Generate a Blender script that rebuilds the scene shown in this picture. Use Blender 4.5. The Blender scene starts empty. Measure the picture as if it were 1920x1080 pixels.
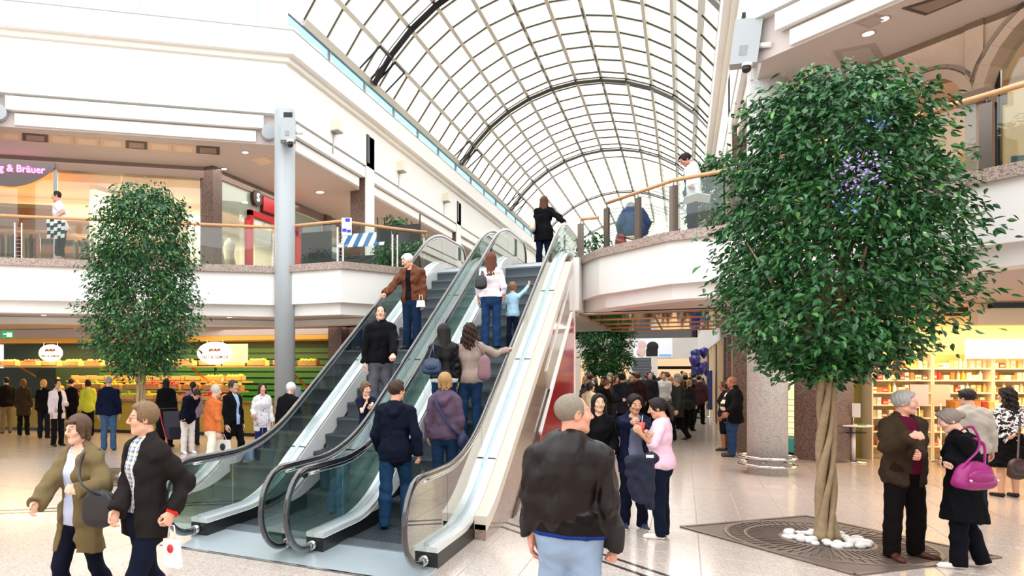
import bpy, bmesh, math, random
import numpy as np
from mathutils import Vector, Matrix, Euler

# ------------------------------------------------------------------ scene, camera, sky, exposure
SC = bpy.context.scene
COL = SC.collection
F_PX, PX0, PY0, CAM_H = 1290.0, 600.0, 690.0, 2.0      # focal length and principal point for a 1920x1080 frame
TH = math.atan((1280.0 - PX0) / F_PX)                   # the hall's long axis is world +Y, the camera looks 27.8 deg left of it
CT, ST = math.cos(TH), math.sin(TH)
cam_d = bpy.data.cameras.new('camera'); cam = bpy.data.objects.new('camera', cam_d); COL.objects.link(cam)
cam.location = (0, 0, CAM_H); cam.rotation_euler = (math.pi / 2, 0, TH)
cam_d.sensor_width = 36.0; cam_d.lens = F_PX * 36.0 / 1920.0
cam_d.shift_x = (960.0 - PX0) / 1920.0; cam_d.shift_y = (PY0 - 540.0) / 1920.0
cam_d.clip_start = 0.1; cam_d.clip_end = 400
SC.camera = cam
w = bpy.data.worlds.new('overcast_sky'); SC.world = w; w.use_nodes = True
bgn = w.node_tree.nodes['Background']; bgn.inputs[0].default_value = (0.97, 0.985, 1.0, 1); bgn.inputs[1].default_value = 2.5
SC.view_settings.view_transform = 'Standard'; SC.view_settings.look = 'None'
SC.view_settings.gamma = 1.0; SC.view_settings.use_curve_mapping = False
SC.view_settings.exposure = 0.35
cy = SC.cycles
cy.max_bounces = 8; cy.diffuse_bounces = 4; cy.glossy_bounces = 3; cy.transmission_bounces = 4; cy.transparent_max_bounces = 16
cy.caustics_reflective = False; cy.caustics_refractive = False; cy.sample_clamp_indirect = 6.0
cy.use_denoising = True

# ------------------------------------------------------------------ small helpers
def ray(px, py):
    a = (px - PX0) / F_PX; b = (PY0 - py) / F_PX
    return (a * CT - ST, a * ST + CT, b)
def atd(px, py, d):
    r = ray(px, py); return Vector((r[0] * d, r[1] * d, CAM_H + r[2] * d))
def onz(px, py, z=0.0):
    r = ray(px, py); return atd(px, py, (z - CAM_H) / r[2])
def onx(px, py, x):
    r = ray(px, py); return atd(px, py, x / r[0])
def lin(c):
    return tuple((v / 12.92 if v <= 0.04045 else ((v + 0.055) / 1.055) ** 2.4) for v in c)
def rgb(h):
    if not isinstance(h, str): return lin(h)
    h = h.lstrip('#'); return lin(tuple(int(h[i:i + 2], 16) / 255 for i in (0, 2, 4)))

MATS = {}
def mat(name, col, rough=0.55, metal=0.0, var=0.0, vscale=6.0, bump=0.0, bscale=40.0, speck=None, coat=0.0, spec=0.5, sheen=0.0):
    """principled material; var: soft colour variation, speck=(hex, scale, amount): granular flecks, bump: fine relief"""
    if name in MATS: return MATS[name]
    m = bpy.data.materials.new(name); m.use_nodes = True; MATS[name] = m
    nt = m.node_tree; N = nt.nodes; L = nt.links; b = N['Principled BSDF']
    c = rgb(col); b.inputs['Base Color'].default_value = (*c, 1)
    b.inputs['Roughness'].default_value = rough; b.inputs['Metallic'].default_value = metal
    b.inputs['Specular IOR Level'].default_value = spec
    if coat: b.inputs['Coat Weight'].default_value = coat; b.inputs['Coat Roughness'].default_value = 0.08
    if sheen: b.inputs['Sheen Weight'].default_value = sheen
    m.diffuse_color = (*c, 1)
    if var or speck or bump:
        tc = N.new('ShaderNodeTexCoord')
    out = None
    if var:
        n = N.new('ShaderNodeTexNoise'); n.inputs['Scale'].default_value = vscale; n.inputs['Detail'].default_value = 4
        L.new(tc.outputs['Object'], n.inputs['Vector'])
        mx = N.new('ShaderNodeMix'); mx.data_type = 'RGBA'
        mx.inputs['A'].default_value = (*[v * (1 - var) for v in c], 1); mx.inputs['B'].default_value = (*[min(1, v * (1 + var)) for v in c], 1)
        L.new(n.outputs['Fac'], mx.inputs['Factor']); out = mx.outputs['Result']
    if speck:
        v = N.new('ShaderNodeTexVoronoi'); v.inputs['Scale'].default_value = speck[1]
        L.new(tc.outputs['Object'], v.inputs['Vector'])
        rp = N.new('ShaderNodeMapRange'); rp.inputs['From Min'].default_value = 1 - speck[2]; rp.inputs['From Max'].default_value = 1 - speck[2] * 0.4
        sp = N.new('ShaderNodeSeparateColor'); L.new(v.outputs['Color'], sp.inputs['Color']); L.new(sp.outputs['Red'], rp.inputs['Value'])
        mx = N.new('ShaderNodeMix'); mx.data_type = 'RGBA'; mx.inputs['A'].default_value = (*c, 1); mx.inputs['B'].default_value = (*rgb(speck[0]), 1)
        if out: L.new(out, mx.inputs['A'])
        L.new(rp.outputs['Result'], mx.inputs['Factor']); out = mx.outputs['Result']
    if out: L.new(out, b.inputs['Base Color'])
    if bump:
        n = N.new('ShaderNodeTexNoise'); n.inputs['Scale'].default_value = bscale; n.inputs['Detail'].default_value = 3
        L.new(tc.outputs['Object'], n.inputs['Vector'])
        bp = N.new('ShaderNodeBump'); bp.inputs['Strength'].default_value = bump; bp.inputs['Distance'].default_value = 0.01
        L.new(n.outputs['Fac'], bp.inputs['Height']); L.new(bp.outputs['Normal'], b.inputs['Normal'])
    return m
def glass_mat(name, tint, refl=0.06, rough=0.02, edge=0.75):
    if name in MATS: return MATS[name]
    m = bpy.data.materials.new(name); m.use_nodes = True; MATS[name] = m
    nt = m.node_tree; N = nt.nodes; L = nt.links; N.remove(N['Principled BSDF'])
    t = N.new('ShaderNodeBsdfTransparent'); t.inputs[0].default_value = (*rgb(tint), 1)
    g = N.new('ShaderNodeBsdfGlossy'); g.inputs['Roughness'].default_value = rough
    fr = N.new('ShaderNodeLayerWeight'); fr.inputs['Blend'].default_value = 0.25
    mp = N.new('ShaderNodeMapRange'); mp.inputs['To Min'].default_value = refl; mp.inputs['To Max'].default_value = edge
    L.new(fr.outputs['Fresnel'], mp.inputs['Value'])
    mx = N.new('ShaderNodeMixShader'); L.new(mp.outputs['Result'], mx.inputs[0]); L.new(t.outputs[0], mx.inputs[1]); L.new(g.outputs[0], mx.inputs[2])
    L.new(mx.outputs[0], N['Material Output'].inputs['Surface'])
    m.diffuse_color = (0.8, 0.9, 0.9, 0.3)
    return m
def emit(name, col, s):
    if name in MATS: return MATS[name]
    m = bpy.data.materials.new(name); m.use_nodes = True; MATS[name] = m
    b = m.node_tree.nodes['Principled BSDF']; b.inputs['Base Color'].default_value = (*rgb(col), 1)
    b.inputs['Emission Color'].default_value = (*rgb(col), 1); b.inputs['Emission Strength'].default_value = s
    return m

def mesh_np(name, V, Q, mats, midx=None, smooth=True):
    """mesh from numpy arrays; Q is (n,4) or (n,3)"""
    me = bpy.data.meshes.new(name); V = np.asarray(V, np.float32); Q = np.asarray(Q, np.int32)
    n, k = Q.shape
    me.vertices.add(len(V)); me.vertices.foreach_set('co', V.ravel())
    me.loops.add(n * k); me.loops.foreach_set('vertex_index', Q.ravel())
    me.polygons.add(n); me.polygons.foreach_set('loop_start', np.arange(0, n * k, k, dtype=np.int32))
    if midx is not None: me.polygons.foreach_set('material_index', np.asarray(midx, np.int32))
    me.polygons.foreach_set('use_smooth', np.full(n, smooth))
    for m in mats: me.materials.append(m)
    me.update(calc_edges=True); me.validate()
    return me

class MB:
    def __init__(s): s.v = []; s.f = []; s.m = []; s.sm = []
    def add(s, vs, fs, mi=0, smooth=False):
        o = len(s.v); s.v += [tuple(v) for v in vs]; s.f += [[i + o for i in f] for f in fs]
        s.m += [mi] * len(fs); s.sm += [smooth] * len(fs); return s
    def box(s, a, b, mi=0):
        x0, y0, z0 = a; x1, y1, z1 = b
        return s.add([(x0,y0,z0),(x1,y0,z0),(x1,y1,z0),(x0,y1,z0),(x0,y0,z1),(x1,y0,z1),(x1,y1,z1),(x0,y1,z1)],
                     [(0,3,2,1),(4,5,6,7),(0,1,5,4),(1,2,6,5),(2,3,7,6),(3,0,4,7)], mi)
    def obox(s, c, ax, ay, az, mi=0):
        """oriented box: centre and three half-axis vectors"""
        c, ax, ay, az = map(Vector, (c, ax, ay, az)); vs = []
        for k in (-1, 1):
            for i, j in ((-1,-1),(1,-1),(1,1),(-1,1)): vs.append(c + ax*i + ay*j + az*k)
        return s.add(vs, [(0,3,2,1),(4,5,6,7),(0,1,5,4),(1,2,6,5),(2,3,7,6),(3,0,4,7)], mi)
    def beam(s, p, q, w, h, mi=0, up=(0,0,1)):
        p, q = Vector(p), Vector(q); d = (q - p); l = d.length; d /= l
        sx = d.cross(Vector(up));
        if sx.length < 1e-4: sx = d.cross(Vector((1,0,0)))
        sx.normalize(); uz = sx.cross(d)
        return s.obox((p + q) / 2, sx * w / 2, d * l / 2, uz * h / 2, mi)
    def prism(s, poly, z0, z1, mi=0):
        n = len(poly); vs = [(x, y, z0) for x, y in poly] + [(x, y, z1) for x, y in poly]
        a = sum(poly[i][0]*poly[(i+1)%n][1]-poly[(i+1)%n][0]*poly[i][1] for i in range(n))
        fs = [tuple(range(n))[::-1], tuple(range(n, 2*n))] + [(i, (i+1)%n, n+(i+1)%n, n+i) for i in range(n)]
        if a < 0: fs = [f[::-1] for f in fs]
        return s.add(vs, fs, mi)
    def tube(s, path, r, n=10, mi=0, closed=False, caps=True, flat=1.0, up=(0,0,1)):
        P = [Vector(p) for p in path]; m = len(P); rs = r if isinstance(r, (list, tuple)) else [r] * m
        vs = []; prev = None
        for i, p in enumerate(P):
            if closed: t = (P[(i+1)%m] - P[i-1])
            else: t = P[min(i+1, m-1)] - P[max(i-1, 0)]
            t.normalize()
            if prev is None:
                u = Vector(up) if abs(t.dot(Vector(up))) < 0.95 else Vector((1, 0, 0))
                a = t.cross(u).normalized()
            else:
                a = (prev - t * prev.dot(t)).normalized()
            b = t.cross(a); prev = a
            for k in range(n):
                an = 2 * math.pi * k / n; vs.append(p + a * math.cos(an) * rs[i] + b * math.sin(an) * rs[i] * flat)
        fs = []
        for i in range(m if closed else m - 1):
            j = (i + 1) % m
            for k in range(n): fs.append((i*n+k, i*n+(k+1)%n, j*n+(k+1)%n, j*n+k))
        s.add(vs, [f[::-1] for f in fs], mi, True)
        if caps and not closed:
            o = len(s.v) - m * n
            s.f += [[o + k for k in range(n)], [o + (m-1)*n + k for k in range(n)][::-1]]; s.m += [mi, mi]; s.sm += [False, False]
        return s
    def lathe(s, prof, c=(0,0,0), n=24, mi=0, smooth=True):
        c = Vector(c); vs = []
        for r, z in prof:
            for k in range(n):
                a = 2*math.pi*k/n; vs.append((c.x + r*math.cos(a), c.y + r*math.sin(a), c.z + z))
        fs = [(i*n+k, i*n+(k+1)%n, (i+1)*n+(k+1)%n, (i+1)*n+k) for i in range(len(prof)-1) for k in range(n)]
        s.add(vs, fs, mi, smooth)
        o = len(s.v) - len(vs)
        s.f += [[o + k for k in range(n)][::-1], [o + (len(prof)-1)*n + k for k in range(n)]]; s.m += [mi, mi]; s.sm += [False]*2
        return s
    def ball(s, c, r, n=10, mi=0):
        if not isinstance(r, (tuple, list)): r = (r, r, r)
        vs = [(c[0], c[1], c[2]-r[2])]; k = n // 2
        for i in range(1, k):
            t = -math.pi/2 + math.pi*i/k
            for j in range(n): a = 2*math.pi*j/n; vs.append((c[0]+r[0]*math.cos(t)*math.cos(a), c[1]+r[1]*math.cos(t)*math.sin(a), c[2]+r[2]*math.sin(t)))
        vs.append((c[0], c[1], c[2]+r[2])); e = len(vs)-1
        fs = [(0, 1+(j+1)%n, 1+j) for j in range(n)]
        for i in range(k-2): fs += [(1+i*n+j, 1+i*n+(j+1)%n, 1+(i+1)*n+(j+1)%n, 1+(i+1)*n+j) for j in range(n)]
        fs += [(e, 1+(k-2)*n+j, 1+(k-2)*n+(j+1)%n) for j in range(n)]
        return s.add(vs, fs, mi, True)
    def mesh(s, name, mats):
        me = bpy.data.meshes.new(name); me.from_pydata(s.v, [], s.f)
        me.polygons.foreach_set('material_index', s.m); me.polygons.foreach_set('use_smooth', s.sm)
        for m in (mats if isinstance(mats, (list, tuple)) else [mats]): me.materials.append(m)
        me.update(); return me
    def build(s, name, mats, parent=None, **kw):
        return link(name, s.mesh(name, mats), parent, **kw)

def link(name, me, parent=None, loc=None, rot=None, label=None, cat=None, group=None, kind=None):
    o = bpy.data.objects.new(name, me); COL.objects.link(o)
    if parent is not None: o.parent = parent
    if loc is not None: o.location = loc
    if rot is not None: o.rotation_euler = rot
    return tag(o, label, cat, group, kind)
def tag(o, label=None, cat=None, group=None, kind=None):
    if label: o['label'] = label
    if cat: o['category'] = cat
    if group: o['group'] = group
    if kind: o['kind'] = kind
    return o
def thing(name, label, cat, loc=(0,0,0), rz=0.0, group=None, kind=None):
    return link(name, None, None, loc, (0, 0, rz), label, cat, group, kind)
def struct(name, mb, mats, label=None, cat=None, parent=None):
    return mb.build(name, mats, parent, label=label, cat=cat, kind='structure')
def copy_tree(o, parent=None):
    c = o.copy(); COL.objects.link(c)
    if parent is not None: c.parent = parent
    for ch in list(o.children): copy_tree(ch, c)
    return c
def text_mesh(body, size, extrude=0.0, align='CENTER', bold=False):
    cu = bpy.data.curves.new('lettering', 'FONT'); cu.body = body; cu.size = size; cu.extrude = extrude
    cu.align_x = align; cu.align_y = 'CENTER'; cu.offset = 0.012 * size if bold else 0.0; cu.resolution_u = 3
    o = bpy.data.objects.new('lettering', cu); COL.objects.link(o)
    dg = bpy.context.evaluated_depsgraph_get(); dg.update()
    me = bpy.data.meshes.new_from_object(o.evaluated_get(dg)); bpy.data.objects.remove(o); bpy.data.curves.remove(cu)
    return me
# ------------------------------------------------------------------ people: bodies, clothes and hair as blended distance fields
def nrm(v): v = np.asarray(v, float); return v / (np.linalg.norm(v) + 1e-9)
def rotm(ax, deg):
    a = math.radians(deg); c, s = math.cos(a), math.sin(a)
    return np.array({'x': [[1,0,0],[0,c,-s],[0,s,c]], 'y': [[c,0,s],[0,1,0],[-s,0,c]], 'z': [[c,-s,0],[s,c,0],[0,0,1]]}[ax])
class Field:
    def __init__(s, lo, hi, h):
        s.ax = [np.arange(lo[i] - h, hi[i] + 2*h, h, dtype=np.float32) for i in range(3)]; s.h = h
        s.F = np.full([len(a) for a in s.ax], 0.3, np.float32)
    def win(s, lo, hi):
        sl = []
        for i in range(3):
            a = s.ax[i]; i0 = max(0, int((lo[i] - a[0]) / s.h)); i1 = min(len(a), int((hi[i] - a[0]) / s.h) + 2)
            if i1 <= i0: return None
            sl.append(slice(i0, i1))
        X, Y, Z = np.meshgrid(*[s.ax[i][sl[i]] for i in range(3)], indexing='ij', sparse=True)
        return tuple(sl), X, Y, Z
    def put(s, sl, d, k):
        f = s.F[sl]
        if k > 0:
            hh = np.maximum(k - np.abs(f - d), 0) / k; s.F[sl] = np.minimum(f, d) - hh * hh * k * 0.25
        else: s.F[sl] = np.minimum(f, d)
    def cut(s, sl, d, k=0.0):
        f = s.F[sl]; g = -d
        if k > 0:
            hh = np.maximum(k - np.abs(f - g), 0) / k; s.F[sl] = np.maximum(f, g) + hh * hh * k * 0.25
        else: s.F[sl] = np.maximum(f, g)
    def cone(s, a, b, ra, rb, k=0.02, flat=False, sub=False, ez=None):
        a = np.asarray(a, float); b = np.asarray(b, float); m = max(ra, rb) + max(k, 0.03)
        w = s.win(np.minimum(a, b) - m, np.maximum(a, b) + m)
        if w is None: return
        sl, X, Y, Z = w; ba = b - a; L2 = float(ba @ ba) + 1e-9; L = math.sqrt(L2)
        t = ((X - a[0]) * ba[0] + (Y - a[1]) * ba[1] + (Z - a[2]) * ba[2]) / L2
        tc = np.clip(t, 0, 1)
        dx = X - a[0] - tc * ba[0]; dy = Y - a[1] - tc * ba[1]; dz = Z - a[2] - tc * ba[2]
        d = np.sqrt(dx*dx + dy*dy + dz*dz) - (ra + tc * (rb - ra))
        if flat: d = np.maximum(d, (t - 1) * L)
        (s.cut if sub else s.put)(sl, d, k)
    def ell(s, c, r, k=0.02, R=None, sub=False):
        c = np.asarray(c, float); r = np.asarray(r, float); m = r.max() + max(k, 0.03)
        w = s.win(c - m, c + m)
        if w is None: return
        sl, X, Y, Z = w; x, y, z = X - c[0], Y - c[1], Z - c[2]
        if R is not None:
            x, y, z = (R[0,0]*x + R[1,0]*y + R[2,0]*z), (R[0,1]*x + R[1,1]*y + R[2,1]*z), (R[0,2]*x + R[1,2]*y + R[2,2]*z)
        q = np.sqrt((x/r[0])**2 + (y/r[1])**2 + (z/r[2])**2)
        q2 = np.sqrt((x/r[0]**2)**2 + (y/r[1]**2)**2 + (z/r[2]**2)**2) + 1e-6
        (s.cut if sub else s.put)(sl, q * (q - 1) / q2, k)
    def etube(s, p, q, R, wd0, wd1, k=0.03, flat0=False, flat1=False):
        """elliptic cone from p to q; R columns are the local lateral, depth and long axes"""
        p = np.asarray(p, float); q = np.asarray(q, float); m = max(*wd0, *wd1) + max(k, 0.03)
        w = s.win(np.minimum(p, q) - m, np.maximum(p, q) + m)
        if w is None: return
        sl, X, Y, Z = w; L = np.linalg.norm(q - p) + 1e-6; az = (q - p) / L
        ax = R[:, 0] - az * (R[:, 0] @ az); ax /= np.linalg.norm(ax); ay = np.cross(az, ax)
        x = (X-p[0])*ax[0] + (Y-p[1])*ax[1] + (Z-p[2])*ax[2]; y = (X-p[0])*ay[0] + (Y-p[1])*ay[1] + (Z-p[2])*ay[2]
        z = (X-p[0])*az[0] + (Y-p[1])*az[1] + (Z-p[2])*az[2]
        t = np.clip(z / L, 0, 1); W = wd0[0] + t * (wd1[0] - wd0[0]); D = wd0[1] + t * (wd1[1] - wd0[1])
        mr = np.minimum(W, D); ov = np.maximum(np.maximum(-z, z - L), 0)
        d = (np.sqrt((x/W)**2 + (y/D)**2 + (ov/mr)**2) - 1) * mr
        if flat0: d = np.maximum(d, -z)
        if flat1: d = np.maximum(d, z - L)
        s.put(sl, d, k)
    def noise(s, amp, fr, seed):
        rng = np.random.RandomState(seed); X, Y, Z = np.meshgrid(*s.ax, indexing='ij', sparse=True); n = 0
        for i in range(4):
            v = rng.normal(size=3); v[2] *= .6; v = v / np.linalg.norm(v) * fr * rng.uniform(0.6, 1.7)
            u = rng.normal(size=3) * fr * 0.35
            n = n + np.sin(v[0]*X + v[1]*Y + v[2]*Z + rng.uniform(0, 6) + 1.4*np.sin(u[0]*X + u[1]*Y + u[2]*Z))
        for i in range(2):                                       # finer creases
            v = rng.normal(size=3); v = v / np.linalg.norm(v) * fr * 2.6; u = rng.normal(size=3) * fr * .6
            n = n + .45*np.sin(v[0]*X + v[1]*Y + v[2]*Z + 2.0*np.sin(u[0]*X + u[1]*Y + u[2]*Z))
        s.F += (amp * 0.5) * n.astype(np.float32)
    def mesh(s):
        F = s.F; S = F < 0; nx, ny, nz = F.shape
        cnt = np.zeros((nx-1, ny-1, nz-1), np.int8)
        for i in (0,1):
            for j in (0,1):
                for k in (0,1): cnt += S[i:nx-1+i, j:ny-1+j, k:nz-1+k]
        act = (cnt > 0) & (cnt < 8); I = np.argwhere(act)
        if len(I) == 0: return np.zeros((0,3), np.float32), np.zeros((0,4), np.int32)
        vm = np.full(cnt.shape, -1, np.int32); vm[act] = np.arange(len(I))
        off = np.array([(i,j,k) for i in (0,1) for j in (0,1) for k in (0,1)])
        val = np.stack([F[I[:,0]+o[0], I[:,1]+o[1], I[:,2]+o[2]] for o in off], 1)
        acc = np.zeros((len(I), 3), np.float32); n = np.zeros(len(I), np.float32)
        for a in range(8):
            for ax, st in ((0,4),(1,2),(2,1)):
                if off[a][ax] == 0:
                    b = a + st; va, vb = val[:,a], val[:,b]; c = (va < 0) != (vb < 0)
                    t = np.where(c, va / np.where(c, va - vb, 1), 0); p = np.repeat(off[a][None].astype(np.float32), len(I), 0); p[:, ax] += t
                    acc += p * c[:, None]; n += c
        P = acc / n[:, None] + I
        V = np.stack([s.ax[i][0] + P[:, i] * s.h for i in range(3)], 1)
        Q = []
        for ax in range(3):
            a = [slice(None)]*3; b = [slice(None)]*3; a[ax] = slice(0, -1); b[ax] = slice(1, None)
            e = S[tuple(a)] != S[tuple(b)]; o1, o2 = [(1,2),(2,0),(0,1)][ax]
            E = np.argwhere(e); E = E[(E[:,o1] > 0) & (E[:,o2] > 0) & (E[:,o1] < F.shape[o1]-1) & (E[:,o2] < F.shape[o2]-1)]
            def cell(d1, d2):
                c = E.copy(); c[:, o1] += d1; c[:, o2] += d2; return vm[c[:,0], c[:,1], c[:,2]]
            q = np.stack([cell(-1,-1), cell(0,-1), cell(0,0), cell(-1,0)], 1)
            fl = ~S[E[:,0], E[:,1], E[:,2]]; q[fl] = q[fl][:, ::-1]; Q.append(q)
        Q = np.concatenate(Q); Q = Q[(Q >= 0).all(1)]
        return V, Q.astype(np.int32)

def deep(h, lo=.5):
    """dye depth: dark cloth swallows light, pale cloth keeps its tone"""
    c = rgb(h); l = .3*c[0] + .6*c[1] + .1*c[2]; k = lo + (1-lo)*min(1, l/.45); g = [v*k for v in c]
    return tuple((v*12.92 if v <= .0031308 else 1.055*v**(1/2.4) - .055) for v in g)
SKIN = lambda tone: mat('skin_' + tone, deep(tone, .62), 0.5, var=0.06, vscale=14, spec=0.3)
_cache = {}
def head_geo(kind, h=0.005):
    """head in its own frame: centre between the ears, +y to the face"""
    key = ('head', kind, h)
    if key in _cache: return _cache[key]
    f = Field((-.11,-.14,-.22), (.11,.15,.15), h)
    fem = kind != 'm'; j = 0.9 if fem else 1.0
    f.ell((0,-.015,.035), (.077,.097,.085), 0.0)
    f.ell((0,.028,-.04), (.058*j,.068,.082), 0.03)
    f.cone((-.04*j,.012,-.07), (-.012,.066,-.102*(.97 if fem else 1)), .027*j, .021, 0.025); f.cone((.04*j,.012,-.07), (.012,.066,-.102*(.97 if fem else 1)), .027*j, .021, 0.025)
    f.cone((-.033,.08,.026), (.033,.08,.026), .011 if fem else .0135, .011 if fem else .0135, 0.02)
    for sx in (-1, 1):
        f.ell((sx*.031,.098,.008), (.017,.016,.0125), 0.012, sub=True)
        f.ell((sx*.038,.062,-.022), (.028,.027,.026), 0.025)
        f.ell((sx*.079,-.008,-.004), (.011,.021,.034), 0.006, rotm('z', sx*-22) @ rotm('x', -12))
        f.ell((sx*.085,-.002,.0), (.006,.011,.02), 0.004, rotm('z', sx*-22), sub=True)
        f.cone((sx*.017,.098,.0165), (sx*.042,.088,.0155), .0042, .0035, 0.004)      # upper lid
    f.cone((0,.092,.018), (0,.116,-.022), .0085, .0125, 0.012)
    for sx in (-1, 1): f.ell((sx*.0125,.102,-.028), (.0085,.011,.008), 0.006)
    f.cone((-.017,.0855,-.0525), (.017,.0855,-.0525), .0052, .0052, 0.008); f.cone((-.013,.086,-.0625), (.013,.086,-.0625), .006, .006, 0.008)
    f.cone((-.024,.0915,-.0575), (.024,.0915,-.0575), .0022, .0022, 0.003, sub=True)
    nr = .049 if fem else .055
    f.cone((0,-.018,-.06), (0,-.035,-.2), nr, nr + .006, 0.03)
    V, Q = f.mesh(); c = V[Q].mean(1); x, y, z = np.abs(c[:,0]), c[:,1], c[:,2]
    mi = np.zeros(len(Q), np.int32)
    mi[((x/.0215)**2 + ((z + .0575)/.0088)**2 < 1) & (y > .08)] = 1
    mi[(np.abs(z - .031 - .004*(1 - ((x - .031)/.02)**2)) < (.0028 if fem else .0038)) & (x > .012) & (x < .05) & (y > .065)] = 2
    _cache[key] = (V, Q, mi); return _cache[key]
def hand_geo(curl, side, h=0.0045):
    key = ('hand', curl, side, h)
    if key in _cache: return _cache[key]
    f = Field((-.075,-.06,-.11), (.075,.21,.05), h)
    I = np.eye(3); Ry = np.array([[1,0,0],[0,0,1],[0,1,0]], float)
    f.etube((0,-.05,0), (0,.01,0), Ry, (.029,.022), (.03,.02), 0.01)
    f.etube((0,.01,0), (.0,.05,-.003), Ry, (.03,.019), (.041,.0165), 0.012)
    f.etube((0,.05,-.003), (.0,.088,-.002), Ry, (.041,.0165), (.043,.0115), 0.012)
    cu = {'relax': (22, 28, 18), 'grip': (62, 62, 42), 'flat': (6, 8, 6), 'fist': (82, 92, 55), 'point': (20, 30, 20)}[curl]
    for i, (bx, by, L, r) in enumerate(((-.033,.085,.088,.0092),(-.011,.092,.098,.0096),(.0115,.09,.091,.0092),(.032,.08,.073,.0082))):
        p = np.array((bx, by, -.003)); a = -3 * (1 + i*0.18) ; sp = bx * 120
        for seg, (fr, b) in enumerate(zip((.44,.3,.26), cu)):
            a -= b * (1.0 + 0.08*i); d = rotm('z', -sp*0.1) @ rotm('x', a) @ np.array((0,1.,0))
            q = p + d * L * fr; f.cone(p, q, r * (1 - .08*seg), r * (1 - .08*(seg+1)), 0.005); p = q
    t0 = np.array((-.028,.02,-.008)); t1 = np.array((-.052,.052,-.022)); cl = curl in ('grip', 'fist')
    t2 = t1 + np.array((-.006,.032,-.014)) if not cl else t1 + np.array((.012,.026,-.024))
    t3 = t2 + np.array((.004,.026,-.008)) if not cl else t2 + np.array((.022,.014,-.012))
    f.cone(t0, t1, .0155, .0125, 0.012); f.cone(t1, t2, .0115, .0105, 0.006); f.cone(t2, t3, .0102, .0085, 0.005)
    V, Q = f.mesh()
    if side == 'l': V = V * np.array((-1,1,1), np.float32); Q = Q[:, ::-1]
    _cache[key] = (V, Q); return _cache[key]
def hair_geo(style, kind, h=0.0065):
    key = ('hair', style, h)
    if key in _cache: return _cache[key]
    f = Field((-.16,-.2,-.46), (.16,.14,.19), h); t = {'bald': .004, 'fringe': .008, 'crop': .009}.get(style, .017)
    f.ell((0,-.017,.037), (.077+t,.097+t,.087+t), 0.0)
    # keep the face free
    X, Y, Z = np.meshgrid(*f.ax, indexing='ij', sparse=True)
    if style in ('fringe',):      # receding: sides and back only
        f.F = np.maximum(f.F, (Y * 0.85 + Z * 0.35) - .058)
        f.F = np.maximum(f.F, (Y - .038))
    else:
        hl = {'crop': .060, 'short': .058, 'shortm': .056}.get(style, .052)
        f.F = np.maximum(f.F, np.minimum(Y - .052, (Y - .012) * 0.7 - (Z - hl) * 0.72))
        if style in ('bob', 'long', 'pony', 'bun', 'bangs', 'curly', 'boy'):
            if style in ('bob', 'bangs', 'boy'): f.cone((-.045,.07,.078), (.05,.075,.066), .021, .018, 0.02)
            else:
                f.cone((-.008,.055,.108), (-.062,.052,.05), .018, .013, 0.02); f.cone((.008,.055,.108), (.062,.052,.05), .018, .013, 0.02)
    if style in ('crop', 'short', 'shortm', 'fringe'):
        f.F = np.maximum(f.F, -(Z + .052)); f.F = np.maximum(f.F, -(Z + .022) + np.where(Y > .0, 0, -.03) )
        f.cone((-.082,.008,.03), (-.082,.014,-.02), .006, .004, 0.004); f.cone((.082,.008,.03), (.082,.014,-.02), .006, .004, 0.004)
        if style == 'short': f.cone((-.05,.05,.105), (.045,.065,.095), .016, .014, 0.02)
        if style == 'shortm': f.cone((-.05,.055,.095), (.05,.06,.085), .019, .014, 0.02)
    if style in ('bob', 'bangs', 'boy'):
        b = -.06 if style != 'boy' else -.03
        for sx in (-1, 1):
            f.cone((sx*.075,.0,.03), (sx*.078,.0,b), .022, .02, 0.02); f.cone((sx*.06,-.06,.03), (sx*.06,-.06,b - .02), .03, .026, 0.02)
        f.cone((0,-.085,.02), (0,-.08,b - .03), .035, .028, 0.02)
    if style in ('long', 'curly'):
        e = -.34 if style == 'long' else -.26; w = 1.0 if style == 'long' else 1.25
        for sx in (-1, 1):
            f.cone((sx*.072,-.005,.03), (sx*.085*w,-.03,-.16), .024, .03*w, 0.03); f.cone((sx*.085*w,-.03,-.16), (sx*.06*w,-.075,e + .04), .03*w, .02, 0.03)
            f.cone((sx*.05,-.075,.02), (sx*.05,-.1,e), .042, .03, 0.03)
        f.cone((0,-.09,.02), (0,-.115,e - .02), .045, .03, 0.03)
    if style in ('pony',):
        f.F = np.maximum(f.F, -(Z + .07)); f.ell((0,-.125,.03), (.026,.03,.03), 0.012)
        f.cone((0,-.14,.03), (0,-.155,-.06), .024, .03, 0.012); f.cone((0,-.155,-.06), (0,-.125,-.2), .03, .01, 0.02)
    if style in ('bun',):
        f.F = np.maximum(f.F, -(Z + .06)); f.ell((0,-.128,.005), (.046,.036,.044), 0.012)
    if style == 'scarf':
        f.cone((0,-.03,-.02), (0,-.04,-.2), .088, .085, 0.03); f.ell((0,.07,-.15), (.07,.05,.04), 0.03)
    amp = {'bald': 0, 'fringe': .002, 'crop': .002, 'curly': .011}.get(style, .0045)
    if amp:
        a = np.arctan2(X, -(Y + .0)); f.F += (amp * .5 * (np.sin(a*17 + 5*Z*10) + np.sin(a*29 - Z*25 + 1.3)) + amp * .5 * (np.sin(Z*70 + a*5) if style in ('curly', 'short', 'boy') else 0)).astype(np.float32)
    V, Q = f.mesh(); _cache[key] = (V, Q); return _cache[key]
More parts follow.
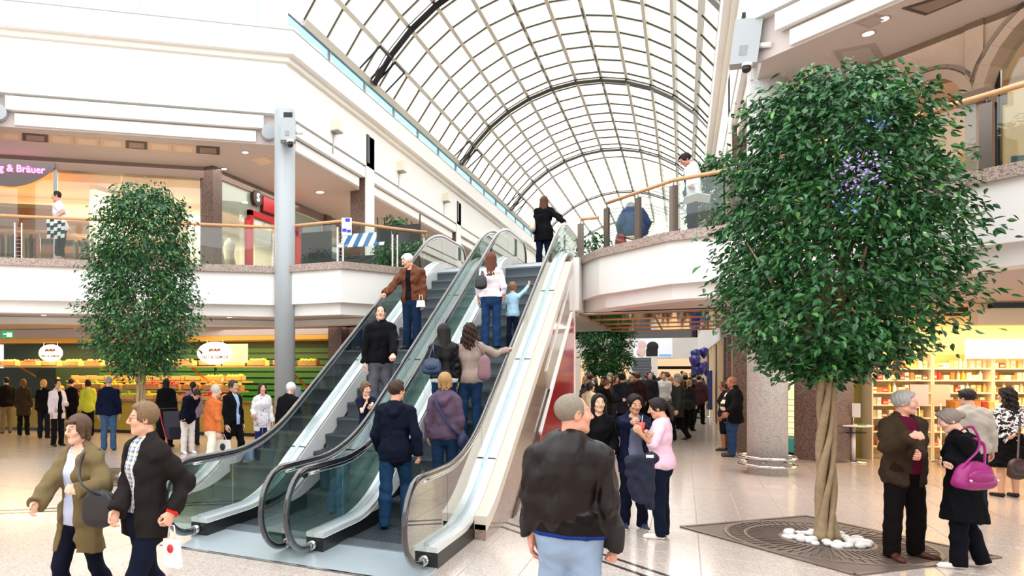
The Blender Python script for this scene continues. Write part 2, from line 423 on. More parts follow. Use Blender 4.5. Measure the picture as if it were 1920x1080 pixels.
def shoe_geo(kind, h=0.007):
    key = ('shoe', kind)
    if key in _cache: return _cache[key]
    f = Field((-.07,-.12,-.02), (.07,.24,.13), h); I = np.eye(3)
    toe = .03 if kind == 'sneaker' else .024
    f.cone((0,-.045,.04), (0,.05,.04), .038, .038, 0.02); f.cone((.0,.05,.035), (.004,.14,.026), .042, .036, 0.02); f.cone((.004,.14,.026), (.002,.17,.022), .036, toe, 0.02)
    f.cone((0,-.03,.05), (0,-.015,.1), .038, .036, 0.02)
    if kind == 'pump': f.ell((0,.03,.09), (.03,.07,.035), 0.01, sub=True)
    X, Y, Z = np.meshgrid(*f.ax, indexing='ij', sparse=True); f.F = np.maximum(f.F, -(Z - .001)); f.F = np.maximum(f.F, Z - .112)
    V, Q = f.mesh(); c = V[Q].mean(1); mi = (c[:,2] < (.022 if kind == 'sneaker' else .012)).astype(np.int32)
    _cache[key] = (V, Q, mi); return _cache[key]

def frame_from(yv, zhint):
    y = nrm(yv); z = np.asarray(zhint, float); z = z - y * (z @ y)
    if np.linalg.norm(z) < 1e-4: z = np.array((0.3, 0.2, 1.0)); z = z - y * (z @ y)
    z = nrm(z); x = np.cross(y, z); return np.stack([x, y, z], 1)

HEADROOM = {}
def person(label, px=None, foot=None, d=None, pos=None, h=1.75, sex='m', face=0.0, pose=None, top=None, inner=None, pants=None, skirt=None,
           shoes=('shoe', '#2a2320'), hair=('short', '#3a2c22'), skin='#dcae95', group=None, res=0.012, belly=0.0, build=1.0, lip='#b5706a', det=True, root=None):
    """one figure: Empty-free top-level body mesh; clothes, hair, eyes and shoes are its children"""
    P = pose or {}; k = h / 1.75; fem = sex != 'm'; child = sex == 'c'
    if pos is None:
        pos = onz(px, foot) if foot else atd(px, 690, d)
        if foot is None: pos = Vector((pos.x, pos.y, 0))
    pos = Vector(pos)
    rx, ry = pos.x, pos.y; base = math.atan2(-rx, ry) if px is not None or P.get('rel', True) else 0.0
    yaw = base - math.radians(face)
    # ---- skeleton in the local frame, +y is where the body faces
    def w2l(t):
        dx, dy = t[0] - pos.x, t[1] - pos.y; c, s = math.cos(-yaw), math.sin(-yaw)
        return np.array((dx*c - dy*s, dx*s + dy*c, t[2] - pos.z)) / k
    lf, ls = P.get('lean', (0, 0)); tw = P.get('twist', 0)
    zs = np.linspace(.93, 1.60, 60); C0 = np.array((0., 0., .93)); pts = [C0]; Rs = []
    for i, z in enumerate(zs):
        u = min(1, max(0, (z - .95) / .33)); u = u*u*(3-2*u); R = rotm('z', tw*u) @ rotm('x', -lf*u) @ rotm('y', ls*u); Rs.append(R)
        if i: pts.append(pts[-1] + R[:, 2] * (zs[1] - zs[0]))
    def sp(z, off=(0,0)):
        if z <= .93: return np.array((off[0], off[1], z)), np.eye(3)
        i = min(59, int(round((z - .93) / (.67) * 59))); return pts[i] + Rs[i] @ np.array((off[0], off[1], 0)), Rs[i]
    bw = build * (0.93 if child else 1)
    ST = [(.84,.150,.105,-.005),(.93,.168,.118,-.005),(1.10,.147,.104+belly,.0+belly*.6),(1.27,.168,.118+belly*.3,.0),(1.385,.158,.098,-.012),(1.47,.07,.062,-.025)] if not fem else \
         [(.84,.152,.106,-.008),(.93,.172,.120,-.01),(1.10,.126,.092+belly,.0+belly*.6),(1.26,.146,.116,.012),(1.38,.135,.086,-.01),(1.465,.06,.056,-.022)]
    if child: ST = [(.84,.135,.1,0),(.93,.145,.105,0),(1.1,.135,.1,0),(1.26,.145,.1,0),(1.38,.135,.085,-.01),(1.47,.06,.055,-.02)]
    ST = [(z, w*bw, dd*(.5+.5*bw), y) for z, w, dd, y in ST]
    shx = (.15 if fem else .176) * (bw if not child else .92)
    S = {}
    for s, sx in (('l', -1), ('r', 1)):
        S['sh'+s], Rsh = sp(1.385, (sx*shx, -.012)); ua, fa = (.285, .25)
        ua *= .97 if fem else 1; fa *= .97 if fem else 1
        tgt = P.get('t'+s)
        if tgt is not None:
            T = w2l(tgt); v = T - S['sh'+s]; L = min(np.linalg.norm(v), (ua + fa) * .995); v = nrm(v)
            hint = np.asarray(P.get('e'+s, (sx*.5, -.4, -.8)), float); hint = nrm(hint - v * (hint @ v))
            ca = (ua*ua + L*L - fa*fa) / (2*ua*L); ca = max(-1, min(1, ca))
            S['el'+s] = S['sh'+s] + v*ua*ca + hint*ua*math.sqrt(1-ca*ca); S['wr'+s] = S['sh'+s] + v*L
        else:
            u, fo = P.get('a'+s, ((.16, .02, -1), (.1, .18, -1)))
            S['el'+s] = S['sh'+s] + Rsh @ (nrm((u[0]*sx, u[1], u[2])) * ua); S['wr'+s] = S['el'+s] + Rsh @ (nrm((fo[0]*sx, fo[1], fo[2])) * fa)
    low = []
    for s, sx in (('l', -1), ('r', 1)):
        S['hp'+s] = np.array((sx*.088*bw, 0, .9)); t, c = P.get('g'+s, ((.03, .02, -1), (.02, -.05, -1)))
        S['kn'+s] = S['hp'+s] + nrm((t[0]*sx, t[1], t[2])) * .43; S['an'+s] = S['kn'+s] + nrm((c[0]*sx, c[1], c[2])) * .40
        low.append(S['an'+s][2])
    dz = .075 - min(low)                                          # put the lower foot on the ground
    for q in S: S[q] = S[q] + np.array((0, 0, dz))
    for i in range(len(pts)): pts[i] = pts[i] + np.array((0, 0, dz))
    sp0 = sp
    def sp(z, off=(0,0)):
        if z <= .93: return np.array((off[0], off[1], z + dz)), np.eye(3)
        return sp0(z, off)
    hy, hp, hr = P.get('head', (0, 0, 0)); nb, Rn = sp(1.47, (0, -.025))
    Rh = Rn @ rotm('z', -hy) @ rotm('x', -hp) @ rotm('y', hr)
    hs = .955 if not child else 1.08
    hc = nb + Rn[:, 2] * .03 + Rh @ np.array((0, .035, .135)) * hs
    allp = np.array(list(S.values()) + [nb]); lo = allp.min(0) - .3; hi = allp.max(0) + .3; lo[2] = -.02; hi[2] = max(hi[2], nb[2] + .15)
    rs = res / k
    def torso(f, ease, zb, zt=1.47, flare=0.0, flat=True, kk=.03, sh=True):
        zz = [zb] + [q[0] for q in ST if q[0] > zb + .015 and q[0] < zt] + ([zt] if zt <= 1.47 else [])
        def wd(z):
            a = np.array(ST); w = np.interp(z, a[:,0], a[:,1]); dd = np.interp(z, a[:,0], a[:,2]); y = np.interp(z, a[:,0], a[:,3])
            fl = flare * max(0, (.98 - z)) ; e = ease if z < 1.43 else ease * .5
            return w + e + fl, dd + e + fl, y
        for i in range(len(zz) - 1):
            a, b = zz[i], zz[i+1]; w0, w1 = wd(a), wd(b); p, _ = sp(a, (0, w0[2])); q, R = sp(b, (0, w1[2]))
            f.etube(p, q, R if a >= .93 else np.eye(3), w0[:2], w1[:2], kk, flat0=(flat and i == 0))
        for s, sx in (('l', -1), ('r', 1)) if sh else ():          # shoulders slope from the neck to the joint
            c1, _ = sp(1.44, (sx*.045, -.022)); f.cone(c1, S['sh'+s], .04 + ease*.6, .05*(.9 if fem else 1) + ease*.8, .045)
    def arms(f, ease, upto=1.0, r=(.052, .043, .041, .03), flat=True, kk=.025, cuff=0.0):
        q = .9 if fem else 1.0
        if child: q = .8
        for s in 'lr':
            a, e, wv = S['sh'+s], S['el'+s], S['wr'+s]
            f.cone(a, e, r[0]*q + ease, r[1]*q + ease, kk) if upto >= .5 else f.cone(a, a + (e-a)*upto*2, r[0]*q + ease, r[1]*q + ease*1.3, kk, flat=flat)
            if upto > .5:
                u = (upto - .5) * 2; f.cone(e, e + (wv-e)*u, r[2]*q + ease, r[3]*q + ease + cuff, kk, flat=flat)
    def legs(f, ease, upto=1.0, flare=0.0, slim=1.0, flat=True):
        q = (1.0 if not child else .82) * slim
        for s in 'lr':
            a, n_, an = S['hp'+s], S['kn'+s], S['an'+s]
            f.cone(a + np.array((0,0,.0)), n_, .086*q + ease, .058*q + ease, .03)
            if upto > .5:
                u = (upto - .5) * 2; m = n_ + (an - n_) * .35
                e2 = n_ + (an - n_) * u
                f.cone(n_, m, .056*q + ease, .056*q + ease + flare*.3, .02) if u > .35 else None
                f.cone(m, e2, .056*q + ease + flare*.3, .04*q + ease + flare, .02, flat=flat)
    # ---- the body itself
    f = Field(lo, hi, max(rs, .011 if det else .02)); torso(f, 0, .86, flat=False); arms(f, -.004, flat=False); legs(f, -.004, flat=False)
    if not det: f.cone(nb, nb + Rn[:,2]*.06, .055, .05)
    V, Q = f.mesh(); Vs = [V]; Qs = [Q]; Ms = [np.zeros(len(Q), np.int32)]; n = len(V)
    def addg(v, q, m, R, o, sc):
        nonlocal n
        Vs.append((v * sc) @ R.T.astype(np.float32) + o.astype(np.float32)); Qs.append(q + n); Ms.append(m if m is not None else np.zeros(len(q), np.int32)); n += len(v)
    hv, hq, hm = head_geo('m' if not fem else 'f', .0036 if det else .011); addg(hv, hq, hm, Rh, hc, hs)
    for s, sx in (('l', -1), ('r', 1)):
        v, q = hand_geo(P.get('h'+s, 'relax'), s, .0045 if det else .009); dv = P.get('d'+s); dv = np.asarray(dv, float) if dv is not None else S['wr'+s] - S['el'+s]
        pn = np.asarray(P.get('p'+s, (-sx*1.0, .15, 0)), float)      # palm normal, in the body frame
        addg(v, q, None, frame_from(dv, -pn), S['wr'+s], .98 if not fem else .9)
        if child: pass
    V = np.concatenate(Vs) * k
    body = link('person', mesh_np('person_body', V, np.concatenate(Qs), [SKIN(skin), mat('lips_' + lip, lip, .45), mat('brow_' + hair[1], hair[1], .8)], np.concatenate(Ms)),
                None, pos, (0, 0, yaw), label, 'person', group)
    M_head = Matrix.LocRotScale(Vector(hc * k), Matrix(Rh.tolist()).to_quaternion(), Vector((hs*k,)*3))
    def child_geo(name, geo, mats, M, cache):
        me = bpy.data.meshes.get(cache) if cache else None
        if me is None: me = mesh_np(cache or name, geo[0], geo[1], mats, geo[2] if len(geo) > 2 else None)
        o = link(name, me, body); o.matrix_basis = M
        for i, m in enumerate(mats):
            o.material_slots[i].link = 'OBJECT'; o.material_slots[i].material = m
        return o
    if hair[0] != 'none': child_geo('hair', hair_geo(hair[0], sex, .0065 if det else .012), [mat('hair_' + hair[1], deep(hair[1], .55), .55, var=.3, vscale=60, bump=.3, bscale=90, spec=.3)], M_head, 'hair_%s_%d' % (hair[0], det))
    if det:
        if 'eyes' not in bpy.data.meshes:
            mb = MB(); mb.ball((0,0,0), .0122, 12, 0); mb.ball((0,.0063,0), (.0062,.0065,.0062), 10, 1)
            mb.mesh('eyes', [mat('eye_white', '#d9d4cc', .25), mat('iris_dark', '#2b1d14', .2)])
        for sx in (-1, 1):
            o = link('eye', bpy.data.meshes['eyes'], body); o.matrix_basis = M_head @ Matrix.Translation((sx*.031,.0785,.008))
    # ---- clothes
    under = []                                                   # fields of the layers worn beneath
    def front(f, spec):
        """keep the layer outside what it covers, then open it down the front"""
        X, Y, Z = np.meshgrid(*f.ax, indexing='ij', sparse=True)
        for u, n_ in zip(under, range(9)):
            f.F = np.minimum(f.F, np.maximum(u - .012, (spec.get('hem', .9) + dz) - Z + 0*X))
        if 'open' in spec:
            o, R = sp(1.2); q = np.stack([X-o[0] + 0*Y + 0*Z, Y-o[1] + 0*X + 0*Z, Z-o[2] + 0*X + 0*Y], -1) @ R
            pr = spec['open']; zz = np.array([a[0] for a in pr]); ww = np.array([a[1] for a in pr]); cx = spec.get('ox', 0.0)
            W = np.interp(q[...,2], zz, ww); f.cut((slice(None),)*3, np.maximum(np.abs(q[...,0] - cx) - W, -(q[...,1] - .02)))
    def cloth(name, spec, builder, seed):
        f = Field(lo, hi, rs); limbs = builder(f); fo = spec.get('fold', .006 if name != 'shirt' else .002)
        if fo: f.noise(fo, spec.get('ffreq', 26), seed)
        if name == 'trousers': under.append(f.F.copy())
        elif limbs:
            fa = Field(lo, hi, rs); limbs(fa)
            if fo: fa.noise(fo, spec.get('ffreq', 26), seed)
            mine = f.F.copy() + .002; front(f, spec); f.put((slice(None),)*3, fa.F, .022); under.append(mine)
        V, Q = f.mesh(); m = spec['m'] if 'm' in spec else mat('cloth_' + spec['c'], deep(spec['c']), spec.get('rough', .85), var=.15, vscale=9, bump=.25 if spec.get('rough', .85) > .6 else .06, bscale=120, coat=spec.get('coat', 0), spec=spec.get('spec', .12))
        mats = [m]; mi = None
        if 'stripes' in spec:
            mats.append(mat('cloth_' + spec['stripes'][0], spec['stripes'][0], .85)); c = V[Q].mean(1); mi = ((c[:,2] * k / spec['stripes'][1]) % 1.0 < .5).astype(np.int32)
        if 'hemc' in spec:
            mats.append(mat('cloth_' + spec['hemc'][0], spec['hemc'][0], .85)); c = V[Q].mean(1)
            mi = (c[:,2] < spec['hem'] + dz + spec['hemc'][1]).astype(np.int32)
        link(name, mesh_np(name, V * k, Q, mats, mi), body)
    seed = abs(hash(label)) % 1000 if False else sum(map(ord, label)) % 1000
    if pants: 
        e = pants.get('ease', .014)
        def b(f): torso(f, e, .86, 1.03 if not fem else 1.04, flat=False, sh=False); legs(f, e, pants.get('len', 1.0) if pants.get('len', 1.0) != 1.0 else 1.06, pants.get('flare', .012), pants.get('slim', 1.0))
        def b2(f):
            b(f); X, Y, Z = np.meshgrid(*f.ax, indexing='ij', sparse=True); f.F = np.maximum(f.F, Z - (1.045 + dz)); 
        cloth('trousers', pants, b2, seed)
    if skirt:
        def b(f): torso(f, .022, skirt.get('hem', .55), 1.06, skirt.get('flare', .16), sh=False); 
        cloth('skirt', skirt, b, seed + 5)
    for name, g, ds in (('shirt', inner, 1), ('jacket' if inner else 'upper_garment', top, 2)):
        if not g: continue
        e = g.get('ease', .012)
        def b(f, g=g, e=e, ds=ds):
            torso(f, e, g.get('hem', .9), flare=g.get('flare', 0))
            sl_ = lambda fa: arms(fa, e * g.get('sease', 1.0) - (.012 if ds == 1 and top else 0), g.get('sleeve', .9 if ds == 1 else 1.0), cuff=g.get('cuff', .004))
            cl = g.get('collar', 0)
            if cl:
                a, _ = sp(1.45, (0, -.024)); c, _ = sp(1.45 + cl*.8, (0, -.016)); f.cone(a, c, .068 + e*.4, .064 + e*.3, .012, flat=True)
                if g.get('hollow', 1): f.cone(c - (c-a)*.5, c + (c-a), .056 + e*.2, .06 + e*.25, 0.0, sub=True)
            else:
                c, R = sp(1.475, (0, .02)); f.ell(c, (.062, .075, .05 + g.get('neck', 0)), .01, sub=True)
            if g.get('hood'):
                a, _ = sp(1.44, (-.07, -.085)); c, _ = sp(1.44, (.07, -.085)); m_, _ = sp(1.36, (0, -.135)); f.cone(a, m_, .04, .05, .03); f.cone(c, m_, .04, .05, .03)
            return sl_ if g.get('sleeve', 1.0) > 0 else (lambda fa: None)
        cloth(name, g, b, seed + ds)
    # ---- shoes
    for s, sx in (('l', -1), ('r', 1)):
        kd, colr = shoes[0], shoes[1]; sd = S['an'+s] - S['kn'+s]; an = S['an'+s]
        fy = P.get('f'+s, sx * 8.0); pit = P.get('q'+s, 0.0)
        R = rotm('z', -fy) @ rotm('x', pit); o = an + R @ np.array((0, .02, -.075)); 
        sc = (.98 if not fem else .88) * k * (1.0 if not child else .95)
        child_geo('shoe', shoe_geo(kd), [mat('leather_' + colr, deep(colr, .6), .45, spec=.35), mat('sole_' + (shoes[2] if len(shoes) > 2 else '#141210'), shoes[2] if len(shoes) > 2 else '#141210', .7)],
                  Matrix.LocRotScale(Vector(o * k), Matrix(R.tolist()).to_quaternion(), Vector((sc,)*3)), 'shoe_' + kd)
    body['_k'] = k
    J = {q: body_pt(pos, yaw, S[q] * k) for q in S}; J['head'] = body_pt(pos, yaw, hc * k); J['chest'] = body_pt(pos, yaw, sp(1.27)[0] * k)
    J['yaw'] = yaw; J['pos'] = pos; J['k'] = k; J['o'] = body; J['Rh'] = Rh; J['hc'] = hc; J['hs'] = hs; J['M_head'] = M_head
    del body['_k']
    return J
def body_pt(pos, yaw, v):
    c, s = math.cos(yaw), math.sin(yaw); return Vector((pos.x + v[0]*c - v[1]*s, pos.y + v[0]*s + v[1]*c, pos.z + v[2]))
# ------------------------------------------------------------------ building: materials and plan
WHITE = mat('white_plaster', '#efedea', .6, var=.015, vscale=2)
CREAM = mat('cream_frame', '#efece2', .5)
SOFFIT = mat('soffit_paint', '#c6bbb7', .7, var=.02, vscale=1.5)
STONE = mat('cap_granite', '#b3a197', .4, speck=('#7d6a62', 70, .45), var=.1, vscale=30)
BROWN_GRANITE = mat('brown_granite', '#6e564b', .35, speck=('#3d2d27', 60, .5), var=.15, vscale=20)
GREY_GRANITE = mat('grey_granite', '#cfcfce', .38, speck=('#b4b3b2', 60, .45), var=.06, vscale=12)
TERRAZZO = mat('terrazzo', '#c3b8b0', .22, speck=('#a59489', 95, .36), var=.04, vscale=3, coat=.25)
TERRAZZO_J = mat('terrazzo_joint', '#b5a398', .6)
INLAY = mat('dark_inlay', '#2b2a2c', .3, coat=.2)
STEEL = mat('brushed_steel', '#cbd7df', .3, metal=.45, var=.06, vscale=5, bump=.15, bscale=30)
CHROME = mat('chrome', '#d8d8d8', .12, metal=1.0)
DARK = mat('dark_metal', '#26272a', .3, metal=.6)
BLACK = mat('black_plastic', '#101113', .35)
WOOD = mat('handrail_wood', '#c99a6b', .4, var=.12, vscale=14)
GREYP = mat('light_grey_paint', '#a4abaf', .4)
GLASS = glass_mat('clear_glass', '#eef6f4', .04, edge=.3)
GLASS_G = glass_mat('green_glass', '#cfe6df', .07)
GLASS_B = glass_mat('pale_blue_glass', '#c6dbe6', .06, edge=.3)
SKYGLASS = glass_mat('skylight_glass', '#fefdf8', .01, edge=.12)
LAMP_W = emit('lamp_white', '#fff3df', 9.0)
XC = -3.72                                                  # the hall is symmetric about this axis
XL, XR, ZS = -8.43, 0.99, 10.7                              # gallery edges and spring of the vault
CL, CR = Vector((XL, 14.26)), Vector((XR, 14.26))
UL, UR = Vector((-.766, -.643)), Vector((.766, -.643))      # the splayed sides of the court
def on_line(px, P, e):
    """where the view through image column px meets the upright plane through P along e"""
    r = ray(px, PY0); P = Vector(P); e = Vector(e)
    den = r[0] * e.y - r[1] * e.x; d = (P.x * e.y - P.y * e.x) / den
    return Vector((r[0] * d, r[1] * d)), d
def zat(py, d): return CAM_H + (PY0 - py) / F_PX * d

# floor: terrazzo base, tiles, dark inlays
mb = MB(); mb.box((-45, -6, -.2), (30, 110, -.006)); floor = struct('floor', mb, TERRAZZO_J)
def tile_mesh(n):
    mb = MB(); s = .2575; b = .253
    mb.add([(-s,-s,-.006),(s,-s,-.006),(s,s,-.006),(-s,s,-.006),(-b,-b,0),(b,-b,0),(b,b,0),(-b,b,0)], [(4,5,6,7),(0,1,5,4),(1,2,6,5),(2,3,7,6),(3,0,4,7)]); return mb.mesh(n, TERRAZZO)
tme = tile_mesh('tile'); cells = []
for i in range(-42, 24):
    for j in range(4, 60):
        x, y = .16 + i*.52 + .26, .3 + j*.52
        dd = -x*ST + y*CT
        if dd < 3.5: continue
        xr = x*CT + y*ST; px = PX0 + F_PX*xr/dd; py = PY0 + F_PX*2/dd
        if -60 < px < 1980 and py < 1130: cells.append((dd, x, y))
cells.sort()
for dd, x, y in cells[:290]: link('tile', tme, floor, (x, y, 0))
V = []; Q = []
for dd, x, y in cells[290:]:
    o = len(V); V += [(x-.2575,y-.2575,0),(x+.2575,y-.2575,0),(x+.2575,y+.2575,0),(x-.2575,y+.2575,0)]; Q.append((o,o+1,o+2,o+3))
xs0 = min(c[1] for c in cells); ys1 = max(c[2] for c in cells) + .26
for a, b in (((-40, ys1), (25, 105)),): V += [(a[0],a[1],0),(b[0],a[1],0),(b[0],b[1],0),(a[0],b[1],0)]; Q.append(tuple(range(len(V)-4, len(V))))
tag(link('tile', mesh_np('tiles_far', V, Q, [TERRAZZO], None, False), floor), kind='stuff')
n = 0
for sgn, e in ((1, UR), (-1, UL)):
    for off in (0.0, .27):
        n += 1; mb = MB(); p = Vector((XC + sgn*(1.62), 8.80 + off)); q = p + e*11
        mb.beam((p.x, p.y, 0), (q.x, q.y, 0), .055, .006); struct('trim_%d' % n, mb, INLAY)

# upper galleries: first-floor slab edge, soffit, second-floor fascia
BAL = [(-24.0, .5), (-8.37, 13.62), (-6.69, 13.70), (-5.86, 15.14), (-5.35, 15.9), (-2.05, 15.9), (-1.49, 14.72), (-.25, 13.41), (.60, 13.15), (3.12, 10.97), (13.0, 2.3)]
def offset(pl, d):
    out = []
    for i, p in enumerate(pl):
        p = Vector(p); a = (p - Vector(pl[i-1])).normalized() if i else None; b = (Vector(pl[i+1]) - p).normalized() if i < len(pl)-1 else None
        na = Vector((-a.y, a.x)) if a else None; nb_ = Vector((-b.y, b.x)) if b else None
        if na is None: m = nb_
        elif nb_ is None: m = na
        else: m = (na + nb_); m = m / max(.35, m.dot(na))
        out.append(p + m * d)
    return out
def strip(name, pl, d0, d1, z0, z1, m, **kw):
    """a band that follows a plan line, from offset d0 to d1"""
    a, b = offset(pl, d0), offset(pl, d1); mb = MB(); n_ = len(pl)
    for i in range(n_ - 1):
        q = [a[i], a[i+1], b[i+1], b[i]]
        mb.add([(v.x, v.y, z0) for v in q] + [(v.x, v.y, z1) for v in q], [(0,3,2,1),(4,5,6,7),(0,1,5,4),(1,2,6,5),(2,3,7,6),(3,0,4,7)])
    return struct(name, mb, m, **kw)
BAL_L, BAL_R, BAL_M = BAL[:5], BAL[5:], BAL[4:6]
for nm, pl in (('balcony_left', BAL_L), ('balcony_right', BAL_R), ('landing_edge', BAL_M)):
    b = strip(nm, pl, .02, .5, 3.46, 4.2, WHITE)
    strip('coping', pl, -.05, .42, 4.2, 4.36, STONE, parent=b); strip('lower_band', pl, .16, .6, 3.2, 3.5, WHITE, parent=b)
# first-floor plate: soffit below, floor above
mb = MB(); inner = [tuple(p) for p in offset(BAL, .3)]
mb.prism(inner + [(22, 2.3), (22, 24), (-34, 24), (-34, .5)], 3.21, 3.4); struct('ceiling_ground_floor', mb, SOFFIT)
mb = MB(); mb.prism(inner + [(22, 2.3), (22, 24), (-34, 24), (-34, .5)], 4.1, 4.3); mb.box((-34,24,3.3),(XL-.2,100,4.3)); mb.box((XR+.2,24,3.3),(22,100,4.3)); struct('floor_upper', mb, mat('upper_floor', '#cdb9aa', .35, var=.05))
mb = MB(); mb.box((XL-.2,24,3.2),(XL,100,4.3)); mb.box((XR,24,3.2),(XR+.2,100,4.3)); mb.box((XL,23.8,3.2),(XR,24,4.3)); struct('trim_5', mb, WHITE)
# recessed light strip and bulkheads under the left soffit
ln = offset([(-24,.5),(-8.37,13.62),(-6.5,13.62)], 1.7); mb = MB()
for a, b in zip(ln[:-1], ln[1:]): mb.beam((a.x,a.y,3.13),(b.x,b.y,3.13), .5, .14)
struct('trim_6', mb, WHITE)
# second-floor fascia, two splayed sides and two long sides
def fascia(name, pts, side):
    mb = MB(); pl = pts
    b = strip(name, pl, .0, .5, 8.1, 9.45, WHITE); strip('cornice', pl, -.26, .5, 9.45, 10.0, WHITE, parent=b); strip('moulding', pl, -.10, .5, 9.33, 9.45, CREAM, parent=b)
    return b
FL = [tuple(CL + UL*20), tuple(CL), (XL, 100)]; FR = [(XR, 100), tuple(CR), tuple(CR + UR*20)]
fasL = fascia('wall_left', FL, -1); fasR = fascia('wall_right', FR, 1)
def slats(par, a, b, nrmv):
    for z0, z1, k in ((7.74, 8.04, .10), (7.44, 7.70, .22)):
        mb = MB(); p, q = Vector(a), Vector(b); e = (q-p).normalized(); n_ = Vector(nrmv); sh = e * (k-.1)*1.4
        c0 = p + n_*k + sh; c1 = q + n_*k - sh
        mb.beam((c0.x,c0.y,(z0+z1)/2),(c1.x,c1.y,(z0+z1)/2), .16, z1-z0); mb.build('slat', WHITE, par)
NLd, NRd = Vector((-.643, .766)), Vector((.643, .766))
slats(fasL, CL + UL*.55, CL + UL*6.3, NLd); slats(fasL, CL + UL*7.0, CL + UL*13, NLd)
slats(fasR, CR + UR*.5, CR + UR*6.5, NRd)
YB = [19.3, 28.7, 38.3, 47.9, 57.5, 67.1, 76.7, 86.3, 95.9]          # main arches
ys = [14.8] + YB
for a, b in zip(ys[:-1], ys[1:]):
    slats(fasL, (XL, a + (.35 if a > 15 else 0)), (XL, b - .35), (-1, 0)); slats(fasR, (XR, a + .3), (XR, b - .3), (1, 0))
# first-floor ceilings behind the fascia, second floor plate
for nm, poly in (('ceiling_left', [tuple(CL + UL*20 + NLd*.2), tuple(CL + NLd*.2), (XL-.25, 14.4), (XL-.25, 100), (-34, 100), (-34, 1.4)]), ('ceiling_right', [tuple(CR + UR*20 + NRd*.2), tuple(CR + NRd*.2), (XR+.25, 14.4), (XR+.25, 100), (24, 100), (24, 1.4)])):
    mb = MB(); mb.prism(poly, 7.40, 8.2); mb.prism(poly, 8.3, 8.5); struct(nm, mb, SOFFIT)
# granite piers along the left side, dark screens at their heads
for i, y in enumerate(YB):
    mb = MB(); mb.box((XL-.55, y-.28, 4.3), (XL-.06, y+.28, 7.9), 0); mb.box((XL-.05, y-.30, 4.3), (XL+.0, y+.30, 9.05), 1); mb.box((XL-.06, y-.31, 8.2), (XL+.03, y-.12, 9.05), 2)
    mb.box((XL-.55, y-.28, 0), (XL-.06, y+.28, 3.3), 0); struct('pillar', mb, [BROWN_GRANITE, WHITE, DARK])
    if i < 4:
        mb = MB(); mb.box((XR+.06, y-.28, 4.3), (XR+.55, y+.28, 7.9), 0); mb.box((XR, y-.30, 4.3), (XR+.05, y+.30, 9.05), 1); mb.box((XR+.06, y-.28, 0), (XR+.55, y+.28, 3.3), 0); struct('pillar', mb, [BROWN_GRANITE, WHITE])
# glass upstand between fascia and vault, posts
gl = MB(); n_ = 0
def glass_run(par, pts, z0, z1, step, post=True, gm=None, posts=None, rail=True):
    for (a, b) in zip(pts[:-1], pts[1:]):
        a, b = Vector(a), Vector(b); L = (b-a).length; k = max(1, round(L/step)); e = (b-a)/L
        for i in range(k):
            p, q = a + e*(L*i/k + .03), a + e*(L*(i+1)/k - .03); m = MB(); m.beam((p.x,p.y,(z0+z1)/2),(q.x,q.y,(z0+z1)/2), .016, z1-z0); m.build('glass_panel', gm or GLASS_B, par)
            if post:
                m = MB(); m.box((p.x-.06,p.y-.06,z0),(p.x+.03,p.y+.03,z1+.02)); m.build('post', CREAM, par)
        if rail:
            m = MB(); m.beam((a.x,a.y,z1+.01),(b.x,b.y,z1+.01), .05, .04); m.build('top_rail', GREYP, par)
ups = tag(link('glass_upstand', None), kind='structure'); glass_run(ups, [tuple(CL + UL*14 + NLd*.3), tuple(CL + NLd*.3)], 10.0, 11.3, 1.75); glass_run(ups, [(XL-.1, 14.4), (XL-.1, 57)], 10.0, 10.66, 2.4)
upr = tag(link('glass_upstand', None), kind='structure'); glass_run(upr, [(XR+.1, 14.4), (XR+.1, 57)], 10.0, 10.66, 2.4)
# second floor behind the glass: pale back wall and roof slab on both sides
for nm, P_, u_, n_, xs_ in (('wall_second_floor_left', CL, UL, NLd, XL), ('wall_second_floor_right', CR, UR, NRd, XR)):
    m = MB(); a, b_ = P_ + n_*5, P_ + u_*20 + n_*5; m.beam((a.x,a.y,10.4),(b_.x,b_.y,10.4), .2, 3.8); s_ = -1 if xs_ < 0 else 1
    m.box((min(xs_ + s_*4, xs_ + s_*4.2), 17, 8.5), (max(xs_ + s_*4, xs_ + s_*4.2), 90, 12.2)); struct(nm, m, mat('pale_wall', '#93a7b0', .6))
for pl in (FL, FR): strip('trim_16', pl, -.27, .1, 10.0, 10.02, mat('cap_grey', '#9d968f', .5))
m = MB(); m.box((XL-.55, 13.9, 10.0), (XL-.1, 14.35, 12.5)); struct('trim_7', m, mat('corner_post', '#d9d6cc', .5))

# barrel vault of glass: purlins along the hall, an arch every 1.2 m, dark main arches
RV, AH = 5.49, math.radians(59.1); ZC = 13.38 - RV
def vp(i, r=0.0):
    a = -AH + 2*AH*i/12; return Vector((XC + (RV + r)*math.sin(a), ZC + (RV + r)*math.cos(a)))
Y0V, NA = 15.1, 70; DY = 1.1875
vault = tag(link('ceiling_vault', None), kind='structure')
YE = Y0V + NA*DY
for i in range(13):
    m = MB(); p = vp(i); t = 2*AH*i/12 - AH; ax = Vector((math.cos(t), 0, -math.sin(t))); az = Vector((math.sin(t), 0, math.cos(t))); wd_ = .055 if i not in (0, 12) else .09
    m.obox((p.x, (Y0V+YE)/2, p.y), ax*wd_, Vector((0,(YE-Y0V)/2,0)), az*.07); m.build('purlin', mat('purlin_paint', '#cfcabd', .5), vault)
    if i in (5, 7):
        m = MB(); q = vp(i); q = q - Vector((math.sin(t), math.cos(t)))*.09
        for y in range(40): m.obox((q.x, 16 + y*1.1875, q.y), ax*.012, Vector((0,.35,0)), az*.012)
        tag(m.build('vent_seal', DARK, vault), kind='stuff')
AR = mat('arch_paint', '#e4dcc6', .5); RIB_SHADE = mat('rib_shade', '#1b1a1a', .5)  # black strip colours in the shaded underside of each rib
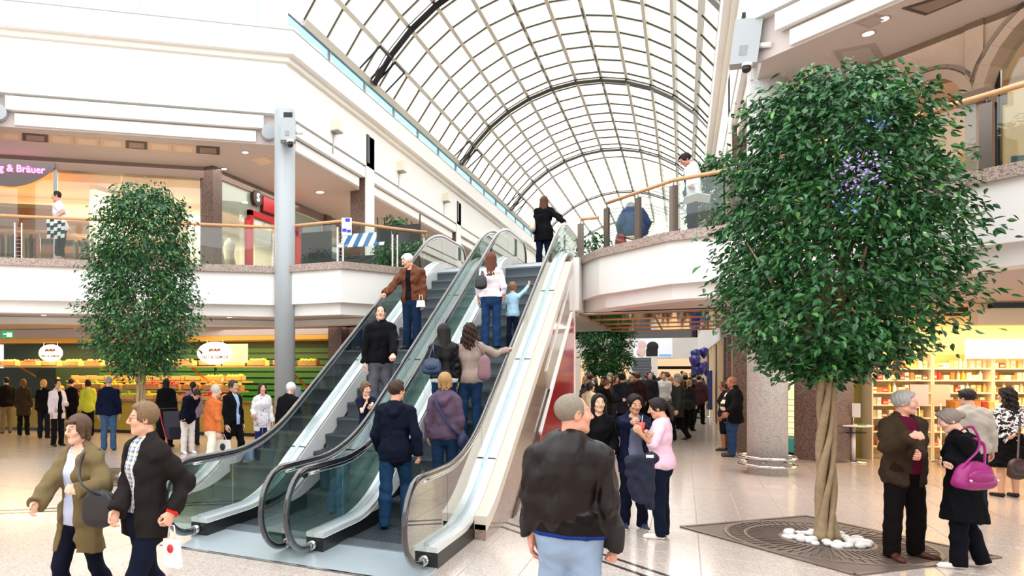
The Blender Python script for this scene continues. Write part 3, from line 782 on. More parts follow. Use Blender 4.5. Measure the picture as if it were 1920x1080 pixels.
def arch_mesh(wid, dep, mi_=0, side_strip=True, r=0.0):
    m = MB()
    for i in range(12):
        p, q = vp(i, r), vp(i+1, r); c = (p+q)/2; ax = Vector((q.x-p.x, 0, q.y-p.y))/2; nz = Vector((-(q.y-p.y), 0, (q.x-p.x))).normalized()
        m.obox((c.x, 0, c.y), ax, Vector((0, wid, 0)), nz*dep, 0)
        if side_strip: m.obox(Vector((c.x, -wid-.011, c.y)) - nz*(dep*.5), ax*.94, Vector((0, .010, 0)), nz*dep*.45, 1)
    return m
ame = arch_mesh(.026, .045).mesh('arch_rib', [AR, RIB_SHADE]); ame2 = arch_mesh(.02, .035, 0, False).mesh('arch_rib', [AR, RIB_SHADE]); mme = arch_mesh(.16, .05, 0, True, -.10).mesh('main_arch', [DARK, CHROME])
for j in range(NA + 1):
    y = Y0V + j*DY
    if min(abs(y - b) for b in YB) < .4: continue
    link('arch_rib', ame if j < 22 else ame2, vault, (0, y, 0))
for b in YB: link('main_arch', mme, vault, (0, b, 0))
pme = []
for i in range(12):
    p, q = vp(i, .03), vp(i+1, .03); m = MB(); m.add([(p.x,.03,p.y),(q.x,.03,q.y),(q.x,DY-.03,q.y),(p.x,DY-.03,p.y)], [(0,1,2,3)]); pme.append(m.mesh('glass_pane', SKYGLASS))
for j in range(25):
    for i in range(12): link('glass_pane', pme[i], vault, (0, Y0V + j*DY, 0))
m = MB()
for j in range(25, NA):
    for i in range(12):
        p, q = vp(i, .03), vp(i+1, .03); y = Y0V + j*DY; m.add([(p.x,y+.03,p.y),(q.x,y+.03,q.y),(q.x,y+DY-.03,q.y),(p.x,y+DY-.03,p.y)], [(0,1,2,3)])
tag(m.build('glass_pane', SKYGLASS, vault), kind='stuff')
for b in YB[:4]:                                            # tilted smoke vents beside each main arch
    for dy in (-1.0, .18):
        m = MB(); t = -AH + .02; p, q = vp(0), vp(1); nz = Vector((-(q.y-p.y), (q.x-p.x))).normalized()
        def vv(u, y, o): c = p + (q-p)*u - nz*o; return (c.x, y, c.y)
        for u0, y0, o0, u1, y1, o1 in ((.1,b+dy,.06,.92,b+dy,.28),(.1,b+dy+.8,.06,.92,b+dy+.8,.28),(.92,b+dy,.28,.92,b+dy+.8,.28)): m.beam(vv(u0,y0,o0), vv(u1,y1,o1), .045, .045, 0)
        m.build('vent_frame', DARK, vault)
m = MB()                                                    # far end of the hall
m.box((-12, YE+1, 0), (6, YE+1.3, 14)); struct('wall_far', m, WHITE)
# building mass behind the upper galleries
m = MB(); m.box((-36, 30, 0), (-35.6, 100, 8)); struct('wall_back_left', m, WHITE)
# the rest of the court behind the viewer: plain gallery walls, open to the sky above
m = MB(); m.box((-24.3, -9, 0), (-24, 2, 10)); m.box((13, -9, 0), (13.3, 3, 10)); m.box((-24.3, -9.3, 0), (13.3, -9, 10)); struct('wall_court', m, mat('court_wall', '#e6e1da', .6))
# columns
def column(x, y, r, z1, m, ring):
    mb = MB(); mb.lathe([(r, 0), (r, z1)], (x, y, 0), 40); c = struct('column', mb, m)
    if ring:
        for zz in (.17, .32):
            q = MB(); q.tube([(x + (r+.13)*math.cos(a), y + (r+.13)*math.sin(a), zz) for a in np.linspace(0, 2*math.pi, 40, endpoint=False)], .028, 8, closed=True); q.build('guard_ring', CHROME, c)
        for k in range(6):
            a = k*math.pi/3 + .3; q = MB(); q.tube([(x + r*math.cos(a), y + r*math.sin(a), .25), (x + (r+.13)*math.cos(a), y + (r+.13)*math.sin(a), .25)], .015, 6); q.build('bracket', CHROME, c)
    return c
colR = column(1.42, 15.50, .33, 8.1, GREY_GRANITE, True)
cl_ = atd(534, 690, 15.95); colL = column(cl_.x, cl_.y, .24, 7.95, GREYP, False)
cl2 = CL + UL*6.65; column(cl2.x - .1, cl2.y - .1, .24, 8.1, GREYP, False)
for c, u in ((CL + UL*.42, UL), (CL + UL*6.45, UL)):
    q = MB(); q.tube([(c.x, c.y, 7.66), (c.x + NLd.x*.3, c.y + NLd.y*.3, 7.66)], .18, 14); q.build('bracket', GREYP, colL)
# ------------------------------------------------------------------ escalators
def nose0(y): return min(4.25, max(0.0, .577*(y - 8.05)))
def nose(y, w_=.55): return sum(nose0(y + w_*t) for t in np.linspace(-1, 1, 21)) / 21
RUB = mat('handrail_rubber', '#1b1e22', .14, coat=1.0, spec=.8); DECK = mat('deck_metal', '#eef1f0', .2, metal=.35, var=.03); SKIRT = mat('skirt_metal', '#f4f5f4', .3, metal=.15)
STEPM = mat('step_metal', '#5b646b', .38, metal=.55, var=.08, vscale=8); RISER = mat('riser_metal', '#4a5359', .42, metal=.5); COMB = mat('comb_metal', '#8b949a', .35, metal=.7)
YT = 17.55
def sheet(name, ys_, zlo, zhi, x0, x1, m, par):
    """an upright plate between two height lines, x0..x1 thick"""
    mb = MB(); n_ = len(ys_); vs = []
    for y, a, b in zip(ys_, zlo, zhi): vs += [(x0,y,a),(x1,y,a),(x1,y,b),(x0,y,b)]
    fs = [(0,3,2,1), (4*n_-4,4*n_-3,4*n_-2,4*n_-1)]
    for i in range(n_-1):
        o = 4*i
        for k in range(4): fs.append((o+k, o+(k+1)%4, o+4+(k+1)%4, o+4+k))
    mb.add(vs, fs); return mb.build(name, m, par)
def balustrade(root, xa, xb, xh, inner):
    """deck, skirt, glass and handrail on one side; inner=+1 when the steps lie at larger x"""
    ys_ = list(np.arange(6.6, YT + .01, .12)); N_ = [nose(y) for y in ys_]
    yk = [y for y in ys_ if y < 9.1]; sheet('newel_base', yk, [max(0, nose(y) - .25) for y in yk], [nose(y) + .155 for y in yk], xa, xb, BLACK, root)
    up = lambda y: .21 + .06*min(1, max(0, (y-7.6)/1.2))
    xs = xb if inner > 0 else xa
    sheet('skirt', ys_, [n_ + .155 - .275*min(1, max(0, (y - 7.9)/1.1)) for y, n_ in zip(ys_, N_)], [n_ + up(y) - .05 for y, n_ in zip(ys_, N_)], xs - .012*(1 if inner > 0 else -1), xs + .004*inner, SKIRT, root)
    xm = (xa + xb)/2
    d = sheet('deck', ys_, [n_ + up(y) - .06 for y, n_ in zip(ys_, N_)], [n_ + up(y) for y, n_ in zip(ys_, N_)], xa, xb, DECK, root)
    sheet('deck_strip', ys_, [n_ + up(y) for y, n_ in zip(ys_, N_)], [n_ + up(y) + .035 for y, n_ in zip(ys_, N_)], xh - .035, xh + .035, STEEL, d)
    for yj in (9.0, 11.3, 13.6):
        mb = MB(); z = nose(yj) + up(yj); mb.beam((xa-.001, yj, z+.004), (xb+.001, yj, z+.004), .02, .01); mb.build('joint', DARK, d)
    # handrail path: flat newel, incline, flat top, both ends turning under
    hh = .90; c0 = (6.42, .50); r = .42; path = [(xh, 6.66, .085)]
    for a in np.linspace(-90, -270, 15): path.append((xh, c0[0] + r*math.cos(math.radians(a)), c0[1] + r*math.sin(math.radians(a))))
    path += [(xh, y, nose(y, .8) + hh + .02) for y in np.arange(6.7, YT, .2)]
    c1 = (YT + .05, 4.25 + .50)
    for a in np.linspace(90, -90, 15): path.append((xh, c1[0] + r*math.cos(math.radians(a)), c1[1] + r*math.sin(math.radians(a))))
    mb = MB(); mb.tube(path, .042, 10, flat=.75, up=(1,0,0)); h = mb.build('handrail', RUB, root)
    g = MB(); g.tube([(xh, y, nose(y, .8) + hh - .03) for y in np.arange(6.5, YT, .2)], .022, 6); g.build('handrail_guide', CHROME, h)
    mb = MB(); mb.tube([(xh, 6.5, .085), (xh, 6.62, .085)], .05, 10); mb.build('handrail_inlet', CHROME, root)
    # glass, one pane per 1.5 m
    cuts = [6.02] + list(np.arange(7.3, YT - .3, 1.45)) + [YT + .42]
    for a, b in zip(cuts[:-1], cuts[1:]):
        yy = list(np.linspace(a + .006, b - .006, 14)); lo, hi = [], []
        for y in yy:
            if y < 6.42: s_ = math.sqrt(max(0, .40**2 - (6.42-y)**2)); lo.append(.5 - s_); hi.append(.5 + s_)
            elif y > YT + .05: s_ = math.sqrt(max(0, .40**2 - (y-YT-.05)**2)); lo.append(4.75 - s_); hi.append(4.75 + s_)
            else: lo.append(.1 if y < 6.62 else nose(y) + up(y) + .03); hi.append(nose(y, .8) + hh)
        sheet('glass_pane', yy, lo, hi, xh - .006, xh + .006, GLASS_G, root)
def step_mesh(x0, x1):
    mb = MB(); mb.box((x0, 0, -.03), (x1, .4, 0), 0)
    for i in range(24):
        x = x0 + (x1-x0)*(i+.25)/24; mb.box((x, .005, 0), (x + (x1-x0)/48, .395, .008), 0)
    P_ = [(0.012*math.sin(math.pi*t), -.231*t) for t in np.linspace(0, 1, 6)]; vs = []
    for y, z in P_: vs += [(x0, y + .004, z - .004), (x1, y + .004, z - .004)]
    mb.add(vs, [(2*i, 2*i+2, 2*i+3, 2*i+1) for i in range(5)], 1, True)
    return mb.mesh('step', [STEPM, RISER])
def escalator(label, x0, x1, xl, xr, hl, hr):
    root = thing('escalator', label, 'escalator', (0, 0, 0), 0, 'pair of escalators')
    balustrade(root, xl, x0, hl, 1); balustrade(root, x1, xr, hr, -1)
    sm = step_mesh(x0 + .01, x1 - .01); y, k = 8.05, 0
    while y < 15.5: link('step', sm, root, (0, y, min(4.25, .231*k + .03))); y += .4; k += 1
    for i in range(2): link('step', sm, root, (0, 7.25 + .4*i, .012))
    mb = MB(); mb.box((x0, 6.98, .0), (x1, 7.26, .022)); mb.build('comb_plate', COMB, root)
    mb = MB(); mb.box((x0, 15.55, 4.2), (x1, 17.6, 4.3)); mb.build('landing_plate', STEEL, root)
    mb = MB()                                                  # closed truss under the steps
    ys_ = np.arange(8.4, 15.8, .3); vs = []
    for y in ys_: vs += [(x0, y, nose(y)-.3), (x1, y, nose(y)-.3)]
    mb.add(vs, [(2*i, 2*i+1, 2*i+3, 2*i+2) for i in range(len(ys_)-1)]); mb.build('step_pan', BLACK, root)
    return root
escD = escalator('left escalator carrying people down, beside the round grey column', -5.0, -3.96, -5.23, -3.70, -5.12, -3.85)
escU = escalator('right escalator carrying people up, beside the stone side wall', -3.44, -2.41, -3.70, -2.155, -3.55, -2.28)
# stone-clad side wall of the right escalator, its coping and steel band
ys_ = list(np.arange(7.95, 15.15, .2)); N_ = [nose(y) for y in ys_]
esw = tag(sheet('wall_escalator', ys_, [0]*len(ys_), [max(.02, n_ + .12) for n_ in N_], -2.15, -2.02, mat('polished_pink_granite', '#a58d80', .12, speck=('#7d675c', 80, .45), var=.08, coat=.6), None), kind='structure')
sheet('coping', ys_, [max(.0, n_ + .06) for n_ in N_], [n_ + .22 for n_ in N_], -2.153, -2.005, mat('pale_limestone', '#ddd3c6', .45, var=.05), esw)
def on_side(px, py): p = onx(px, py, -2.012); return (p.y, p.z)
def panel(name, pts, x0, x1, m, par):
    mb = MB(); n_ = len(pts); vs = [(x0,)+p for p in pts] + [(x1,)+p for p in pts]
    mb.add(vs, [tuple(range(n_))[::-1], tuple(range(n_, 2*n_))] + [(i,(i+1)%n_,n_+(i+1)%n_,n_+i) for i in range(n_)]); return mb.build(name, m, par)
ya, yb = 8.9, 15.1
panel('steel_band', [(9.3, .0), (9.55, .0), (yb, nose0(yb) - .62 - .3), (yb, nose0(yb) - .48 - .3)], -2.03, -2.0, mat('dark_bronze', '#3a2c27', .25, metal=.6), esw)
# tall glossy upper side: pale panel, and the red wedge with a white edge
panel('pale_panel', [(11.9, 1.95), (15.1, 4.0), (15.1, 3.15), (12.3, 1.5)], -2.03, -1.995, mat('pale_polished_panel', '#d9d2ca', .08, coat=.8), esw)
R1, R2, R3, R4 = (14.75, 3.05), (15.1, 2.85), (15.1, .35), (11.9, 1.02)
panel('red_panel', [(14.75, 3.08), (15.1, 2.9), (15.1, .0), (11.2, .0), (11.2, .95)], -2.03, -1.99, mat('red_lacquer', '#c3202a', .12, coat=.9), esw)
mb = MB(); mb.beam((-1.985, 11.2, .97), (-1.985, 14.75, 3.11), .03, .07); mb.beam((-1.985, 14.75, 3.11), (-1.985, 15.12, 2.92), .03, .06); mb.build('white_edge', WHITE, esw)
# steel floor plate at the foot of the escalators
mb = MB(); mb.box((-5.3, 6.05, 0), (-2.16, 8.2, .008)); struct('trim_8', mb, STEEL)
mb = MB(); mb.box((-5.24, 6.02, .008), (-2.16, 6.06, .012)); struct('trim_9', mb, CHROME)
# landing cladding beside the top of the escalators
mb = MB(); mb.box((-2.02, 15.12, 3.2), (-1.9, 16.2, 4.3)); mb.box((-2.05, 15.08, 0), (-1.98, 15.16, 4.25)); struct('wall_landing', mb, WHITE)
# ------------------------------------------------------------------ railings on the first floor
PLATE = mat('post_bronze', '#6b6159', .35, metal=.5, var=.08); WPOST = mat('white_post', '#eceae6', .35); RUNG = mat('rung_metal', '#8f8b86', .3, metal=.7)
def railing(label, pl, lo, hi, kind, step, group=None):
    """wooden handrail, glass panes and posts along part of the balcony edge"""
    root = thing('balcony_railing', label, 'railing'); pts = offset(pl, .2)[lo:hi]
    mb = MB(); mb.tube([(p.x, p.y, 5.30) for p in pts], .035, 10); mb.build('handrail', WOOD, root)
    for a, b in zip(pts[:-1], pts[1:]):
        L = (b-a).length; k = max(1, round(L/step)); e = (b-a)/L; nn = Vector((-e.y, e.x))
        for i in range(k + 1):
            p = a + e*(L*i/k)
            if i < k:
                q = a + e*(L*(i+1)/k); m = MB(); m.beam((p.x+e.x*.1,p.y+e.y*.1,4.82),(q.x-e.x*.1,q.y-e.y*.1,4.82), .012, .84); m.build('glass_panel', GLASS, root)
            if L < .4 and i: continue
            if kind == 'plate':
                m = MB(); m.obox((p.x, p.y, 4.78), (e.x*.065,e.y*.065,0), (nn.x*.025,nn.y*.025,0), (0,0,.42)); po = m.build('post', PLATE, root)
                m = MB(); m.tube([(p.x,p.y,5.18),(p.x,p.y,5.29)], .012, 6); m.build('stem', RUNG, po)
            else:
                m = MB(); ws = (-.07, .07)
                for o in ws: m.obox((p.x+e.x*o, p.y+e.y*o, 4.76), (e.x*.012,e.y*.012,0), (nn.x*.012,nn.y*.012,0), (0,0,.40))
                po = m.build('post', WPOST, root); po['kind'] = 'thing'
                m = MB()
                for z in np.arange(4.45, 5.12, .085): m.beam((p.x-e.x*.06,p.y-e.y*.06,z),(p.x+e.x*.06,p.y+e.y*.06,z), .02, .012)
                m.tube([(p.x,p.y,5.1),(p.x,p.y,5.29)], .012, 6); tag(m.build('rung', RUNG, po), kind='stuff')
    return root
BLX = [(-17, 6.39)] + BAL[1:5]
railing('wooden handrail with white ladder posts on the left balcony', BLX, 0, 5, 'ladder', 1.75)
railing('wooden handrail with bronze plate posts on the right balcony', BAL[6:10] + [(9, 5.8)], 0, 5, 'plate', 1.0)
railing('short glass railing at the landing beside the right escalator', [(-2.0, 16.0), (-1.5, 16.0), (-1.3, 16.4)], 0, 2, 'plate', .6)

# ------------------------------------------------------------------ indoor fig trees
LEAF = [mat('leaf_dark', '#23512b', .3, spec=.5, var=.25, vscale=3), mat('leaf_mid', '#346b35', .32, spec=.5, var=.25, vscale=3), mat('leaf_light', '#5f9440', .36, spec=.5, var=.2, vscale=3)]
BARK = mat('bark', '#a18a6b', .85, var=.35, vscale=14, bump=.7, bscale=25)
FLOWER = [mat('flower_purple', '#a98ad8', .5), mat('flower_blue', '#6f86d8', .5)]
def leaves(rng, N_, prof, cx, cy, z0, z1, size, clump, shift=None):
    """leaf sprays: prof(t) is the crown radius at height fraction t"""
    nc = max(1, N_ // clump); C_ = []
    while len(C_) < nc:
        t = rng.rand(); z = z0 + (z1-z0)*t; R_ = prof(t); a = rng.rand()*2*math.pi; r_ = R_*math.sqrt(rng.uniform(.12, 1.0))
        lum = 1 + .09*math.sin(3*a + 5*t) + .07*math.sin(7*a - 9*t)
        sx = shift(t) if shift else 0
        C_.append((cx + sx*CT + r_*lum*math.cos(a), cy + sx*ST + r_*lum*math.sin(a), z, a))
    C_ = np.array(C_); n_ = nc*clump
    base = np.repeat(C_, clump, 0); sd = rng.normal(size=(n_, 3))*np.array((.12,.12,.085))
    pos = base[:, :3] + sd; ang = base[:, 3] + rng.normal(size=n_)*.9
    el = rng.normal(size=n_)*.4 - .45; d_ = np.stack([np.cos(ang)*np.cos(el), np.sin(ang)*np.cos(el), np.sin(el)], 1)
    up = np.array((0,0,1.0)) + rng.normal(size=(n_,3))*.55; s_ = np.cross(d_, up); s_ /= np.linalg.norm(s_, axis=1)[:,None]; nn = np.cross(s_, d_)
    L = (size*(.7 + .6*rng.rand(n_)))[:,None]; W = L*.24
    dn = nn*L
    v = np.stack([pos, pos + d_*L*.28 + s_*W*.95 + dn*.05, pos + d_*L*.62 + s_*W*.85 + dn*.02, pos + d_*L - dn*.14, pos + d_*L*.62 - s_*W*.85 + dn*.02, pos + d_*L*.28 - s_*W*.95 + dn*.05], 1).reshape(-1, 3)
    o6 = np.arange(n_)[:, None]*6; q = np.stack([o6 + np.array((0,1,2,3)), o6 + np.array((0,3,4,5))], 1).reshape(-1, 4)
    hgt = (pos[:,2]-z0)/(z1-z0); mi = np.clip((rng.rand(n_)*1.9 + (rng.rand(n_) < .1)*1.0).astype(int), 0, 2)
    return v, q, np.repeat(mi, 2), C_
def fig_tree(label, cx, cy, seed, prof, z0, z1, N_, size, trunk_r, trunk_top, group, shift=None, flowers=None, stones=None, clump=22):
    rng = np.random.RandomState(seed); root = thing('fig_tree', label, 'tree', (0,0,0), 0, group)
    v, q, mi, C_ = leaves(rng, N_, prof, cx, cy, z0, z1, size, clump, shift)
    tag(link('foliage', mesh_np('foliage', v, q, LEAF, mi, False), root), kind='stuff')
    # trunk of several twisted stems grown together
    for s_ in range(5):
        a0 = s_*2*math.pi/5; P_ = []; R_ = []
        for t in np.linspace(0, 1, 22):
            z = t*trunk_top; rr = trunk_r*(.80 - .1*t + .25*max(0, .12 - t)/.12 + .22*max(0, t-.8)/.2*2)
            a = a0 + t*4.2 + .25*math.sin(9*t + s_); P_.append((cx + rr*math.cos(a), cy + rr*math.sin(a), z)); R_.append(trunk_r*(.50 + .16*math.sin(9*t + 2.6*s_)) * (1 + .5*max(0, .08-t)/.08) * (1-.3*t))
        mb = MB(); mb.tube(P_, R_, 9); st = mb.build('stem', BARK, root)
        tip = P_[-1]
        for b in range(4):
            c = C_[rng.randint(len(C_))]; m_ = MB(); mid = ((tip[0]+c[0])/2 + rng.normal()*.08, (tip[1]+c[1])/2 + rng.normal()*.08, tip[2] + (c[2]-tip[2])*.6)
            m_.tube([tip, mid, tuple(c[:3])], [trunk_r*.32, trunk_r*.2, .008], 6); m_.build('branch', BARK, st)
    if flowers:
        fv = []; fq = []; fm = []
        for (fx, fy, fz, n_, mi_) in flowers:
            for i in range(n_):
                p = np.array((fx, fy, fz)) + rng.normal(size=3)*np.array((.07,.05,.09)); o = len(fv)
                a, b = rng.normal(size=3), rng.normal(size=3); a = a/np.linalg.norm(a)*.016; b = b/np.linalg.norm(b)*.016
                fv += [p-a, p-b, p+a, p+b]; fq.append((o,o+1,o+2,o+3)); fm.append(mi_)
        tag(link('blossom', mesh_np('blossom', fv, fq, FLOWER, fm, False), root), kind='stuff')
    return root
def prof_pts(pts): return lambda t: float(np.interp(t, [p[0] for p in pts], [p[1] for p in pts]))
TX, TY = 1.47, 9.76
fl = []
for px, py, n_, mi_ in ((1602,322,40,0),(1645,318,45,0),(1612,300,25,0),(1595,345,25,0),(1640,352,15,0),(1590,365,20,1),(1640,225,25,1),(1592,385,15,1)):
    p = atd(px, py, 6.75); fl.append((p.x, p.y, p.z, n_, mi_))
fig_tree('large fig tree with a broad dense crown growing through the square floor grate', TX, TY, 3,
         prof_pts([(0,.3),(.05,.65),(.12,.98),(.25,1.12),(.5,1.1),(.7,.98),(.85,.9),(.94,.7),(1,.35)]), 1.95, 5.3, 26000, .088, .085, 2.15, 'fig trees in the court', lambda t: .0 + .08*t, fl)
TLX, TLY = 2*XC - TX, 9.76
fig_tree('narrower fig tree in front of the fruit stall', TLX, TLY, 9,
         prof_pts([(0,.3),(.06,.7),(.2,.95),(.4,.98),(.5,.86),(.6,.92),(.8,.84),(.93,.62),(1,.3)]), 1.95, 5.3, 17000, .085, .075, 2.1, 'fig trees in the court', lambda t: .04)
fig_tree('fig tree far down the ground floor hall behind the crowd', -3.05, 33.0, 5, prof_pts([(0,.5),(.1,.95),(.5,1.1),(.9,1.0),(1,.5)]), 1.75, 5.2, 15000, .12, .09, 2.0, None)
# grate and white stones
GR = mat('cast_bronze_grate', '#75665c', .42, metal=.55, var=.2, vscale=10)
def grate(label, cx, cy, group, tree):
    root = thing('tree_grate', label, 'grate', (cx, cy, 0), math.pi/4, group); s_ = 1.05
    mb = MB(); mb.box((-s_,-s_,0), (s_,s_,.006)); mb.build('plate', mat('grate_plate', '#63574f', .5, metal=.3, var=.2), root)
    for a, b in (((-s_,-s_),(s_,-s_)),((s_,-s_),(s_,s_)),((s_,s_),(-s_,s_)),((-s_,s_),(-s_,-s_))):
        m = MB(); m.beam((*a,.009),(*b,.009), .05, .012); m.build('frame_bar', GR, root)
    for r_, w_ in ((.44,.03),(.80,.022),(1.0,.03)):
        m = MB(); m.tube([(r_*math.cos(u), r_*math.sin(u), .008) for u in np.linspace(0, 2*math.pi, 64, endpoint=False)], w_, 8, closed=True, flat=.3); m.build('ring', GR, root)
    bm_ = MB(); bm_.obox((.62,0,.010), (.16,0,0), (0,.010,0), (0,0,.006)); me = bm_.mesh('radial_bar', GR)
    bm2 = MB(); bm2.obox((.9,0,.010), (.085,0,0), (0,.010,0), (0,0,.006)); me2 = bm2.mesh('radial_bar', GR)
    for k in range(60): link('radial_bar', me, root, (0,0,0), (0,0,2*math.pi*k/60)); link('radial_bar', me2, root, (0,0,0), (0,0,2*math.pi*(k+.5)/60))
    rng = random.Random(4)
    for k in range(54):
        a = rng.random()*6.28; rr = rng.uniform(.19,.40); b = (rng.uniform(.05,.085), rng.uniform(.04,.06), rng.uniform(.025,.04))
        m = MB(); m.ball((0,0,0), b, 9); p = Matrix.Rotation(math.pi/4, 3, 'Z') @ Vector((rr*math.cos(a), rr*math.sin(a), .02 + rng.random()*.02))
        m.build('white_stone', mat('white_stone', '#e9e8e4', .55, var=.06, vscale=20), None, loc=(cx+p.x, cy+p.y, p.z), rot=(rng.uniform(-.2,.2), rng.uniform(-.2,.2), rng.random()*3),
                label='white rounded stone lying round the foot of the %s' % tree, cat='stone', group='white stones round the %s' % tree)
grate('square bronze grate set as a diamond round the large fig tree', TX, TY, 'tree grates', 'large fig tree')
grate('square bronze grate round the narrower fig tree by the fruit stall', TLX, TLY, 'tree grates', 'narrower fig tree')

# ------------------------------------------------------------------ lamps: downlights that are seen, the warm light of the shops, and an added fill
def downlight(x, y, z, r=.11, e=None, par=None):
    m = MB(); m.lathe([(r,0),(r,-.012),(r*.82,-.014)], (0,0,0), 20); o = m.build('ceiling_light', CHROME, None, loc=(x, y, z), label='round recessed downlight in the ceiling', cat='light', group='recessed ceiling downlights')
    m = MB(); m.lathe([(r*.8,-.013),(r*.78,-.016)], (0,0,0), 20); m.build('diffuser', e or LAMP_W, o); return o
def area(name, loc, sx, sy, power, col, rot=(0,0,0)):
    l = bpy.data.lights.new(name, 'AREA'); l.shape = 'RECTANGLE'; l.size = sx; l.size_y = sy; l.energy = power; l.color = lin(col)
    o = bpy.data.objects.new(name, l); COL.objects.link(o); o.location = loc; o.rotation_euler = rot; return o
for px, py in ((600,360),(460,285),(420,316)): p = onz(px, py, 7.4); downlight(p.x, p.y, 7.4, .15 if px == 600 else .09)
for px, py in ((1655,35),(1628,62)): p = onz(px, py, 7.4); downlight(p.x, p.y, 7.4, .10)
for px, py in ((82,590),(430,594),(425,618)): p = onz(px, py, 3.2); downlight(p.x, p.y, 3.2, .07)
area('gallery_light_left', (-13.5, 15.5, 7.3), 9, 5, 260, (1,.96,.93), (0,0,.7)); area('gallery_light_right', (5.5, 14.5, 7.3), 5, 6, 190, (1,.96,.93))
area('hall_light_left', (-11, 15.5, 3.1), 8, 2, 80, (1,.93,.87), (0,0,.7)); area('hall_fill_right', (3.4, 13.6, 3.15), 5, 3, 150, (1,.96,.92), (0,0,-.7)); area('hall_light_mid', (-.3, 17.5, 3.1), 1.8, 5, 110, (1,.95,.9))  # the right one is fill added to brighten the court, no fixture there

def P3(p, z): return Vector((p[0], p[1], z))
class Line:
    """an upright shop front: s metres along it, o metres behind it"""
    def __init__(s, P, e, back): s.P = Vector(P); s.e = Vector(e).normalized(); n_ = Vector((-s.e.y, s.e.x)); s.n = n_ if n_.dot(Vector(back)) > 0 else -n_
    def at(s, a, o=0.0, z=0.0): p = s.P + s.e*a + s.n*o; return Vector((p.x, p.y, z))
    def s_of(s, px, o=0.0): q, d = on_line(px, s.P + s.n*o, s.e); return (q - s.P).dot(s.e), d
    def box(s, mb, a0, a1, o0, o1, z0, z1, mi=0):
        c = s.at((a0+a1)/2, (o0+o1)/2, (z0+z1)/2); e3 = Vector((s.e.x,s.e.y,0)); n3 = Vector((s.n.x,s.n.y,0))
        return mb.obox(c, e3*(a1-a0)/2, n3*(o1-o0)/2, (0,0,(z1-z0)/2), mi)
    def rz(s): return math.atan2(s.e.y, s.e.x)

# ------------------------------------------------------------------ ground floor left: fruit stall
rng = random.Random(12)
FS = Line((-8.55, 16.95), (-10.45, -2.4), (-.2, 1))
GRN = mat('stall_green', '#14571f', .5, var=.1); GRND = mat('stall_dark_green', '#143019', .55, var=.15); OLIVE = mat('stall_counter', '#9a8a2e', .5, var=.12); CRATE = mat('crate_wood', '#b99a68', .7, var=.2, vscale=12)
m = MB(); FS.box(m, -.3, 13, 2.8, 2.95, 0, 3.2); sw = struct('wall_stall', m, GRND)
for i in range(11):
    for a0, a1 in ((-.2, 4.6), (4.7, 9.0)):
        m = MB(); FS.box(m, a0, a1, 2.72, 2.78, .5 + i*.2, .64 + i*.2); m.build('slat', GRN, sw)
m = MB(); FS.box(m, -.3, 13, .2, 3.0, 2.86, 3.2); struct('ceiling_stall', m, mat('stall_ceiling', '#d8b07a', .6))
m = MB(); FS.box(m, -.3, 13, .0, .2, 2.93, 3.2); q_ = struct('trim_10', m, SOFFIT); m = MB(); FS.box(m, -.3, 13, .0, .2, 2.80, 2.925); struct('lit_edge', m, mat('stall_lit_edge', '#f0b84a', .5), parent=q_)  # yellow strip: lamplit edge of the stall ceiling, put into the colour
t = thing('stall_shelf', 'long wooden shelf high in the fruit stall, carrying crates', 'shelf'); m = MB(); FS.box(m, .2, 12.5, .5, 1.1, 2.02, 2.06); m.build('board', CRATE, t)
for a in (1.5, 4.5, 7.5, 10.5): m = MB(); m.beam(FS.at(a,.55,2.02), FS.at(a-.35,1.9,1.3), .05, .05); m.build('strut', mat('orange_wood', '#c9822c', .5), t)
t = thing('stall_counter', 'long olive fruit stall counter behind the queue of shoppers', 'counter'); m = MB(); FS.box(m, .4, 12.8, .45, 1.15, .1, .95); m.build('body', OLIVE, t); m = MB(); FS.box(m, .35, 12.9, .38, 1.2, .95, 1.0); m.build('worktop', mat('counter_top', '#6b5430', .35), t); m = MB(); FS.box(m, .4, 12.8, .5, 1.1, 0, .1); m.build('plinth', BLACK, t)
FR_C = [('orange', '#f08a1c', .045), ('lemon', '#f4d32a', .04), ('apple', '#c32a22', .042), ('green_apple', '#9ab82c', .042), ('tomato', '#d8321c', .04), ('apricot', '#f2a456', .042), ('pear', '#c8c13a', .044)]
FRM = {}
for n_, c, r_ in FR_C:
    m = MB(); m.ball((0,0,0), (r_*1.7, r_*1.7, r_*1.6), 8); FRM[n_] = m.mesh(n_, mat('fruit_' + n_, c, .4, var=.1))
m = MB(); m.box((-.28,-.2,0),(.28,.2,.02)); m.box((-.28,-.2,0),(-.26,.2,.16)); m.box((.26,-.2,0),(.28,.2,.16)); m.box((-.28,-.2,0),(.28,-.18,.14)); m.box((-.28,.18,0),(.28,.2,.14)); cme = m.mesh('fruit_crate', CRATE)
nf = 0; ORD = 'first second third fourth fifth sixth seventh eighth ninth tenth eleventh twelfth thirteenth fourteenth fifteenth'.split()
def crate(a, o, z, fruit, n_=9, where=''):
    global nf
    p = FS.at(a, o, z); link('fruit_crate', cme, None, p, (.0,0,FS.rz()), 'wooden crate of %ss, %s' % (fruit.replace('_', ' '), where), 'crate', 'fruit crates on the stall')
    if nf > 288: n_ = 0
    for i in range(n_):
        u, v_ = (i % 4 - 1.5)*.125, (i // 4 - .5)*.13; q = p + Vector((FS.e.x*u + FS.n.x*v_, FS.e.y*u + FS.n.y*v_, .13 + (.06 if i > 7 else rng.random()*.02)))
        if i > 7: q = p + Vector((0,0,.22))
        link(fruit, FRM[fruit], None, q, (rng.random(),0,rng.random()*3), 'ripe %s in crate %s' % (fruit.replace('_', ' '), where), 'fruit', '%ss, %s' % (fruit.replace('_', ' '), where)); nf += 1
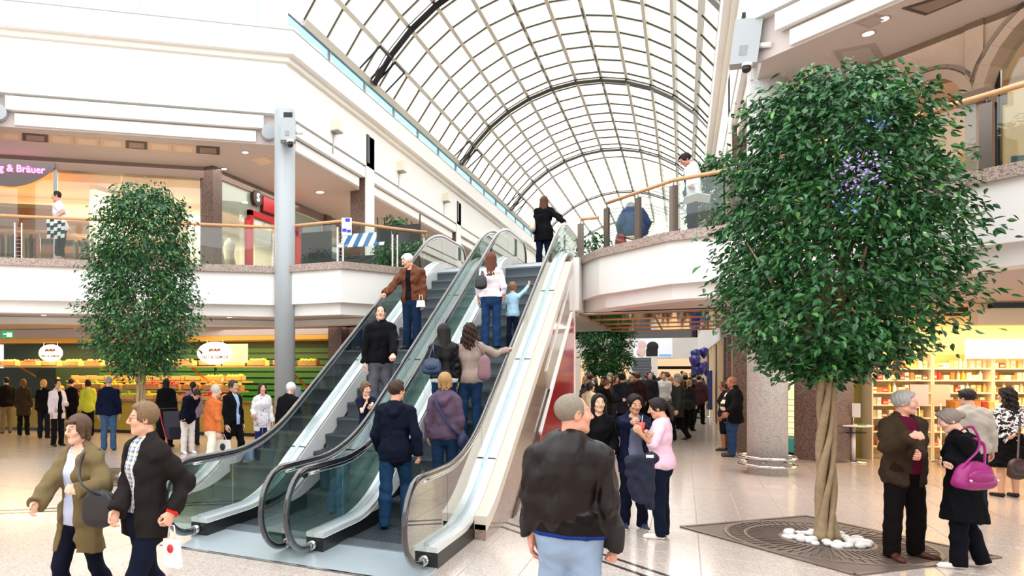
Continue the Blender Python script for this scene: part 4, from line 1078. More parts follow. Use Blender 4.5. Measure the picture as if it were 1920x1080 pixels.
for i in range(15):
    a = .9 + i*.78
    crate(a, .8, 2.07, FR_C[(i*3+1) % 7][0], 8, '%s from the right, high stall shelf' % ORD[i])
for row, (o, z) in enumerate(((.75, 1.02), (1.2, 1.32), (1.6, 1.6))):
    m = MB(); FS.box(m, 3.0, 9.4, o-.22, o+.25, z-.06, z-.01); m.build('stall_tier', CRATE, None, label='sloping wooden tier %s of the fruit stall' % ('just above the counter', 'halfway up the display', 'highest below the shelf')[row], cat='shelf')
    for i in range(9): crate(3.3 + i*.68 + row*.1, o, z, FR_C[(i*2 + row*3) % 7][0], 9 if row < 2 else 5, '%s from the right, %s stall tier' % (ORD[i], ('lowest','middle','top')[row]))
m = MB(); FS.box(m, 9.6, 12.4, 1.12, 1.18, 1.0, 2.0); m.build('dark_panel', GRND, None, label='dark green board hanging below the shelf of the stall', cat='board')
for px, lab in ((95, 'oval fruit and vegetable sign left of the narrow fig tree'), (403, 'oval fruit and vegetable sign right of the narrow fig tree')):
    s_, d = FS.s_of(px, .3); c = FS.at(s_, .3, zat(662, d)); t = thing('oval_sign', lab, 'sign', c, FS.rz() + math.pi, 'oval stall signs')
    A_, B_ = (.42, .27) if px < 200 else (.56, .33)
    m = MB(); n_ = 40; vs = [(A_*math.cos(2*math.pi*k/n_), y, B_*math.sin(2*math.pi*k/n_)) for y in (-.03, .03) for k in range(n_)]
    m.add(vs, [tuple(range(n_)), tuple(range(n_, 2*n_))[::-1]] + [(k, n_+k, n_+(k+1)%n_, (k+1)%n_) for k in range(n_)]); m.build('board', emit('sign_white', '#fdf8ea', .9), t)
    me = text_mesh('OBST & GEMÜSE', .125 if px > 200 else .095, .004, bold=True); me.materials.append(mat('sign_letter', '#8a7a2e', .5)); link('lettering', me, t, (0, -.036, -.12 if px > 200 else -.10), (math.pi/2, 0, 0))
    for k, c_ in enumerate(('#2e7d32', '#d62f26', '#f5c518', '#3f51b5', '#f07c1e', '#c62828')):
        m = MB(); m.ball((-.15 + k*.06, -.035, .08 + .02*(k % 2)), (.035, .012, .04), 10); m.build('fruit_emblem', mat('emblem_' + c_, c_, .5), t)
    for sx in (-1, 1): m = MB(); m.tube([(sx*.25, 0, B_*.8), (sx*.25, 0, .62)], .01, 6); m.build('hanger', CHROME, t)
t_ = FS.at(6.5, 1.0, 2.84); area('stall_light', t_, 11, 1.6, 620, (1,.86,.58), (0,0,FS.rz()))
for i in range(10): p = FS.at(.8 + i*1.2, .35, 2.86); downlight(p.x, p.y, 2.86, .07, emit('lamp_warm', '#ffd28a', 8))
s_, d = FS.s_of(452, .3)
m = MB(); FS.box(m, 2.6, 3.9, .28, .32, 2.15, 2.7); m.build('price_board', emit('board_glow', '#f2dcb4', .35), None, label='pale tilted price board right of the second oval sign', cat='sign')
# corner pier and panelled brown wall between the stall and the escalators
m = MB(); m.box((-8.5,16.6,0),(-8.1,17.2,3.2)); struct('pillar', m, BROWN_GRANITE)
m = MB(); m.box((-8.1,17.0,0),(-4.9,17.3,3.2)); wb = struct('wall_hall', m, mat('brown_panel', '#5d4a42', .4, var=.05))
for i in range(7):
    for j in range(4): q = MB(); q.box((-8.06+i*.45,16.97,.05+j*.78),(-7.64+i*.45,17.0,.79+j*.78)); q.build('panel', mat('brown_panel_face', '#665149', .35, var=.08), wb)
t = thing('promotion_poster', 'orange and white flower poster on the brown wall', 'poster', (-7.35, 16.90, 0)); q = MB(); q.box((-.3,-.02,.55),(.3,.02,1.75)); q.build('board', mat('poster_orange', '#e8622a', .5, var=.2, vscale=4), t); q = MB(); q.box((-.3,-.025,.75),(.3,-.02,1.05)); q.build('band', WHITE, t); q = MB()
for k in range(14): q.ball((rng.uniform(-.26,.26), -.03, rng.uniform(1.5,1.95)), .07, 8)
tag(q.build('flowers', mat('flower_yellow', '#e8c15a', .6, var=.3), t), kind='stuff')
# exit sign
p = onz(14, 627, 3.0); t = thing('exit_sign', 'green emergency exit sign hanging from the ceiling above the queue', 'sign', p, math.atan2(-p.x, p.y)); q = MB(); q.box((-.16,-.03,-.1),(.16,.03,.1)); q.build('case', emit('exit_green', '#1f9d58', .8), t)
q = MB(); q.box((-.02,-.034,-.07),(.12,-.03,.05)); q.box((-.11,-.034,-.01),(-.04,-.03,.02)); q.build('pictogram', emit('exit_white', '#f2fff6', 1.0), t); q = MB(); q.tube([(0,0,.1),(0,0,.21)], .008, 6); q.build('hanger', CHROME, t)

# ------------------------------------------------------------------ first floor left: shops behind the railing
WARM = mat('shop_warm_wall', '#efdfc8', .6, var=.04); PALE = mat('shop_pale_wall', '#eee3d4', .55, var=.03)
F1 = Line((-11.2, 15.1), UL, NLd); F2 = Line((-11.2, 15.1), (0, 1), (-1, 0))
LINT = mat('lintel_brown', '#7d6b60', .45)
m = MB(); F1.box(m, -.1, 12, -.05, .25, 7.1, 7.4); F2.box(m, 0, 40, -.05, .25, 7.15, 7.4); struct('trim_11', m, LINT)
for ln_, s_, wd_ in ((F2, 0.0, .42), (F2, 6.6, .42), (F2, 14, .42)):
    m = MB(); ln_.box(m, s_-wd_/2, s_+wd_/2, -.12, .3, 4.3, 7.4); struct('pillar', m, BROWN_GRANITE)
m = MB(); F1.box(m, -.2, 14, 4.5, 4.7, 4.3, 7.4); F2.box(m, -.2, 30, 4.2, 4.4, 4.3, 7.4); struct('wall_shop_back', m, WARM)
s5, d5 = F1.s_of(104)
m = MB(); F1.box(m, s5-.05, s5+.05, -.04, .06, 4.3, 7.1); m.build('shop_front_post', GREYP, None, label='pale steel post between the two shop windows upstairs', cat='post')
def pane(ln_, a0, a1, z0=4.32, z1=7.1, lab=None):
    m = MB(); ln_.box(m, a0+.03, a1-.03, .0, .016, z0, z1); m.build('window_pane', GLASS, None, kind='structure')
for a0, a1 in ((.3, 2.4), (2.4, s5-.05), (s5+.05, s5+2.5)): pane(F1, a0, a1)
for a0, a1 in ((.25, 2.0), (2.0, 3.0), (4.2, 6.3), (6.9, 9.2), (9.2, 11.5)): pane(F2, a0, a1)
# interior of the first shop: bands of timber, shelves, a lit slab
for z0, z1, c in ((6.55, 6.75, '#d9b48a'), (5.95, 6.15, '#c98a58'), (5.55, 5.75, '#b97a4c')):
    m = MB(); F1.box(m, .6, 9, 3.6, 4.4, z0, z1); m.build('timber_beam', mat('timber_' + c, c, .5, var=.15), None, label='wide timber band across the upstairs shop, %s' % {'#d9b48a':'pale and highest','#c98a58':'orange in the middle','#b97a4c':'dark orange and lowest'}[c], cat='beam')
m = MB(); F1.box(m, s5+.1, 12, .5, 3.5, 6.2, 6.3); m.build('timber_soffit', mat('timber_soffit', '#c9803c', .4, var=.2), None, label='orange timber ceiling panel in the leftmost upstairs shop', cat='ceiling panel')
def rack(ln_, s_, o, lab, cols, n_=9, z=4.3):
    """garment rail with clothes"""
    p = ln_.at(s_, o, z); t = thing('clothes_rail', lab, 'clothes rail', p, ln_.rz()); q = MB()
    q.tube([(-.6,0,0),(-.6,0,1.4),(.6,0,1.4),(.6,0,0)], .016, 8); q.build('frame', CHROME, t)
    for i in range(n_):
        g = MB(); x = -.52 + 1.04*i/(n_-1); c = cols[i % len(cols)]
        g.add([(x-.02,-.2,.55),(x+.02,-.2,.55),(x+.02,.2,.55),(x-.02,.2,.55),(x-.025,-.24,1.2),(x+.025,-.24,1.2),(x+.025,.24,1.2),(x-.025,.24,1.2),(x-.015,-.06,1.34),(x+.015,-.06,1.34),(x+.015,.06,1.34),(x-.015,.06,1.34)],
              [(0,3,2,1),(0,1,5,4),(1,2,6,5),(2,3,7,6),(3,0,4,7),(4,5,9,8),(5,6,10,9),(6,7,11,10),(7,4,8,11),(8,9,10,11)])
        gp = p + Vector((ln_.e.x*0, 0, 0)); g.build('garment', mat('garment_' + c, c, .85, var=.15), None, loc=p, rot=(0,0,ln_.rz()), label='garment hanging on the %s' % lab.split(',')[0], cat='clothing', group='clothes on the ' + lab.split(',')[0])
rack(F1, 1.2, 1.4, 'clothes rail of pale shirts by the granite pier', ['#e9e2d8','#b9c7d6','#d8c0a8'], 8)
rack(F1, 3.2, 1.6, 'clothes rail of dark jackets in the upstairs shop', ['#4a4f5c','#7d6a58','#2e3440'], 8)
rack(F1, s5+1.2, 1.3, 'clothes rail of bags and coats in the leftmost shop', ['#8a3b2a','#4a4038','#c9a070'], 8)
for i in range(3):
    p = F1.at(s5 + .7 + i*.55, .7, 4.3); t = thing('display_plinth', 'low display plinth %s in the leftmost shop window' % ('beside the steel post','in the middle','furthest from the post')[i], 'plinth', p, F1.rz()); q = MB(); q.box((-.22,-.2,0),(.22,.2,.35)); q.build('body', mat('plinth_red', '#a8402c', .5), t)
    b = MB(); b.add([(-.16,-.08,0),(.16,-.08,0),(.16,.08,0),(-.16,.08,0),(-.10,-.05,.24),(.10,-.05,.24),(.10,.05,.24),(-.10,.05,.24)], [(0,3,2,1),(4,5,6,7),(0,1,5,4),(1,2,6,5),(2,3,7,6),(3,0,4,7)]); hb = b.build('handbag', mat('bag_dark', '#3a3330', .4), None, loc=p + Vector((0,0,.35)), rot=(0,0,F1.rz()), label='dark handbag on the display plinth %s' % ('beside the steel post','in the middle','furthest from the post')[i], cat='handbag')
    b = MB(); b.tube([(-.08,0,.24),(-.07,0,.36),(.07,0,.36),(.08,0,.24)], .012, 6); b.build('handle', mat('bag_dark', '#3a3330', .4), hb)
# the first shop's sign: dark hanging board with lit letters
sA, dA = F1.s_of(-70); sB, dB = F1.s_of(104); zt_, zb_ = zat(307, dB), zat(345, dB)
t = thing('shop_sign', 'dark rounded signboard with pink lit letters over the leftmost shop', 'sign'); q = MB(); n_ = 24; vs = []
for o in (-.1, -.06):
    for k in range(n_+1): u = k/n_; vs.append(F1.at(sB + (sA-sB)*u, o, zt_ - .12 - .55*math.sin(math.pi*u)**.8))
    for k in range(n_+1): u = 1-k/n_; vs.append(F1.at(sB + (sA-sB)*u, o, zt_))
k2 = 2*(n_+1); q.add(vs, [tuple(range(k2)), tuple(range(k2, 2*k2))[::-1]] + [(k, k2+k, k2+(k+1)%k2, (k+1)%k2) for k in range(k2)]); q.build('board', mat('sign_board', '#6d6a6c', .5), t)
me = text_mesh('Herzog & Bräuer', .25, .02, 'RIGHT', True); me.materials.append(emit('pink_letters', '#ff7fd0', 2.2)); sC, dC = F1.s_of(86); pc = F1.at(sC, -.12, zat(322, dC)); link('lettering', me, t, pc, (math.pi/2, 0, F1.rz() + math.pi))
area('shop_light_a', F1.at(5, 2.4, 7.05), 9, 3, 420, (1,.87,.72), (0,0,F1.rz())); area('shop_light_b', F2.at(5, 2.2, 7.05), 3, 10, 420, (1,.91,.80))
for i in range(7): p = F2.at(.9 + i*.9, .8 + .5*(i % 2), 7.3); downlight(p.x, p.y, 7.3, .07)
# the second shop: red door frame, round dark emblem and red sign box
RED = mat('shop_red', '#c01c26', .35); sR0, dR0 = F2.s_of(464); sR1, dR1 = F2.s_of(556)
t = thing('shop_portal', 'red rounded door frame of the upstairs shop beside the grey column', 'door frame'); zt_ = zat(394, dR0)
q = MB(); F2.box(q, sR0, sR0+.16, -.1, .1, 4.3, zt_); q.build('jamb', RED, t); q = MB(); F2.box(q, sR1, sR1+.16, -.1, .1, 4.3, zt_); q.build('jamb', RED, t); q = MB(); F2.box(q, sR0, sR1+.16, -.1, .1, zt_-.14, zt_+.02); q.build('header', RED, t)
m = MB(); F2.box(m, .25, 6.4, .02, .06, 6.35, 7.15); m.build('shop_fascia', PALE, None, label='pale fascia board above the red door frame', cat='fascia')
s_, d = F2.s_of(478); c = F2.at(s_, -.06, zat(372, d)); t = thing('round_emblem', 'round dark emblem with a white curl beside the red sign box', 'sign', c, F2.rz() + math.pi/2)
q = MB(); q.tube([(-.04,0,0),(.04,0,0)], .22, 24); 
q = MB(); n_ = 28; q.add([(x, .24*math.cos(2*math.pi*k/n_), .24*math.sin(2*math.pi*k/n_)) for x in (-.05,.05) for k in range(n_)], [tuple(range(n_)), tuple(range(n_,2*n_))[::-1]] + [(k,n_+k,n_+(k+1)%n_,(k+1)%n_) for k in range(n_)])
e_ = q.build('disc', mat('emblem_dark', '#2a1418', .4), t); t.rotation_euler = (0,0,0)
me = text_mesh('S', .34, .01, 'CENTER', True); me.materials.append(emit('emblem_white', '#ffffff', .8)); link('letter', me, t, (.06, 0, 0), (math.pi/2, 0, math.pi/2))
s0_, d0_ = F2.s_of(490); s1_, _ = F2.s_of(545); q = MB(); F2.box(q, s0_, s1_, -.08, .02, zat(395, d0_), zat(368, d0_)); t = thing('sign_box', 'red sign box partly hidden by the round grey column', 'sign'); q.build('box', RED, t); q = MB(); F2.box(q, s0_-.04, s1_+.04, -.05, .03, zat(398, d0_), zat(365, d0_)); q.build('border', mat('emblem_dark', '#2a1418', .4), t)
def mannequin(p, rz, lab, c1, c2):
    t = thing('mannequin', lab, 'mannequin', p, rz); q = MB(); q.lathe([(.16,0),(.16,.02),(.015,.03),(.015,.6)], (0,0,0), 16); q.build('stand', CHROME, t)
    q = MB(); q.lathe([(.10,.6),(.17,.8),(.18,.9),(.13,1.08),(.18,1.28),(.19,1.4),(.07,1.48),(.05,1.55)], (0,0,0), 16); q.build('torso', mat('garment_'+c1, c1, .8), t); q = MB(); q.lathe([(.24,.45),(.18,.9),(.14,1.02)], (0,0,0), 16); q.build('skirt', mat('garment_'+c2, c2, .8), t)
for s_, o, lab, c1, c2 in ((1.0,.6,'shop window mannequin in a pale dress near the granite pier','#e8ded2','#d8cfc4'),(1.7,.7,'shop window mannequin in a cream top beside the red frame','#efe9df','#c9b79e'),(4.6,.8,'shop window mannequin in a blue top behind the grey column','#a9c4dc','#d9b04a'),(5.5,.7,'shop window mannequin in white near the second pier','#f0ece6','#b6a692')):
    mannequin(F2.at(s_, o, 4.3), 0, lab, c1, c2)
# gallery market stalls near the top of the escalators
def stall(px, py0, d, wd_, lab, striped):
    p = atd(px, py0, d); p.z = 4.3; t = thing('market_stall', lab, 'market stall', p, TH*.3); q = MB(); q.box((-wd_/2,-.35,0),(wd_/2,.35,.75)); q.build('counter', mat('stall_dark', '#23282c', .5), t)
    for sx in (-1,1): q = MB(); q.tube([(sx*wd_*.48,-.3,.7),(sx*wd_*.48,-.3,1.75)], .02, 6); q.build('pole', DARK, t)
    if striped:
        for i in range(9):
            q = MB(); x0 = -wd_/2 + wd_*i/9; q.add([(x0,-.5,1.0),(x0+wd_/9,-.5,1.0),(x0+wd_/9,.1,1.45),(x0,.1,1.45),(x0,-.5,.97),(x0+wd_/9,-.5,.97),(x0+wd_/9,.1,1.42),(x0,.1,1.42)], [(0,1,2,3),(7,6,5,4),(0,4,5,1),(2,6,7,3)]); q.build('awning_strip', mat('awning_%d' % (i % 2), ('#e9eef2', '#3b6fa8')[i % 2], .7), t)
    else:
        q = MB(); q.box((-wd_/2,-.32,.75),(wd_/2,-.28,1.5)); q.build('back_board', mat('stall_black', '#171719', .5), t)
stall(685, 470, 19.0, 1.3, 'small market stall with a blue and white striped awning', True)
stall(752, 470, 18.6, 1.2, 'small market stall with a black back board', False)
stall(600, 470, 19.5, .9, 'low dark market counter near the second granite pier', False)
def bush(p, r, n_, lab, pot='#9a6a4a', cat='plant', h=None, grp=None):
    t = thing('potted_plant', lab, cat, p, 0, grp); q = MB(); ph = .3; q.lathe([(r*.35,0),(r*.5,ph),(r*.45,ph),(r*.4,ph-.04)], (0,0,0), 14); q.build('pot', mat('pot_'+pot, pot, .6), t)
    rg = np.random.RandomState(int(abs(p[0]*100)) % 999); v, qq, mi, _ = leaves(rg, n_, lambda u: r*(1-.5*abs(u-.4)), 0, 0, ph, h or ph + r*2.2, .12, 8); tag(link('foliage', mesh_np('foliage', v, qq, LEAF, mi, False), t), kind='stuff')
for px, d, lab in ((742,19.3,'leafy potted plant above the black back board stall'),(725,17.4,'green potted plant at the foot of the right hand market stall'),(770,17.2,'small potted plant behind the old man going down')):
    p = atd(px, 480, d); bush((p.x, p.y, 4.3 + (1.15 if px == 742 else 0)), .22, 380, lab, h=.75)
p = atd(1336, 400, 12.9); bush((p.x, p.y, 4.3), .32, 1300, 'tall dark green potted plant beside the reading man upstairs', h=1.6)
p = atd(1110, 478, 15.6); bush((p.x, p.y, 4.3), .18, 160, 'tiny potted plant at the landing edge', h=.7)
# suspended gallery flags: blue and white sign at the railing bend
p = atd(650, 425, 15.1); q = MB(); q.obox(p, (.11*CT,.11*ST,0), (-.01,.02,0), (0,0,.19)); t = q.build('poster_sign', WHITE, None, label='white poster with blue figures on the balcony railing', cat='sign')
for dx, dz, s_ in ((.02,.14,.05),(-.05,-.08,.045),(.05,-.1,.04)):
    q = MB(); q.obox(p + Vector((dx*CT+.012, dx*ST-.025, dz)), (s_*CT,s_*ST,0), (-.004,.008,0), (0,0,s_*.7)); q.build('blue_figure', mat('poster_blue', '#2a35d0', .5), t)

# ------------------------------------------------------------------ ceiling vents and access panels, cameras, wall lamps
def vent(pts, z, lab, dark, par=None):
    """ceiling panel given by its image corners"""
    P_ = [onz(x, y, z) for x, y in pts]; m = MB(); m.prism([(p.x, p.y) for p in P_], z-.012, z); o = m.build('ceiling_panel', mat('panel_dark', '#4c423d', .6) if dark else mat('panel_beige', '#d9bda6', .6) if z < 7 or P_[0].x < 0 else mat('panel_grey', '#a79b95', .6), None, label=lab, cat='ceiling panel', group='ceiling panels')
    c = sum(P_, Vector())/4; m = MB(); m.prism([((p.x-c.x)*.7+c.x, (p.y-c.y)*.7+c.y) for p in P_], z-.02, z-.012); m.build('inset', mat('panel_inset', '#8f7d72', .5) if dark else mat('panel_inset_pale', '#e3cdb8', .6) if P_[0].x < 0 else mat('panel_inset_grey', '#b5aaa4', .6), o); return o
xs_ = [(0,40,0),(42,90,1),(92,138,0),(140,186,0),(188,234,0),(236,276,1),(278,322,0),(324,366,0),(368,412,1)]
for i, (a, b, dk) in enumerate(xs_):
    y0 = 246 + .072*a; y1 = 246 + .072*b; vent([(a,y0),(b,y1),(b,y1+14),(a,y0+14)], 7.40, ('dark air grille' if dk else 'beige panel') + ' in the row under the upper left gallery, ' + ('leftmost','second','third','fourth','fifth','sixth','seventh','eighth','last')[i] + ' of the row', dk)
vent([(465,298),(495,292),(520,302),(490,311)], 7.4, 'beige ceiling panel beside the head of the round column', 0)
for pts, lab in (([(1690,15),(1770,-10),(1815,-5),(1735,28)], 'dark air grille in the right gallery ceiling near the frame top'), ([(1562,95),(1640,80),(1660,112),(1580,125)], 'ceiling hatch just above the large tree'), ([(1600,42),(1640,25),(1672,33),(1630,52)], 'grey ceiling panel beside two downlights')):
    vent(pts, 7.4, lab, 'grille' in lab)
def box_lamp(px, py, d, w_, h_, lab, tilt=0.0):
    p = atd(px, py, d); t = thing('spotlight_box', lab, 'spotlight', p, math.atan2(-p.x, p.y)); q = MB(); q.box((-w_/2,-.14,-h_/2),(w_/2,.14,h_/2)); q.build('housing', GREYP, t); q = MB(); q.box((-w_*.2,-.147,-h_*.32),(w_*.08,-.14,-h_*.1)); q.build('window', mat('lamp_window', '#8a8d90', .3), t)
    q = MB(); q.ball((w_*.15,-.1,-h_/2-.09), .075, 12); q.build('camera_dome', BLACK, t); q = MB(); q.tube([(w_*.15,-.1,-h_/2),(w_*.15,-.1,-h_/2-.05)], .085, 12); q.build('dome_collar', WHITE, t); q = MB(); q.box((-w_*.3,-.02,h_/2),(w_*.3,.1,h_/2+.16)); q.build('bracket', DARK, t)
    q = MB(); q.tube([(w_*.5,-.05,-h_*.1),(w_*.5+.18,-.12,-h_*.14)], .05, 8); q.build('side_camera', WHITE, t); t.rotation_euler = (0, tilt, t.rotation_euler[2]); return t
box_lamp(1399, 82, 12.2, .42, .78, 'pale grey spotlight box with camera on the granite column head', .12)
box_lamp(540, 245, 15.55, .34, .50, 'pale grey spotlight box with camera on the round painted column head')
for px, py, lab in ((754,312,'wall lantern on the white upper left wall, nearer one'),(838,370,'wall lantern on the white upper left wall, farther one'),(632,235,'pale wall lantern near the upper corner of the left gallery')):
    p = onx(px, py, XL + .12); t = thing('wall_lantern', lab, 'lamp', p); q = MB(); q.box((-.12,-.14,-.16),(.1,.14,.16)); q.build('shade', mat('lantern_cream', '#e6e0cc', .5), t); q = MB(); q.box((-.13,-.15,-.2),(.11,.15,-.16)); q.build('base', mat('lantern_metal', '#8f8c84', .4, metal=.5), t); q = MB(); q.box((-.125,-.03,-.75),(-.11,.03,.1)); q.build('conduit', GREYP, t)

# ------------------------------------------------------------------ ground floor right: shops
RS = Line((.77, 19.65), (.77, -.64), (.64, .77))
m = MB(); RS.box(m, 1.95, 2.75, -.15, .55, 0, 3.2); struct('pillar', m, BROWN_GRANITE)
TEAL = mat('teal_base', '#3fa59b', .35)
for a0, a1, lab in ((.55, 1.05, 'narrow'), (1.05, 1.95, 'wide')):
    t = thing('shop_window', '%s cream lit shop window with a teal base beside the granite column' % lab, 'shop window'); q = MB(); RS.box(q, a0, a1, 0, .2, .05, .12); q.build('plinth', BLACK, t); q = MB(); RS.box(q, a0, a1, -.02, .22, .12, .42); q.build('base_panel', TEAL, t); q = MB(); RS.box(q, a0+.03, a1-.03, .1, .112, .42, 2.9); q.build('glass_pane', GLASS, t)
    q = MB(); RS.box(q, a0, a0+.04, 0, .2, .42, 3.2); q.build('frame_post', mat('frame_brown', '#7a5a42', .4), t)
    q = MB(); RS.box(q, a0+.05, a1-.05, .35, .38, .42, 2.9); q.build('lit_poster', emit('poster_cream', '#ffe2b0', 1.1), t)
q = MB(); RS.box(q, 1.25, 1.85, .25, .6, .42, .46); t = thing('display_rack', 'small white display rack with plants in the wide shop window', 'rack'); q.build('board', WHITE, t)
for k in range(7): q = MB(); q.beam(RS.at(1.3,.4,.5+k*.13), RS.at(1.8,.4,.5+k*.13), .12, .015); q.build('shelf', WHITE, t)
p = RS.at(1.5, .42, 1.36); bush(p, .17, 160, 'small yellow green plant on the display rack', '#d8c25a', h=.75)
# door frames and shopfront fins along the hall's right side
FIN = mat('fin_cream', '#e0c9a8', .4); 
for i, (y, w_) in enumerate(((20.6,.25),(22.3,.5),(26,.4),(30,.4),(34,.4),(39,.4),(45,.4),(51,.4))):
    m = MB(); m.box((XR+.02, y-w_/2, 0), (XR+.35, y+w_/2, 3.2)); struct('pillar', m, BROWN_GRANITE if i < 2 else FIN)
    if i: 
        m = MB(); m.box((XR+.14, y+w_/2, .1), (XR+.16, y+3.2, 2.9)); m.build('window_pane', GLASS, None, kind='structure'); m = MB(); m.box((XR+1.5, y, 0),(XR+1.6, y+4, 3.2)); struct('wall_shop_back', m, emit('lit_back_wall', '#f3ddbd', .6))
m = MB(); m.box((XR, 19.8, 2.85),(XR+.3, 60, 3.2)); struct('trim_12', m, WHITE)
# open shop right of the pier: shelves of goods under bright bands
_p = atd(1612, 690, 15.4); SW = Line((_p.x, _p.y), (math.cos(TH - .06), math.sin(TH - .06)), (0, 1)); SB = 0.0
m = MB(); SW.box(m, -.6, 14, 0, .2, 0, 3.2); wbk = struct('wall_pharmacy', m, mat('shop_cream', '#f1d9a8', .55))
m = MB(); SW.box(m, -.55, .0, -.06, 0, 0, 3.2); struct('wall_pharmacy_side', m, mat('olive_wall', '#8d8540', .55, var=.06))
m = MB(); SW.box(m, .3, 10, -2.6, -2.4, 2.8, 3.2); struct('trim_13', m, mat('shop_header', '#f3e2c0', .5))
for o, z in ((.9, 3.19), (1.9, 3.19), (2.9, 3.19)): q = MB(); SW.box(q, .3, 9, -o, -o+.1, z-.1, z); q.build('lighting_track', DARK, None, label='dark lighting track on the shop ceiling, %s from the front' % {.9:'first',1.9:'second',2.9:'third'}[o], cat='track')
q = MB(); SW.box(q, 1.9, 10, -.45, -.4, 2.2, 2.62); q.build('light_panel', emit('bright_band', '#fff0cf', 1.0), None, label='bright cream light band above the shelves of the right shop', cat='light')
shelf_z = [.3, .62, .92, 1.2, 1.47, 1.74, 2.0]
nb_ = 0
CNAME = ['white','cream','tan','plain white','pink','brown','ivory','pale blue','dark brown','off-white','red','yellow']
COLS = ['#f4efe6','#efe0c0','#d9b26a','#ffffff','#e9c9b4','#b7804a','#f1e7d0','#c9d7dc','#8a5a3a','#f7f3ea','#e3463a','#e8c341']
CM = []
for i, c in enumerate(COLS):
    for k, (w_, d_, h_) in enumerate(((.085,.07,.16),(.07,.07,.2),(.12,.08,.11))):
        q = MB()
        if k == 1: q.lathe([(.03,0),(.035,.02),(.035,.13),(.016,.16),(.016,.2)], (0,0,0), 10)
        else: q.box((-w_/2,-d_/2,0),(w_/2,d_/2,h_)); q.box((-w_/2*.8,-d_/2-.002,h_*.25),(w_/2*.8,-d_/2,h_*.6), 1)
        CM.append((q.mesh('product', [mat('pack_' + c, c, .45), mat('pack_label_%d' % (i % 4), ('#d9d2c4','#c9843a','#a9b8b0','#e8ddc8')[i % 4], .5)]), CNAME[i] + ' ' + ('carton','bottle','flat packet')[k]))
for u, (a0, a1) in enumerate(((.02, 1.25), (1.29, 2.5), (2.54, 3.8), (3.84, 5.2))):
    t = thing('shelf_unit', 'tall wall shelf unit full of goods in the right shop, %s from the pier' % ('first','second','third','fourth')[u], 'shelf unit'); q = MB(); SW.box(q, a0, a1, -.03, -.01, .1, 2.3); q.build('back_panel', mat('shelf_back', '#d9b878', .55), t)
    for a in (a0, a1): q = MB(); SW.box(q, a-.015, a+.015, -.36, -.01, 0, 2.3); q.build('side_panel', mat('shelf_side', '#e9dcc4', .5), t)
    for z in shelf_z:
        q = MB(); SW.box(q, a0, a1, -.36, -.03, z-.03, z); q.build('shelf', mat('shelf_board', '#f2e8d6', .45), t)
        x = a0 + .08
        while x < a1 - .06:
            me, kd = CM[rng.randrange(len(CM))] ; p = SW.at(x, -.26, z)
            if nb_ < 295: link('product', me, None, p, (0,0,SW.rz() + rng.uniform(-.1,.1)), '%s on the %s shelf from the floor of the %s wall unit' % (kd, ORD[shelf_z.index(z)], ORD[u]), 'goods', '%ss on the %s shelf of the %s wall unit' % (kd, ORD[shelf_z.index(z)], ORD[u])); nb_ += 1
            x += rng.uniform(.09, .14)
area('pharmacy_light', SW.at(3.5, -1.6, 3.05), 6, 2, 300, (1,.84,.56), (0,0,SW.rz()))
for i in range(8): p = SW.at(.5 + i*.8, -1.2, 3.2); downlight(p.x, p.y, 3.2, .08, emit('lamp_warm', '#ffd28a', 8))
def gondola(a, o, lab, cols):
    p = SW.at(a, o, 0); t = thing('display_stand', lab, 'display stand', p, SW.rz()); q = MB(); q.box((-.4,-.22,0),(.4,.22,.12)); q.build('base', mat('stand_wood', '#a9743c', .5), t); q = MB(); q.box((-.4,-.015,.12),(.4,.015,1.35)); q.build('panel', mat('stand_wood', '#a9743c', .5), t)
    for k in range(4):
        q = MB(); q.box((-.4,-.22,.3+k*.28),(.4,-.015,.32+k*.28)); q.build('shelf', mat('stand_shelf', '#e6cfa6', .5), t)
        for j in range(6):
            c = cols[(j+k) % len(cols)]; g = MB(); g.box((-.05,-.06,0),(.05,.06,.16)); pp = p + Vector((SW.e.x*(-.33+j*.13) - SW.n.x*.12, SW.e.y*(-.33+j*.13) - SW.n.y*.12, .32+k*.28)); g.build('gift_box', mat('pack_' + c, c, .45), None, loc=pp, rot=(0,0,SW.rz()), label='%s gift box, %s shelf, %s' % ({'#d9922e':'golden','#c23a2a':'red','#f0d070':'pale yellow','#c25a2a':'rust red','#e8a23a':'orange','#8a2f22':'dark red'}[c], ('lowest','second','third','top')[k], lab.replace('wooden display ', '')), cat='box', group='gift boxes on the ' + lab)
gondola(1.2, -1.3, 'wooden display stand behind the laughing man', ['#d9922e','#c23a2a','#f0d070'])
gondola(3.2, -1.6, 'wooden display stand behind the floral blouse', ['#c25a2a','#e8a23a','#8a2f22'])
# bistro table with notice
p = onz(1600, 866); t = thing('bistro_table', 'white round standing table beside the twisted trunk', 'table', p); q = MB(); q.lathe([(.25,0),(.25,.02),(.05,.045)], (0,0,0), 24); q.build('foot', CHROME, t); q = MB(); q.lathe([(.04,.03),(.04,.74)], (0,0,0), 14); q.build('stem', WHITE, t); q = MB(); q.lathe([(.32,.76),(.34,.775),(.34,.79)], (0,0,0), 28); q.build('tabletop', WHITE, t); q = MB(); q.lathe([(.22,.62),(.24,.64)], (0,0,0), 24); q.build('lower_shelf', DARK, t)
t2 = thing('notice_holder', 'white paper notice in a holder on the standing table', 'notice', (p.x, p.y, .79), TH*-.5); q = MB(); q.tube([(0,0,0),(0,0,.18)], .012, 6); q.build('stem', CHROME, t2); q = MB(); q.box((-.12,-.006,.16),(.12,.006,.46)); q.build('paper', mat('paper', '#efe9ea', .6, var=.03), t2)
q = MB(); q.box((-.14,-.05,0),(.0,.05,.03)); q.build('leaflet_stack', mat('leaflet_green', '#4a9a5a', .5), None, loc=(p.x+.2, p.y-.08, .79), label='small green leaflet pile on the standing table', cat='leaflets')
